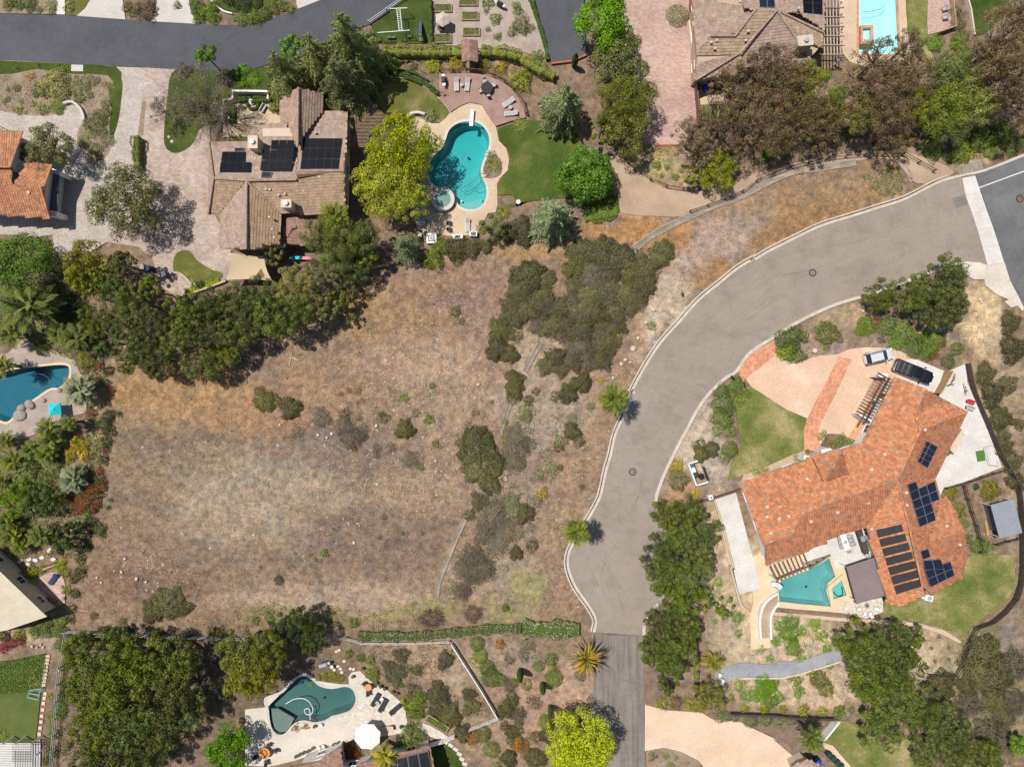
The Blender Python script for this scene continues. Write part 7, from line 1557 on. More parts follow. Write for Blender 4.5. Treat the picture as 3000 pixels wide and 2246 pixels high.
boulders('rock', 'at the street corner oaks', 'rockpale', [('b3 1855,905', .3, .25), ('b3 1865,925', .25, .2), ('b3 1980,880', .2, .2), ('b3 905,998', .2, .18), ('b3 2045,1545', .25, .2), ('b3 2320,1420', .2, .2)], 'rocks at the street corner')
boulders('rock', 'on the lower left gravel bed', 'rockpale', [('d0 260,680', .22, .18), ('d0 330,665', .18, .15), ('d0 350,690', .2, .16), ('d0 300,690', .16, .14), ('d0 475,875', .2, .18)], 'rocks on the lower left bed')
def flat_stones(desc, where, lst, mat, w, d, rot, group, name='stepping_stone', h=.06, rnd=False):
    out = []; R = random.Random(len(lst))
    for i, s in enumerate(lst):
        x, y, _ = q1(s); mb = MB()
        if rnd:
            n = 9; k = [R.uniform(.82, 1.1) for _ in range(n)]; mb.slab([(w/2*k[j]*math.cos(j*6.283/n), d/2*k[j]*math.sin(j*6.283/n)) for j in range(n)], -.1, h)
        else: mb.cham(-w/2, -d/2, -.1, w/2, d/2, h, .015)
        o = mb.local(name, M[mat]); o.location = (x, y, .0); o.rotation_euler = (0, 0, math.radians(rot[i] if isinstance(rot, list) else rot)); out.append(o)
    series(out, desc, where, 'stepping stone', group)
flat_stones('square peach stepping stone', 'beside the putting green', ['d0 364,1062', 'd0 358,1098', 'd0 352,1140', 'd0 346,1192', 'd0 338,1243', 'd0 332,1290', 'd0 325,1338', 'd0 318,1387', 'd0 312,1437'], 'salmon_plain', .5, .5, -5, 'stepping stones by the putting green')
flat_stones('pale step slab', 'right of the ivy bank', [f'd0 {388-4.5*i:.0f},{760+29*i:.0f}' for i in range(9)], 'conc_tan', .62, .42, 8, 'step slabs right of the ivy bank')
flat_stones('pale oval stepping stone', 'above the lower left patio', ['c0 340,1470', 'c0 285,1490', 'c0 235,1485', 'c0 430,1485', 'c0 165,1500', 'c0 225,1527', 'c0 400,1410'], 'conc_white', .85, .6, [10, 0, 20, 5, 40, 10, 60], 'oval stepping stones', rnd=True)
flat_stones('rectangular pale slab', 'curving beside the bottom edge house', ['d1 1560,1452', 'd1 1603,1480', 'd1 1643,1512', 'd1 1673,1550', 'd1 1693,1590', 'd1 1716,1630'], 'conc', .75, .5, [-35, -30, -28, -25, -22, -18], 'slabs beside the bottom edge house')
flat_stones('pale stepping stone', 'near the shaded barbecue', ['d1 700,710', 'd1 680,720', 'd1 740,800', 'd1 710,860', 'd1 690,840', 'd1 790,860', 'd1 815,865', 'd1 660,870', 'd1 720,890'], 'conc', .55, .45, 15, 'stones near the shaded barbecue', rnd=True)
o = flat_stones('pale square slab', 'on the upper left lawn', ['a0 625,552'], 'conc_white', 1.75, .95, -1, 'x', 'slab', .05)
for s, lab in (('c2 1030,778', 'round manhole cover in the lower road bend'), ('b3 498,688', 'round manhole cover in the upper road bend'), ('a3 2172,1608', 'rusty manhole cover in the cross street')):
    x, y, _ = q1(s); t = thing('manhole_cover', lab, 'manhole cover', (x, y, .03)); mb = MB(); mb.lathe([(.56, -.05), (.56, .012), (.47, .014)], 28); mb.local('ring', M['darkmetal'], t); mb = MB(); mb.lathe([(.46, -.05), (.46, .01), (.4, .016), (.1, .016), (.05, .022)], 28); mb.local('lid', M['patch'] if 'rusty' not in lab else M['woodbrown'], t)
# ---------------------------------------------------------------- outdoor furniture
def lounger(label, s, rz, mats=('white', 'black'), stripes=True, frame='white', group='sun loungers'):
    x, y, _ = q1(s, .4); z = .25 if s.startswith('a1') and ('deck' in label) else .03; t = thing('sun_lounger', label, 'sun lounger', (x, y, z), math.radians(rz), group)
    mb = MB(); mb.box(-1., -.33, .22, 1., -.29, .28); mb.box(-1., .29, .22, 1., .33, .28); mb.box(-1., -.29, .22, -.96, .29, .28); mb.box(.96, -.29, .22, 1., .29, .28); mb.local('frame', M[frame], t)
    for sx in (-.85, .8):
        for sy in (-.29, .29): mb = MB(); mb.box(sx-.025, sy-.025, 0, sx+.025, sy+.025, .22); mb.local('leg', M[frame], t)
    n = 9 if stripes else 1; mb = MB()
    for i in range(n):
        y0, y1 = -.31+.62*i/n, -.31+.62*(i+1)/n; m = i % 2
        pr = [(-.98, .285), (.25, .285), (.95, .62)]; tp = [(a, b+.08) for a, b in pr]
        for k in range(2): mb.face([(tp[k][0], y0, tp[k][1]), (tp[k+1][0], y0, tp[k+1][1]), (tp[k+1][0], y1, tp[k+1][1]), (tp[k][0], y1, tp[k][1])], m)
        for e in (0, 2): mb.face([(pr[e][0], y0, pr[e][1]), (pr[e][0], y1, pr[e][1]), (tp[e][0], y1, tp[e][1]), (tp[e][0], y0, tp[e][1])], m)
    for yy in (-.31, .31):
        for k in range(2): mb.face([(pr[k][0], yy, pr[k][1]), (pr[k+1][0], yy, pr[k+1][1]), (tp[k+1][0], yy, tp[k+1][1]), (tp[k][0], yy, tp[k][1])], 0)
    mb.local('cushion', [M[m] for m in mats], t); return t
def chair(label, s, rz, mat='darkmetal', cush=None, z=.03, group='garden chairs', stripes=False):
    x, y, _ = q1(s, .5); t = thing('garden_chair', label, 'chair', (x, y, z), math.radians(rz), group)
    for sx in (-.24, .24):
        for sy in (-.24, .24): mb = MB(); mb.box(sx-.02, sy-.02, 0, sx+.02, sy+.02, .42 if sx > 0 else .85); mb.local('leg', M[mat], t)
    c = M[cush or mat]
    if stripes:
        mb = MB()
        for i in range(6): mb.box(-.27, -.27+.09*i, .42, .27, -.27+.09*(i+1), .48, i % 2)
        mb.local('seat', [M['white'], M['black']], t); mb = MB()
        for i in range(6): mb.mesh([(-.24, -.27+.09*i, .48), (-.24, -.18+.09*i, .48), (-.36, -.18+.09*i, .92), (-.36, -.27+.09*i, .92), (-.29, -.27+.09*i, .48), (-.29, -.18+.09*i, .48), (-.41, -.18+.09*i, .92), (-.41, -.27+.09*i, .92)], [(0,1,2,3), (7,6,5,4), (3,2,6,7), (0,3,7,4), (1,5,6,2)], i % 2)
        mb.local('backrest', [M['white'], M['black']], t)
    else:
        mb = MB(); mb.cham(-.27, -.27, .4, .27, .27, .48, .03); mb.local('seat', c, t)
        mb = MB(); mb.mesh([(-.22, -.25, .48), (-.22, .25, .48), (-.34, .25, .92), (-.34, -.25, .92), (-.28, -.25, .48), (-.28, .25, .48), (-.4, .25, .92), (-.4, -.25, .92)], [(0,1,2,3), (7,6,5,4), (3,2,6,7), (0,3,7,4), (1,5,6,2), (0,4,5,1)]); mb.local('backrest', c, t)
        for sy in (-.28, .28): mb = MB(); mb.box(-.25, sy-.025, .62, .24, sy+.025, .66); mb.local('armrest', M[mat], t)
    return t
def table(label, s, r, mat='darkmetal', z=.03, h=.72, hole=None):
    x, y, _ = q1(s, h); t = thing('round_table', label, 'table', (x, y, z)); mb = MB(); mb.lathe([(r, h-.04), (r, h-.01), (r-.02, h)], 26); mb.local('tabletop', M[mat], t)
    mb = MB(); mb.lathe([(.04, 0.02), (.04, h-.04)], 10); mb.local('pedestal', M['darkmetal'], t); mb = MB(); mb.lathe([(r*.5, 0), (r*.5, .02), (.05, .05)], 16); mb.local('base', M['darkmetal'], t)
    if hole: mb = MB(); mb.lathe([(hole, h+.001), (hole*.9, h+.03)], 14); mb.local('centre_plate', M['black'], t)
    return t
def umbrella(label, s, r, n, mat, z=.03, h=2.5, rz=0.):
    x, y, _ = q1(s, h-.3); t = thing('parasol', label, 'parasol', (x, y, z), rz); mb = MB(); top = (0, 0, h); rim = [(r*math.cos(i*6.2832/n), r*math.sin(i*6.2832/n), h-.55) for i in range(n)]; mid = [(r*.36*math.cos(i*6.2832/n), r*.36*math.sin(i*6.2832/n), h-.14) for i in range(n)]
    for i in range(n):
        j = (i+1) % n; sag = [(rim[i][k]+rim[j][k])/2*(.97 if k < 2 else 1) for k in range(3)]
        mb.face([top, mid[i], mid[j]]); mb.face([mid[i], rim[i], tuple(sag)]); mb.face([mid[i], tuple(sag), mid[j]]); mb.face([mid[j], tuple(sag), rim[j]])
        mb.face([rim[i], (rim[i][0], rim[i][1], rim[i][2]-.15), (sag[0], sag[1], sag[2]-.15), tuple(sag)]); mb.face([tuple(sag), (sag[0], sag[1], sag[2]-.15), (rim[j][0], rim[j][1], rim[j][2]-.15), rim[j]])
    mb.local('canopy', M[mat], t); mb = MB(); vr = r*.3
    for i in range(n):
        a, b = i*6.2832/n, (i+1)*6.2832/n; mb.face([(0, 0, h+.09), (vr*math.cos(a), vr*math.sin(a), h-.05), (vr*math.cos(b), vr*math.sin(b), h-.05)])
    mb.local('vent_cap', M[mat], t)
    for i in range(n): mb = MB(); mb.beam((0, 0, h-.04), (rim[i][0]*.99, rim[i][1]*.99, rim[i][2]-.03), .02, .02); mb.local('rib', M['grey'], t)
    mb = MB(); mb.lathe([(.025, 0), (.025, h-.04)], 10); mb.local('pole', M['grey'], t); mb = MB(); mb.lathe([(.28, 0), (.28, .06), (.06, .12)], 16); mb.local('base', M['grey'], t); return t
lounger('left vertical striped lounger on the timber deck', 'a1 1650,685', 92); lounger('right tilted striped lounger on the timber deck', 'a1 1738,685', 84)
lounger('diagonal striped lounger at the right of the timber deck', 'a1 2070,832', 33); lounger('horizontal striped lounger at the right of the timber deck', 'a1 2090,920', 4)
lounger('striped lounger beside the two dark pool chairs', 'b1 1740,302', 90, group=None)
for lab, s in (('small round table between the deck loungers', 'a1 1692,690'), ('small round table by the diagonal deck lounger', 'a1 2085,872')): table(lab, s, .28, 'grey', .25, .5)
table('round black dining table on the timber deck', 'a1 1895,715', .85, 'fabric_dark', .25, .72, .2)
for lab, s, rz in (('top striped chair at the deck dining table', 'a1 1880,662', -80), ('right striped chair at the deck dining table', 'a1 1948,695', 200), ('left striped chair at the deck dining table', 'a1 1843,735', 20), ('bottom striped chair at the deck dining table', 'a1 1905,772', 100)): chair(lab, s, rz, 'white', z=.25, group='deck dining chairs', stripes=True)
for lab, s, rz in (('upper dark chair facing the kidney pool', 'b1 1592,285', 5), ('lower dark chair facing the kidney pool', 'b1 1592,337', 5)): chair(lab, s, rz, 'darkmetal', 'fabric_dark', .05)
table('pale table under the yellow pine', 'b1 1365,280', .5, 'grey', .05)
for lab, s, rz in (('upper striped chair at the pale table', 'b1 1400,265', 190), ('lower striped chair at the pale table', 'b1 1385,345', 120), ('striped chair below the pale table', 'b1 1350,380', 90)): chair(lab, s, rz, 'white', z=.05, stripes=True)
lounger('left dark lounger on the flagstone patio', 'd1 995,1112', -120, ('fabric_dark', 'fabric_dark'), False, 'darkmetal'); lounger('middle dark lounger on the flagstone patio', 'd1 1055,1157', -120, ('fabric_dark', 'fabric_dark'), False, 'darkmetal'); lounger('right covered dark lounger on the flagstone patio', 'd1 1155,1190', -140, ('fabric_dark', 'fabric_dark'), False, 'darkmetal')
table('small glass table between the dark loungers', 'd1 1008,1140', .3, 'grey', .04, .45); table('small white side table by the dark loungers', 'd1 1045,1105', .24, 'white', .04, .45)
table('orange round table above the dark loungers', 'd1 935,1012', .5, 'orange', .04)
for lab, s, rz in (('left dark chair at the orange patio table', 'd1 905,985', -45), ('right dark chair at the orange patio table', 'd1 958,1000', 170), ('bottom dark chair at the orange patio table', 'd1 935,1052', 95)): chair(lab, s, rz, 'darkmetal', 'fabric_dark', .04)
umbrella('white octagonal parasol at the bottom of the patio', 'd1 928,1415', 1.95, 8, 'fabric_white', .04, 2.6, .3)
lounger('tan chair beside the white parasol', 'd1 1090,1345', 10, ('fabric_tan', 'fabric_tan'), False, 'darkmetal', None)
table('large orange round table at the lower edge', 'd1 95,1545', .82, 'orange', .04)
for lab, s, rz in (('top dark chair at the large orange table', 'd1 130,1480', -110), ('right dark chair at the large orange table', 'd1 180,1525', 190), ('left dark chair at the large orange table', 'd1 30,1570', 20), ('bottom dark chair at the large orange table', 'd1 110,1615', 95)): chair(lab, s, rz, 'darkmetal', z=.04)
umbrella('beige hexagonal parasol in the vegetable garden', 'a1 1535,150', 1.12, 6, 'fabric_beige', .03, 2.4, .5)
table('dark table under the beige parasol', 'a1 1520,225', .5, 'darkmetal', .03)
umbrella('turquoise square parasol by the dark blue pool', 'c0 435,272', 1.25, 4, 'turq', .03, 2.2, .9)
t = thing('shade_sail', 'tan shade sail with a brown tear beside the brown house', 'shade sail', q1('b0 2000,640')); A = [Vector(p) for p in G3('b0 1862,520,3.2 2138,552,3.2 2200,752,2.6 1826,746,2.6')]; mb = MB(); n = 12
def sail(u, v):
    p = (A[0]*(1-u)+A[1]*u)*(1-v)+(A[3]*(1-u)+A[2]*u)*v; c = sum(A, Vector())/4; k = .10*(4*u*(1-u)*(1-4*v*(1-v)) + 4*v*(1-v)*(1-4*u*(1-u))); return p+(c-p)*k-Vector((0, 0, .35*(4*u*(1-u)*4*v*(1-v))))
for i in range(n):
    for j in range(n): mb.face([sail(i/n, (j+1)/n), sail((i+1)/n, (j+1)/n), sail((i+1)/n, j/n), sail(i/n, j/n)])
mb.build('cloth', M['fabric_tan'], t, smooth=True)
mb = MB(); tp = [sail(u, v)+Vector((0, 0, .012)) for u, v in ((.56, .80), (.66, .80), (.74, .64), (.82, .50), (.845, .62), (.87, .74), (.96, .93), (.9, .95), (.78, .90), (.66, .86))]; ce = sail(.8, .8)+Vector((0, 0, .014))
for i in range(len(tp)): mb.face([ce, tp[i], tp[(i+1) % len(tp)]])
mb.build('torn_patch', M['woodbrown'], t)
for p in A: mb = MB(); mb.tube([(p.x, p.y, -.1), (p.x, p.y, p.z)], .05, 8); mb.build('post', M['grey'], t)
# lattice pergola at the brown house
t = thing('lattice_pergola', 'brown slatted pergola between the brown roof and the dry lawn', 'pergola', q1('a1 900,980'))
poly = [p[:2] for p in G(P('a1 765,800 815,768 935,768 945,815 1110,970 950,1060 920,1188 772,1188'), 2.8)]; xs = [p[0] for p in poly]; ys = [p[1] for p in poly]; D0, D1 = Vector(q1('a1 1000,865', 2.8)), Vector(q1('a1 780,1080', 2.8))
def clip(axis, c):
    hit = []
    for i in range(len(poly)):
        a, b = poly[i], poly[(i+1) % len(poly)]; k = 0 if axis == 'x' else 1
        if (a[k]-c)*(b[k]-c) < 0: f = (c-a[k])/(b[k]-a[k]); hit.append(a[1-k]+(b[1-k]-a[1-k])*f)
    return sorted(hit)
dline = lambda x: D0.y+(x-D0.x)*(D1.y-D0.y)/(D1.x-D0.x)
x = min(xs)+.05
while x < max(xs):
    h = clip('x', x)
    if len(h) >= 2:
        lo, hi = max(h[0], dline(x)), h[-1]
        if hi-lo > .2: mb = MB(); mb.beam((x, lo, 2.85), (x, hi, 2.85), .06, .1); mb.build('slat', M['wood'], t)
    x += .2
y = min(ys)+.05
while y < max(ys):
    h = clip('y', y)
    if len(h) >= 2:
        xd = D0.x+(y-D0.y)*(D1.x-D0.x)/(D1.y-D0.y); lo, hi = max(h[0], xd), h[-1]
        if hi-lo > .2: mb = MB(); mb.beam((lo, y, 2.85), (hi, y, 2.85), .06, .1); mb.build('slat', M['wood'], t)
    y += .2
mb = MB(); mb.beam((D0.x, D0.y, 2.75), (D1.x, D1.y, 2.75), .12, .14); mb.build('diagonal_beam', M['woodbrown'], t)
for a, b in zip(poly, poly[1:]+poly[:1]): mb = MB(); mb.beam((*a, 2.74), (*b, 2.74), .1, .14); mb.build('edge_beam', M['woodbrown'], t)
for p in (poly[2], poly[4], poly[6], poly[7], poly[0]): mb = MB(); mb.box(p[0]-.07, p[1]-.07, -.1, p[0]+.07, p[1]+.07, 2.7); mb.build('post', M['woodbrown'], t)
# white pergola lower left
t = thing('white_pergola', 'white and grey slatted pergola at the lower left corner', 'pergola', q1('d0 150,1560'))
for i in range(14):
    y = 1475+14*i; mb = MB(); mb.beam(q1(f'd0 -60,{y}', 2.5), q1(f'd0 {120 if i > 3 else 250},{y}', 2.5), .08, .12); mb.build('slat', M['white'], t)
for i in range(9):
    x = 125+20*i; mb = MB(); mb.beam(q1(f'd0 {x},1475', 2.4), q1(f'd0 {x-4},1700', 2.4), .08, .12); mb.build('slat', M['grey'], t)
for s in ('d0 20,1470', 'd0 120,1470', 'd0 250,1468', 'd0 290,1560'): x, y, _ = q1(s, 2.3); mb = MB(); mb.box(x-.08, y-.08, 0, x+.08, y+.08, 2.4); mb.build('post', M['white'], t)
# play equipment
t = thing('monkey_bars', 'white monkey bar ladder on the play lawn', 'play frame', q1('a1 1190,165')); a, b = q1('a1 1165,75', 2.1), q1('a1 1185,250', 2.1); a2, b2 = q1('a1 1192,75', 2.1), q1('a1 1210,250', 2.1)
for p, q in ((a, b), (a2, b2)): mb = MB(); mb.beam(p, q, .07, .07); mb.build('side_rail', M['white'], t)
for i in range(10): f = (i+.5)/10; mb = MB(); mb.beam(Vector(a).lerp(Vector(b), f), Vector(a2).lerp(Vector(b2), f), .05, .05); mb.build('rung', M['white'], t)
for p, q in (('a1 1110,72', 'a1 1250,66'), ('a1 1010,266', 'a1 1270,246')):
    P0, P1 = Vector(q1(p, 2.15)), Vector(q1(q, 2.15)); mb = MB(); mb.beam(P0, P1, .09, .09); mb.build('top_bar', M['white'], t)
    for e in (P0, P1):
        for dx in (-.5, .5): mb = MB(); mb.beam(e, (e.x, e.y+dx, -.1), .07, .07); mb.build('leg', M['white'], t)
for s, c in (('a1 1100,300', 'green'), ('a1 1135,300', 'bluegrey'), ('a1 1265,292', 'green')):
    x, y, _ = q1(s, .5); mb = MB(); mb.box(x-.3, y-.15, .45, x+.3, y+.15, .5); mb.build('swing_seat', M[c], t)
    for dx in (-.27, .27): mb = MB(); mb.beam((x+dx, y, .5), (x+dx, y+.55, 2.1), .02, .02); mb.build('chain', M['grey'], t)
t = thing('slide', 'blue grey slide with a ladder on the play lawn', 'slide', q1('a1 1355,260')); mb = MB(); A_, B_ = Vector(q1('a1 1352,182', .25)), Vector(q1('a1 1350,275', 1.9)); w = .28
for i in range(6):
    p, q = A_.lerp(B_, i/6), A_.lerp(B_, (i+1)/6); mb.face([p+Vector((-w, 0, 0)), p+Vector((w, 0, 0)), q+Vector((w, 0, 0)), q+Vector((-w, 0, 0))])
    for sx in (-w, w): mb.beam(p+Vector((sx, 0, .08)), q+Vector((sx, 0, .08)), .05, .16)
mb.build('chute', M['bluegrey'], t); L0, L1 = Vector(q1('a1 1358,335', .0)), Vector(q1('a1 1352,278', 1.9)); 
for sx in (-.25, .25): mb = MB(); mb.beam(L0+Vector((sx, 0, 0)), L1+Vector((sx, 0, 0)), .05, .05); mb.build('ladder_rail', M['grey'], t)
for i in range(7): f = (i+.5)/7; p = L0.lerp(L1, f); mb = MB(); mb.beam(p+Vector((-.25, 0, 0)), p+Vector((.25, 0, 0)), .05, .05); mb.build('rung', M['grey'], t)
out = []
for s in ('1465,30,1610,95', '1690,92,1828,162', '1698,222,1838,288', '1465,272,1608,345', '1665,-25,1820,45'):
    x0, y0, x1, y1 = map(float, s.split(',')); a, b = q1(f'a1 {x0},{y1}', .35), q1(f'a1 {x1},{y0}', .35); t = thing('raised_bed', '', 'raised bed', ((a[0]+b[0])/2, (a[1]+b[1])/2, 0)); w = .1
    for q in ((a[0], a[1], b[0], a[1]+w), (a[0], b[1]-w, b[0], b[1]), (a[0], a[1]+w, a[0]+w, b[1]-w), (b[0]-w, a[1]+w, b[0], b[1]-w)): mb = MB(); mb.box(q[0], q[1], -.1, q[2], q[3], .35); mb.build('side_board', M['wood'], t)
    mb = MB(); mb.box(a[0]+w, a[1]+w, -.1, b[0]-w, b[1]-w, .27); mb.build('soil', M['mulch'], t); R = np.random.RandomState(int(x0)); n = 500; p = np.stack([R.uniform(a[0]+w, b[0]-w, n), R.uniform(a[1]+w, b[1]-w, n), R.uniform(.28, .42, n)], 1)
    inst(quads_mesh('seedlings', rhomb(p-np.array(t.location), R.normal(size=(n, 3))*.5+np.array([0, 0, 1]), .14*R.uniform(.6, 1.4, n), 1.8, R), pick(R, PALS['mid'], n), M['leafc']), 'seedlings', t); out.append(t)
for o, lab in zip(out, ('timber raised bed left of the beige parasol top', 'raised bed second down in the right bed column', 'darker planted raised bed lowest in the right column', 'timber raised bed below the beige parasol', 'raised bed at the top edge of the photo')): tag(o, lab, 'raised bed', 'raised vegetable beds')
t = thing('gate_arbour', 'small brown roofed gate between the two pale hedges', 'gate', q1('a1 1757,410'))
for k, s in enumerate(('a1 1688,325,2.4 1755,318,3.0 1755,490,3.0 1690,498,2.4', 'a1 1755,318,3.0 1822,328,2.4 1825,495,2.4 1755,490,3.0')): roof_face(t, G3(s), 'rust', 'flat', 700+k, .08)
for s in ('a1 1705,345', 'a1 1808,345', 'a1 1705,480', 'a1 1808,480'): x, y, _ = q1(s, 2.3); mb = MB(); mb.box(x-.08, y-.08, -.1, x+.08, y+.08, 2.35); mb.build('post', M['woodbrown'], t)
t = thing('flagpole', 'white flagpole with a pale flag above the dry lawn', 'flagpole', q1('a1 1465,720')); mb = MB(); mb.tube([(0, 0, -.1), (0, 0, 5.6)], [.05, .03], 8); mb.local('pole', M['white'], t); mb = MB(); mb.lathe([(.07, 5.6), (.07, 5.68), (.01, 5.74)], 8); mb.local('finial', M['yellow'], t)
mb = MB(); fl = [[(-.12-.95*i/6, -.15*math.sin(i*1.1)-.05*i, 5.45-j*.25-.06*i) for i in range(7)] for j in range(4)]
for j in range(3):
    for i in range(6): mb.face([fl[j][i], fl[j][i+1], fl[j+1][i+1], fl[j+1][i]])
mb.local('flag', M['fabric_white'], t, True)
t = thing('street_lamp', 'dark lamp post at the left edge by the terracotta house', 'street lamp', q1('a0 45,1045')); mb = MB(); mb.tube([(0, 0, -.1), (0, 0, 3.1)], [.06, .045], 8); mb.local('pole', M['darkmetal'], t); mb = MB(); mb.lathe([(.05, 3.1), (.26, 3.2), (.3, 3.5), (.16, 3.62), (.03, 3.75)], 10); mb.local('lantern', M['bluegrey'], t); mb = MB(); mb.beam((-.35, .05, 3.3), (.3, -.05, 3.3), .09, .2); mb.local('bracket', M['bluegrey'], t)
t = thing('fountain', 'white tiered fountain in the small court', 'fountain', q1('a0 2042,832')); mb = MB(); mb.lathe([(.42, -.05), (.42, .35), (.36, .4), (.34, .3)], 20); mb.local('basin', M['white'], t); mb = MB(); mb.lathe([(.12, .2), (.09, .6), (.28, .72), (.24, .76), (.07, .74), (.06, .98), (.14, 1.04), (.02, 1.12)], 16); mb.local('tier', M['white'], t)
for lab, s, rz in (('white bench in the small fountain court', 'a0 2128,875', 60),):
    x, y, _ = q1(s, .5); t = thing('bench', lab, 'bench', (x, y, .038), math.radians(rz)); mb = MB(); mb.box(-.6, -.22, .4, .6, .22, .46); mb.local('seat', M['grey'], t); mb = MB(); mb.box(-.6, .2, .46, .6, .26, .9); mb.local('backrest', M['white'], t)
    for sx in (-.52, .52): mb = MB(); mb.box(sx-.03, -.2, 0, sx+.03, .2, .4); mb.local('leg', M['darkmetal'], t)
chair('black chair in the fountain court', 'a0 1942,862', 200, 'darkmetal', 'fabric_dark', group=None)
# diving board, spas, pool kit
t = thing('diving_board', 'white diving board at the head of the kidney pool', 'diving board', q1('a1 1775,895')); a, b = Vector(q1('a1 1777,885', .5)), Vector(q1('a1 1766,1020', .5)); d = (b-a).normalized(); s_ = Vector((-d.y, d.x, 0))*.27; mb = MB()
mb.mesh([a-s_, a+s_, b+s_, b-s_, a-s_+Vector((0, 0, .06)), a+s_+Vector((0, 0, .06)), b+s_+Vector((0, 0, .05)), b-s_+Vector((0, 0, .05))], [(3,2,1,0), (4,5,6,7), (0,1,5,4), (1,2,6,5), (2,3,7,6), (3,0,4,7)]); mb.build('board', M['white'], t); mb = MB(); c = a.lerp(b, .2); mb.box(c.x-.25, c.y-.25, .03, c.x+.25, c.y+.25, .5); mb.build('stand', M['grey'], t)
t = thing('spa', 'round stone rimmed spa beside the kidney pool', 'spa', q1('b1 1540,97', .4)); n = 22
for i in range(n):
    a0, a1 = i*6.2832/n, (i+.97)*6.2832/n; mb = MB(); mb.slab([(1.18*math.cos(a0), 1.18*math.sin(a0)), (1.72*math.cos(a0), 1.72*math.sin(a0)), (1.72*math.cos(a1), 1.72*math.sin(a1)), (1.18*math.cos(a1), 1.18*math.sin(a1))], .0, .45); mb.local('rim_stone', M['conc'], t)
mb = MB(); mb.lathe([(1.19, .42), (1.17, .1), (.85, .1), (.8, .07), (.02, .07)], 28); mb.f = [f[::-1] for f in mb.f]; mb.local('basin', plain('spa_plaster', (.13,.25,.22), .7), t); mb = MB(); mb.lathe([(1.185, .0), (1.185, .33), (.01, .331)], 28); mb.local('water', water('spa_water', (.1,.88,.85), 1.2), t)
sp = ccw([p[:2] for p in G(P('d3 652,212 730,147 773,265 668,298'), .3)]); t = thing('spa', 'small angular spa beside the angular pool', 'spa', (*np.mean(sp, 0), 0)); mb = MB(); mb.slab(offset(sp, .55), .0, .36, [sp]); mb.build('rim', M['conc_cream'], t); mb = MB(); mb.side(sp, .05, .34, flip=True); mb.flat(sp, .05); mb.build('basin', plain('spa_plaster', (.25,.45,.42), .7), t); mb = MB(); mb.slab(sp, .0, .27); mb.build('water', water('spa_water', (.0,.85,.87), 1.5), t)
mb = MB(); pth = [Vector(p) for p in G(P('d3 665,240 700,272 740,262 735,200', 3), .16)]; mb.tube(pth, .07, 6); mb.build('bench_edge', M['darkmetal'], t)
sp = ccw([p[:2] for p in G(P('a3 888,205 992,200 1000,350 890,355'), .2)]); t = thing('spa', 'square pale spa inside the rectangular pool', 'spa', (*np.mean(sp, 0), 0)); mb = MB(); mb.slab(sp, -1.2, .12, [offset(sp, -.35)]); mb.build('rim', M['brickband'], t); i_ = offset(sp, -.36); mb = MB(); mb.flat(i_, -.5); mb.side(i_, -.5, .1, flip=True); mb.slab(offset(i_, -.4), -.5, -.35); mb.build('basin', plain('spa_plaster', (.62,.72,.68), .7), t); mb = MB(); mb.slab(i_, -.8, .02); mb.build('water', water('spa_water', (.2,.95,.97), .25), t)
def hose(label, s, z, r, mat, sm=5): mb = MB(); mb.tube(G(P(s, sm), z), r, 6); tag(mb.build('pool_hose', M[mat]), label, 'hose')
hose('white pool hose looping in the lagoon pool', 'd1 268,1145 330,1110 400,1100 460,1130 488,1190 470,1230 430,1225 420,1195 445,1182 462,1200 466,1275', -.07, .06, 'white')
hose('dark vacuum hose curling in the kidney pool', 'a1 1850,1380 1800,1450 1740,1500 1690,1520 1690,1545 1730,1535 1760,1505 1800,1525 1855,1515', -.09, .035, 'bluegrey')
hose('blue hose in the pale rectangular pool', 'a3 1095,0 1085,40 1030,80 900,100', -.08, .04, 'bluegrey')
hose('thin hose in the dark blue pool', 'b0 210,1520 300,1500 380,1530 405,1580 350,1610 250,1590', -.08, .035, 'bluegrey')
x, y, _ = q1('b1 1690,108'); t = thing('pool_float', 'white float in the kidney pool', 'pool float', (x, y, -.12)); mb = MB(); mb.lathe([(.1, 0), (.16, .05), (.12, .12), (.02, .14)], 12); mb.local('body', M['white'], t)
t = thing('water_slide', 'white and blue slide mouth at the angular pool', 'slide', q1('d3 215,195')); mb = MB(); pts = [Vector(p) for p in G3('d3 190,180,0.9 215,185,0.6 245,215,0.15')]
for i in range(2):
    p, q = pts[i], pts[i+1]; d = (q-p).normalized(); sd = Vector((-d.y, d.x, 0)).normalized()*.4; mb.face([p-sd, q-sd, q+sd, p+sd], 0)
    for sg in (-1, 1): mb.beam(p+sd*sg+Vector((0, 0, .1)), q+sd*sg+Vector((0, 0, .1)), .08, .22, 1)
mb.build('chute', [M['fabric_white'], plain('slide_blue', (.03,.25,.55), .35)], t); mb = MB(); mb.box(pts[0].x-.35, pts[0].y-.3, 0, pts[0].x+.2, pts[0].y+.3, .85); mb.build('stand', M['white'], t)
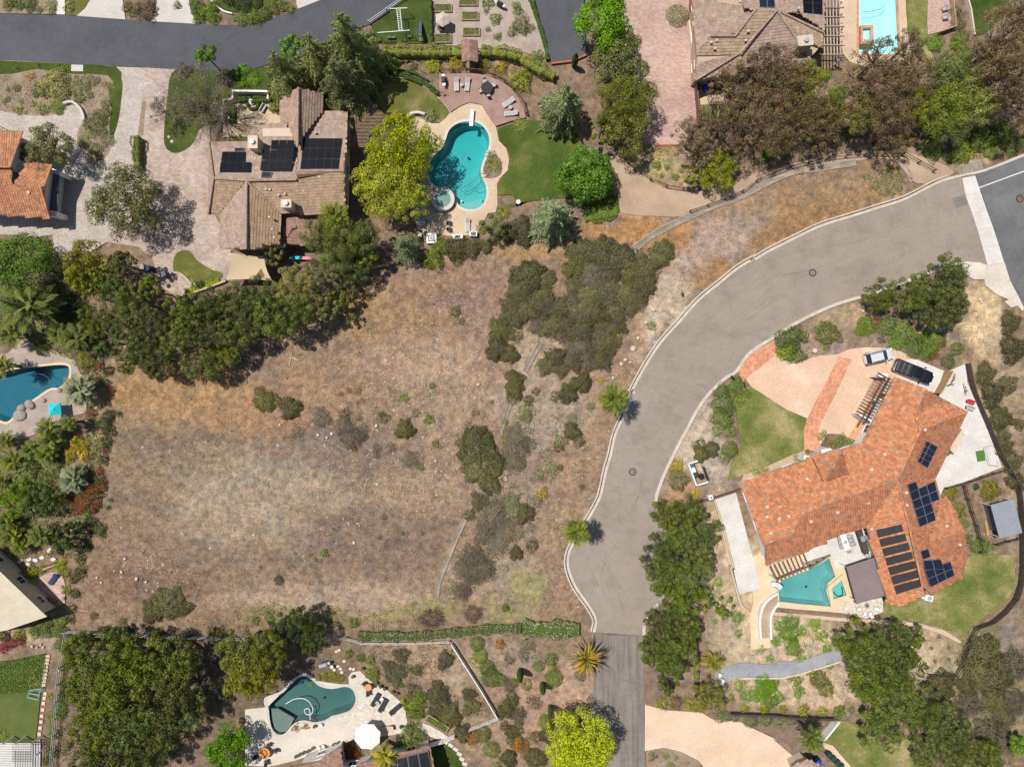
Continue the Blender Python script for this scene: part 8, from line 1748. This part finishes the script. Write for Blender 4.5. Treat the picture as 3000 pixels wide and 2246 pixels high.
# orange-house patio
x, y, _ = q1('c3 762,1345', .75); t = thing('dining_table', 'long white outdoor dining table on the pale patio', 'table', (x, y, .036), math.radians(-72)); mb = MB(); mb.cham(-1.2, -.42, .7, 1.2, .42, .76, .02); mb.local('tabletop', M['fabric_white'], t); mb = MB(); mb.lathe([(.22, .76), (.3, .82), (.28, .84)], 16); mb.local('bowl', M['grey'], t)
for sx in (-1., 1.):
    for sy in (-.33, .33): mb = MB(); mb.box(sx-.04, sy-.04, 0, sx+.04, sy+.04, .7); mb.local('leg', M['white'], t)
for lab, s, rz in (('upper left grey chair at the long white table', 'c3 715,1310', 15), ('middle left grey chair at the long white table', 'c3 722,1345', 15), ('lower left grey chair at the long white table', 'c3 733,1380', 15), ('upper right grey chair at the long white table', 'c3 795,1300', 195), ('middle right grey chair at the long white table', 'c3 805,1330', 195), ('lower right grey chair at the long white table', 'c3 818,1360', 195), ('end grey chair at the long white table', 'c3 785,1405', 105)): chair(lab, s, rz, 'grey', z=.036, group='chairs at the long white table')
x, y, _ = q1('c3 912,1345', .95); t = thing('outdoor_kitchen', 'dark outdoor kitchen counter with a steel grill', 'counter', (x, y, .036), math.radians(-72)); mb = MB(); mb.box(-1.75, -.4, 0, 1.75, .4, .88); mb.local('cabinet', M['wooddark'], t); mb = MB(); mb.cham(-1.8, -.46, .88, 1.8, .46, .95, .02); mb.local('worktop', plain('dark_stone_top', (.07,.055,.05), .4), t); mb = MB(); mb.cham(-.95, -.3, .95, -.1, .3, 1.15, .08); mb.local('grill', M['steel'], t)
table('stone fire pit table below the patio cover', 'd3 940,352', .35, 'rock', .04, .45, .15)
for lab, s, rz in (('left pale armchair at the stone fire pit', 'd3 872,380', 20), ('right pale armchair at the stone fire pit', 'd3 1015,378', 170), ('lower right pale armchair at the stone fire pit', 'd3 966,422', 110), ('lower left pale armchair at the stone fire pit', 'd3 922,418', 80)): chair(lab, s, rz, 'grey', 'fabric_white', .04, 'fire pit chairs')
x, y, _ = q1('d3 1440,290', .8); t = thing('air_conditioner', 'white air conditioning unit below the solar roof', 'air conditioner', (x, y, .03), -.25); mb = MB(); mb.cham(-.6, -.45, 0, .6, .45, .85, .04); mb.local('case', M['white'], t); mb = MB(); mb.lathe([(.34, .851), (.34, .87), (.1, .88)], 20, at=(.1, 0, 0)); mb.local('fan_grille', M['grey'], t); mb = MB(); mb.box(-.9, -.35, 0, -.62, .35, .6); mb.local('pump_box', M['white'], t)
t = thing('storage_bench', 'long beige storage bench on the pale side yard', 'bench', q1('c3 1665,530')); bp = [p[:2] for p in G(P('c3 1605,590 1710,432 1728,470 1642,632'), .9)]; mb = MB(); mb.slab(bp, .03, .86); mb.build('body', M['stucco_pink'], t); mb = MB(); mb.slab(offset(ccw(bp), .04), .86, .92); mb.build('lid', M['stucco'], t)
for s, lab, mt in (('c3 1740,462', 'blue and white cooler at the end of the storage bench', 'fabric_white'), ('c3 1600,628', 'dark box below the storage bench', 'bluegrey')):
    x, y, _ = q1(s, .5); t = thing('cooler', lab, 'box', (x, y, .034), .6); mb = MB(); mb.cham(-.3, -.22, 0, .3, .22, .42, .04); mb.local('body', M[mt], t); mb = MB(); mb.cham(-.31, -.23, .42, .31, .23, .5, .03); mb.local('lid', M[mt], t)
x, y, _ = q1('c3 1855,648'); t = thing('turf_mat', 'green turf mat on the pale side yard', 'mat', (x, y, .035), .17); mb = MB(); mb.cham(-.62, -.78, 0, .62, .78, .025, .005); mb.local('mat', M['green'], t); mb = MB(); mb.lathe([(.05, .025), (.05, .03)], 10); mb.local('cup', M['black'], t)
t = thing('goal_net', 'folded grey net frame beside the dark board fence', 'net', q1('c3 1935,640'))
for a, b in (('c3 1890,580,0.9', 'c3 1935,720,0.9'), ('c3 1935,720,0.9', 'c3 2000,735,0.05'), ('c3 1890,580,0.9', 'c3 1960,560,0.05'), ('c3 1960,560,0.06', 'c3 2000,735,0.06')): mb = MB(); mb.beam(G3(a)[0], G3(b)[0], .05, .05); mb.build('tube', M['grey'], t)
t = thing('metal_shed', 'pale blue grey metal roofed shed in the right yard', 'shed', q1('c3 2065,1155')); sr = ccw([p[:2] for p in G(P('c3 1938,1045 2125,995 2195,1270 2010,1315'), 2.5)]); mb = MB(); mb.slab(sr, 2.42, 2.5); mb.build('roof_sheet', M['steel'], t)
for p in offset(sr, -.15): mb = MB(); mb.box(p[0]-.05, p[1]-.05, -.1, p[0]+.05, p[1]+.05, 2.42); mb.build('post', M['white'], t)
i_ = offset(sr, -.6); mb = MB(); mb.side(i_, -.1, 2.3); mb.build('wall', M['bluegrey'], t)
for lab, s, mt, sz in (('blue tarp bundle left of the metal shed', 'c3 1925,1125', 'bluegrey', .4), ('white crate left of the metal shed', 'c3 1915,1075', 'white', .3)): x, y, _ = q1(s); o = boulder('bundle', lab, s, sz, sz, mt, 4); tag(o, lab, 'bundle')
mb = MB(); a, b = q1('c3 1895,1170', .1), q1('c3 1915,1290', .1); mb.beam(a, b, .3, .2); tag(mb.build('timber_stack', M['woodtan']), 'stack of tan boards left of the metal shed', 'timber')
tag(boulder('pond', '', 'c3 1818,897', .5, .08, 'greenbin', 8), 'small dark round pond in the shed yard', 'pond')
for lab, s, rz in (('red framed bicycle in the right yard corner', 'b3 1640,1545', 70), ('dark bicycle below the red framed bicycle', 'b3 1600,1600', 10), ('grey bicycle beside the dark fence', 'c3 1735,110', 100)):
    x, y, _ = q1(s, .4); t = thing('bicycle', lab, 'bicycle', (x, y, .034), math.radians(rz), 'bicycles in the side yard'); fm = M['red'] if 'red' in lab else M['darkmetal']; tilt = .25
    for sx in (-.5, .5):
        mb = MB(); mb.tube([(sx+.33*math.cos(a), tilt*(.33+.33*math.sin(a)), .33+.33*math.sin(a)) for a in np.linspace(0, 6.2832, 19)], .025, 5, caps=False); mb.local('wheel', M['black'], t)
    fr = [((-.5, .08, .33), (-.15, .2, .85)), ((-.15, .2, .85), (.38, .2, .8)), ((.38, .2, .8), (.5, .08, .33)), ((-.5, .08, .33), (-.05, .08, .33)), ((-.05, .08, .33), (.38, .2, .8)), ((-.05, .08, .33), (-.15, .2, .85))]
    mb = MB()
    for a, b in fr: mb.tube([a, b], .025, 5)
    mb.local('frame', fm, t); mb = MB(); mb.tube([(.36, -.1, .98), (.38, .2, .96), (.36, .5, .98)], .02, 5); mb.local('handlebar', M['grey'], t); mb = MB(); mb.cham(-.3, .14, .88, -.05, .28, .94, .02); mb.local('saddle', M['black'], t)
for lab, s, rz, mt in (('red bench in the pale side yard', 'c3 1780,215', -20, 'red'), ('grey bench below the red bench', 'c3 1775,265', -20, 'grey')):
    x, y, _ = q1(s, .5); t = thing('bench', lab, 'bench', (x, y, .034), math.radians(rz)); mb = MB(); mb.box(-.55, -.25, .38, .55, .25, .44); mb.local('seat', M[mt], t); mb = MB(); mb.box(-.55, .22, .44, .55, .28, .85); mb.local('backrest', M[mt], t)
    for sx in (-.48, .48): mb = MB(); mb.box(sx-.04, -.2, 0, sx+.04, .2, .38); mb.local('leg', M['darkmetal'], t)
# bins and enclosure
t = thing('bin_enclosure', 'white walled bin enclosure beside the road', 'enclosure', q1('c2 1545,780'))
for a, b in (('c2 1465,705', 'c2 1540,682'), ('c2 1465,705', 'c2 1530,878'), ('c2 1530,878', 'c2 1625,850')): mb = MB(); A_, B_ = Vector(q1(a)), Vector(q1(b)); mb.beam(A_+Vector((0, 0, .6)), B_+Vector((0, 0, .6)), .2, 1.3); mb.build('wall_side', M['white'], t)
mb = MB(); mb.beam(Vector(q1('c2 1590,730'))+Vector((0, 0, .6)), Vector(q1('c2 1628,840'))+Vector((0, 0, .6)), .06, 1.2); mb.build('gate', M['wooddark'], t)
def bin_(label, s, rz, mt, group, lidm=None):
    x, y, _ = q1(s, .9); t = thing('wheelie_bin', label, 'bin', (x, y, .03), math.radians(rz), group); mb = MB(); lo = [(-.24, -.28), (.24, -.28), (.24, .28), (-.24, .28)]; hi = [(-.3, -.36), (.3, -.36), (.3, .36), (-.3, .36)]
    mb.mesh([(*p, .05) for p in lo]+[(*p, 1.) for p in hi], [(3,2,1,0), (0,1,5,4), (1,2,6,5), (2,3,7,6), (3,0,4,7)]); mb.local('body', M[mt], t); mb = MB(); mb.cham(-.33, -.38, 1., .33, .4, 1.07, .03); mb.local('lid', M[lidm or mt], t)
    for sx in (-.26, .26): mb = MB(); mb.tube([(sx-.03, .3, .12), (sx+.03, .3, .12)], .12, 12); mb.local('wheel', M['black'], t)
for lab, s, mt in (('blue grey bin in the white enclosure', 'c2 1508,725', 'bluegrey'), ('white topped bin in the white enclosure', 'c2 1520,762', 'white'), ('dark green bin in the white enclosure', 'c2 1537,800', 'greenbin'), ('black bin in the white enclosure', 'c2 1585,815', 'black')): bin_(lab, s, 18, mt, 'bins in the white enclosure')
bin_('grey bin beside the taupe house', 'a2 1578,715', 0, 'grey', 'bins beside the taupe house', 'bluegrey'); bin_('bright blue bin beside the taupe house', 'a2 1623,708', 0, 'blue', 'bins beside the taupe house')
for i, lab in enumerate(('upper dark green bin beside the bottom lawn', 'second dark green bin beside the bottom lawn', 'third dark green bin beside the bottom lawn', 'lowest dark green bin beside the bottom lawn')): bin_(lab, f'd3 {632+34*i},{1560+32*i}', -40, 'greenbin', 'green bins beside the bottom lawn')
bin_('blue bin beside the small grey roof', 'd3 548,1620', 30, 'blue', None)
bin_('navy bin under the pink drive trees', 'b0 1200,650', 10, 'navy', 'bins at the pink drive'); bin_('black bin under the pink drive trees', 'b0 1150,640', 10, 'black', 'bins at the pink drive'); bin_('grey bin under the pink drive trees', 'b0 1325,700', 10, 'bluegrey', 'bins at the pink drive')
# fire pits, grills, planters, pots
x, y, _ = q1('b1 1445,405', .8); t = thing('fire_pit', 'square white and black fire pit at the terrace corner', 'fire pit', (x, y, .05), .05)
for a, h, m in ((.75, .62, 'white'), (.46, .66, 'black'), (.32, .68, 'white'), (.2, .70, 'rock')): mb = MB(); mb.cham(-a, -a, 0, a, a, h, .02); mb.local({'white': 'rim', 'black': 'trim', 'rock': 'burner'}[m], M[m], t)
x, y, _ = q1('b1 1660,395', .7); t = thing('planter', 'white rectangular planter on the pool terrace', 'planter', (x, y, .05), .05); mb = MB(); mb.cham(-.75, -.35, 0, .75, .35, .7, .03); mb.local('box', M['white'], t); mb = MB(); mb.box(-.35, -.2, .7, .35, .2, .72); mb.local('opening', M['black'], t)
x, y, _ = q1('b1 1785,372', .7); t = thing('cooler', 'blue and white cooler table on the pool terrace', 'box', (x, y, .05)); mb = MB(); mb.cham(-.55, -.35, 0, .55, .35, .7, .03); mb.local('body', M['white'], t); mb = MB(); mb.cham(-.35, -.25, .7, .35, .25, .8, .03); mb.local('lid', M['bluegrey'], t)
for lab, s, rz in (('black barbecue on the timber deck', 'a1 1545,650', 95), ('black grill at the vegetable garden top', 'a1 2000,28', 150), ('barbecue in the shade above the lagoon pool', 'd1 580,830', 20)):
    x, y, _ = q1(s, .9); t = thing('barbecue', lab, 'barbecue', (x, y, .25 if 'deck' in lab else .03), math.radians(rz)); mb = MB(); mb.box(-.4, -.25, .1, .4, .25, .75); mb.local('cart', M['darkmetal'], t); mb = MB(); mb.cham(-.42, -.27, .75, .42, .27, 1.1, .12); mb.local('hood', M['black'] if 'black' in lab else M['steel'], t)
    for sx in (-.65, .65): mb = MB(); mb.box(sx-.2, -.22, .78, sx+.2, .22, .81); mb.local('side_shelf', M['steel'], t)
def pots(desc, where, lst, mat, plant, group, r=.22):
    out = []
    for s in lst:
        x, y, _ = q1(s, .4); t = thing('plant_pot', '', 'plant pot', (x, y, .03)); mb = MB(); mb.lathe([(r*.7, 0), (r, .4), (r*1.08, .42), (r*1.08, .48), (r*.9, .48), (r*.88, .42), (.02, .42)], 14); mb.local('pot', M[mat], t)
        if plant: inst(PR.choice(sproto(plant)), 'plant', t, (0, 0, .42), (0, 0, PR.uniform(0, 6)), (r*1.15, r*1.15, r*1.2))
        out.append(t)
    series(out, desc, where, 'plant pot', group)
pots('terracotta pot', 'along the flagstone patio edge', ['d1 1000,980', 'd1 1130,1052', 'd1 1165,1065', 'd1 885,862', 'd1 810,925', 'd1 500,1328', 'd1 1368,1253', 'd1 1232,1150'], 'terracotta', 'mid', 'pots along the flagstone patio')
pots('dark pot', 'along the flagstone patio edge', ['d1 1035,1005', 'd1 1068,1022', 'd1 1200,1330', 'd1 1255,1330', 'd1 965,1000'], 'black', 'mid', 'dark pots along the flagstone patio')
pots('small dark pot', 'along the bottom edge house front', ['d1 350,1570', 'd1 380,1555', 'd1 412,1540', 'd1 448,1528', 'd1 485,1505', 'd1 600,1500', 'd1 655,1475', 'd1 690,1462'], 'rock', 'dark', 'pots along the bottom house')
pots('white round planter', 'near the bottom edge house', ['d1 535,1500', 'd1 570,1490', 'd1 552,1318', 'd1 640,845', 'd0 1990,1310', 'd0 2050,1315'], 'white', None, 'white planters', .25)
pots('terracotta pot', 'at the orange house entry', ['c3 455,610', 'c3 595,565', 'c3 655,535'], 'terracotta', 'mid', 'entry pots', .28)
pots('yellow pot', 'right of the flagstone patio', ['d1 1212,1122'], 'yellow', 'mid', None, .25)
pots('ring shaped stone pot', 'beside the silver car drive', ['b3 515,1315'], 'stucco', None, None, .34)
pots('white globe pot', 'on the pool lawn edge', ['b1 2148,115', 'a1 992,862'], 'fabric_white', None, 'white globe pots', .3)
for lab, s0, s1, wd in (('dark framed planter trough below the slope garden', 'd1 1405,1255', 'd1 1575,1362', 1.1),):
    A_, B_ = Vector(q1(s0, .6)), Vector(q1(s1, .6)); d = (B_-A_); L = d.length; t = thing('planter_trough', lab, 'planter', ((A_.x+B_.x)/2, (A_.y+B_.y)/2, .0), math.atan2(d.y, d.x))
    for q in ((-L/2, -wd/2, L/2, -wd/2+.12), (-L/2, wd/2-.12, L/2, wd/2), (-L/2, -wd/2+.12, -L/2+.12, wd/2-.12), (L/2-.12, -wd/2+.12, L/2, wd/2-.12)): mb = MB(); mb.box(q[0], q[1], -.1, q[2], q[3], .62); mb.local('side', M['wood'], t)
    mb = MB(); mb.box(-L/2+.12, -wd/2+.12, -.1, L/2-.12, wd/2-.12, .45); mb.local('soil', M['mulch'], t); R = np.random.RandomState(5); n = 700; p = np.stack([R.uniform(-L/2+.15, L/2-.15, n), R.uniform(-wd/2+.15, wd/2-.15, n), R.uniform(.46, .7, n)], 1); inst(quads_mesh('plants', rhomb(p, R.normal(size=(n, 3))*.5+np.array([0, 0, 1]), .15*R.uniform(.6, 1.4, n), 2, R), pick(R, PALS['mid'], n), M['leafc']), 'plants', t)
for lab, s, rz in (('upper white metal chair by the young palm', 'd2 1738,915', 60), ('lower white metal chair by the young palm', 'd2 1758,962', 60)): chair(lab, s, rz, 'grey', 'white', .03, 'white metal chairs')
chair('left wicker chair on the pink patio', 'a3 1565,70', 200, 'grey', group='wicker chairs'); chair('lower wicker chair on the pink patio', 'a3 1570,140', 190, 'grey', group='wicker chairs')
lounger('navy lounger on the lower left patio', 'd0 430,135', 55, ('navy', 'navy'), False, 'white', None); table('rusty fire bowl on the lower left patio', 'd0 395,305', .42, 'terracotta', .03, .4, .14)
for lab, s, rz in (('dark bench at the top of the lower left patio', 'd0 400,35', 20), ('grey timber bench beside the cream roof', 'd0 160,110', 40)):
    x, y, _ = q1(s, .5); t = thing('bench', lab, 'bench', (x, y, .0), math.radians(rz)); mb = MB(); mb.box(-1.1, -.22, .4, 1.1, .22, .46); mb.local('seat', M['wood'], t); mb = MB(); mb.box(-1.1, .2, .46, 1.1, .25, .85); mb.local('backrest', M['woodbrown'], t)
    for sx in (-1., 1.): mb = MB(); mb.box(sx-.05, -.2, -.1, sx+.05, .2, .4); mb.local('leg', M['woodbrown'], t)
boulders('red boulder', 'by the rusty fire bowl', 'terracotta', [('d0 440,300', .4, .4), ('d0 455,320', .35, .3), ('d0 415,335', .35, .3)], 'red boulders')
boulders('grey boulder', 'along the lower left patio edge', 'rock', [('d0 505,200', .35, .4), ('d0 512,240', .3, .35), ('d0 515,290', .32, .35), ('d0 480,330', .3, .3)], 'patio edge boulders')
t = thing('practice_net', 'teal tube frame on the putting green', 'net frame', q1('d0 275,1070'))
for a, b in (('d0 238,1035', 'd0 330,1022'), ('d0 330,1022', 'd0 305,1112'), ('d0 305,1112', 'd0 222,1092'), ('d0 222,1092', 'd0 238,1035'), ('d0 238,1060', 'd0 318,1075')): mb = MB(); mb.tube([Vector(q1(a, .6)), Vector(q1(b, .6))], .045, 6); mb.build('tube', M['teal'], t)
for s in ('d0 238,1035', 'd0 330,1022', 'd0 305,1112', 'd0 222,1092'): p = q1(s, .6); mb = MB(); mb.tube([(p[0], p[1], .02), p], .045, 6); mb.build('leg', M['teal'], t)
for lab, s, rz, mt in (('pink surfboard behind the brown house', 'b1 430,568', -3, 'pink'), ('blue surfboard behind the brown house', 'b1 350,566', 3, 'turq')):
    x, y, _ = q1(s, 1.); mb = MB(); n = 10; out = [(1.0*math.cos(a), .22*math.sin(a)) for a in np.linspace(0, 6.2832, 21)[:-1]]; mb.slab(out, .0, .06); t = thing('surfboard', lab, 'surfboard', (x, y, .95), math.radians(rz), 'surfboards'); mb.local('board', M[mt], t)
    for sx in (-.5, .5): mb = MB(); mb.box(sx-.04, -.2, -.95, sx+.04, .2, 0); mb.local('rack_leg', M['wood'], t)
# debris on the lot
for lab, lst in (('white pipe cross lying below the lot trees', ('b1 315,1330 300,1440', 'b1 285,1372 372,1392', 'b1 300,1355 355,1385')), ('bent pale stick beside the white pipe cross', ('b1 425,1355 380,1395',)), ('pale stick in the lot below the trees', ('b1 620,1590 575,1592 530,1615',)), ('thin pipe at the lower left lot corner', ('d0 640,390 710,394',))):
    t = thing('debris', lab, 'debris', q1(lst[0]))
    for s in lst: mb = MB(); mb.tube(G(P(s), -.0), .05, 6); mb.build('stick', M['rockpale'], t)
x, y, _ = q1('b2 1425,862'); t = thing('mailbox', 'small dark marker post in the pale roadside earth', 'post', (x, y, -.1)); mb = MB(); mb.box(-.06, -.06, 0, .06, .06, .6); mb.local('post', M['darkmetal'], t); mb = MB(); mb.box(-.12, -.2, .6, .12, .25, .8); mb.local('head', M['darkmetal'], t)
x, y, _ = q1('b2 1820,1532'); t = thing('mailbox', 'black mailbox beside the terracotta drive band', 'mailbox', (x, y, -.1), -.9); mb = MB(); mb.box(-.05, -.05, 0, .05, .05, 1.05); mb.local('post', M['darkmetal'], t); mb = MB(); mb.cham(-.28, -.12, 1.05, .28, .12, 1.32, .08); mb.local('box', M['black'], t)
for lab, s in (('left white pillar lamp by the white pad', 'c2 1665,985'),): x, y, _ = q1(s, 1.2); t = thing('pillar', lab, 'pillar', (x, y, -.1), .3); mb = MB(); mb.box(-.3, -.3, 0, .3, .3, 1.2); mb.local('shaft', M['white'], t); mb = MB(); mb.cham(-.36, -.36, 1.2, .36, .36, 1.3, .06); mb.local('cap', M['white'], t); mb = MB(); mb.lathe([(.1, 1.3), (.12, 1.5), (.02, 1.56)], 10); mb.local('lamp', M['darkmetal'], t)
# planting holes on the sandy corner
for i, s in enumerate(('d3 1518,602', 'd3 1600,690', 'd3 1460,695', 'd3 1487,800', 'd3 1600,785')): o = boulder('soil_mound', '', s, .3, .1, 'woodbrown', 40+i); tag(o, ('top', 'right', 'left', 'lower left', 'lower right')[i]+' dark soil mound in the sandy corner', 'soil mound', 'soil mounds')
# ---------------------------------------------------------------- cars
def car(label, s, rz, L, Wd, kind, paint, name):
    x, y, _ = q1(s, .9); t = thing(name, label, 'car' if kind == 'suv' else 'pickup', (x, y, .03), math.radians(rz)); h = L/2; w = Wd/2
    pm, nt, b = newmat('car_paint'); b.inputs['Base Color'].default_value = (*paint, 1); b.inputs['Roughness'].default_value = .25; b.inputs['Metallic'].default_value = .1 if kind == 'suv' else .2; b.inputs['Coat Weight'].default_value = .6
    def loft(st, m, nm, sm=True):
        mb = MB(); rings = []
        for X, hw, z0, z1, tw in st: rings.append([(X, -hw*.92, z0), (X, -hw, z0+(z1-z0)*.35), (X, -hw*.985, z0+(z1-z0)*.75), (X, -hw*tw, z1), (X, -hw*tw*.5, z1+.02), (X, hw*tw*.5, z1+.02), (X, hw*tw, z1), (X, hw*.985, z0+(z1-z0)*.75), (X, hw, z0+(z1-z0)*.35), (X, hw*.92, z0)])
        n = 10
        for a in range(len(rings)-1):
            for k in range(n): mb.face([rings[a][k], rings[a+1][k], rings[a+1][(k+1) % n], rings[a][(k+1) % n]][::-1])
        mb.face(rings[0]); mb.face(rings[-1][::-1]); me = mb.local(nm, m, t, False); return me
    if kind == 'suv':
        loft([(-h, w*.80, .4, .85, .86), (-h+.12, w*.94, .28, .98, .9), (-h*.55, w, .24, 1.0, .93), (0, w, .24, 1.0, .93), (h*.42, w, .24, .98, .92), (h*.75, w*.96, .25, .9, .88), (h-.12, w*.86, .28, .78, .84), (h, w*.7, .38, .66, .8)], pm, 'body')
        cab = [(-h+.10, w*.78, .96, 1.02, .95), (-h+.55, w*.84, .96, 1.42, .86), (.25, w*.86, .96, 1.46, .86), (h*.5, w*.82, .94, 1.0, .95)]
        loft(cab, M['glass'], 'windows'); mb = MB(); mb.cham(-h+.58, -w*.72, 1.40, .32, w*.72, 1.51, .06); mb.local('roof', pm, t)
        for sy in (-.62, .62): mb = MB(); mb.box(-h+.7, sy*w-.02, 1.51, .2, sy*w+.02, 1.55); mb.local('roof_rail', M['black'], t)
    else:
        loft([(-h, w*.9, .5, 1.0, .96), (-h+.1, w, .4, 1.05, .96), (-h*.1, w, .4, 1.06, .96), (h*.45, w, .4, 1.06, .95), (h*.8, w*.98, .42, 1.04, .92), (h-.1, w*.9, .45, .95, .9), (h, w*.78, .5, .85, .88)], pm, 'body')
        loft([(-.45, w*.84, 1.04, 1.10, .95), (-.3, w*.88, 1.04, 1.68, .84), (h*.26, w*.88, 1.04, 1.72, .84), (h*.5, w*.84, 1.03, 1.08, .95)], M['glass'], 'windows'); mb = MB(); mb.cham(-.28, -w*.74, 1.66, h*.28, w*.74, 1.78, .07); mb.local('roof', pm, t)
        mb = MB(); mb.cham(-h+.12, -w*.82, 1.03, -.55, w*.82, 1.10, .03); mb.local('bed_cover', M['fabric_dark'], t); mb = MB(); mb.cham(h*.52, -w*.6, 1.02, h*.86, w*.6, 1.10, .04); mb.local('bonnet', pm, t)
        for i in range(3): mb = MB(); X = -h+.4+i*.75; mb.box(X, -w*.8, 1.10, X+.03, w*.8, 1.112); mb.local('cover_seam', M['grey'], t)
    for sx in (-h*.62, h*.62):
        for sy in (-1, 1):
            mb = MB(); r = .34 if kind == 'suv' else .4; mb.tube([(sx, sy*(w-.22), r), (sx, sy*(w+.01), r)], r, 18); wh = mb.local('wheel', M['black'], t); mb = MB(); mb.tube([(sx, sy*(w+.005), r), (sx, sy*(w+.02), r)], r*.62, 14); mb.local('rim', M['steel'], wh)
    for sy in (-1, 1):
        mb = MB(); mb.cham(h*.88, sy*w*.68-.18, .62 if kind == 'suv' else .74, h*.975, sy*w*.68+.18, .80 if kind == 'suv' else .99, .03); mb.local('headlight', M['fabric_white'], t)
        mb = MB(); mb.cham(-h-.01, sy*w*.78-.12, .68, -h+.22, sy*w*.78+.12, 1.0, .03); mb.local('taillight', M['red'], t)
        mb = MB(); mb.cham(h*.36, sy*(w+.09)-.1, .98 if kind == 'suv' else 1.12, h*.43, sy*(w+.09)+.1, 1.12 if kind == 'suv' else 1.32, .03); mb.local('mirror', pm, t)
    mb = MB(); mb.box(-h-.03, -w*.7, .36, -h+.1, w*.7, .55); mb.local('rear_bumper', M['grey'] if kind != 'suv' else pm, t)
    return t
car('silver hatchback parked on the salmon drive', 'b3 1040,1362', 13.5, 4.2, 1.78, 'suv', (.60,.62,.65), 'hatchback')
car('black pickup with covered bed beside the orange roof', 'b3 1317,1488', -22, 5.9, 2.0, 'pickup', (.012,.013,.016), 'pickup_truck')
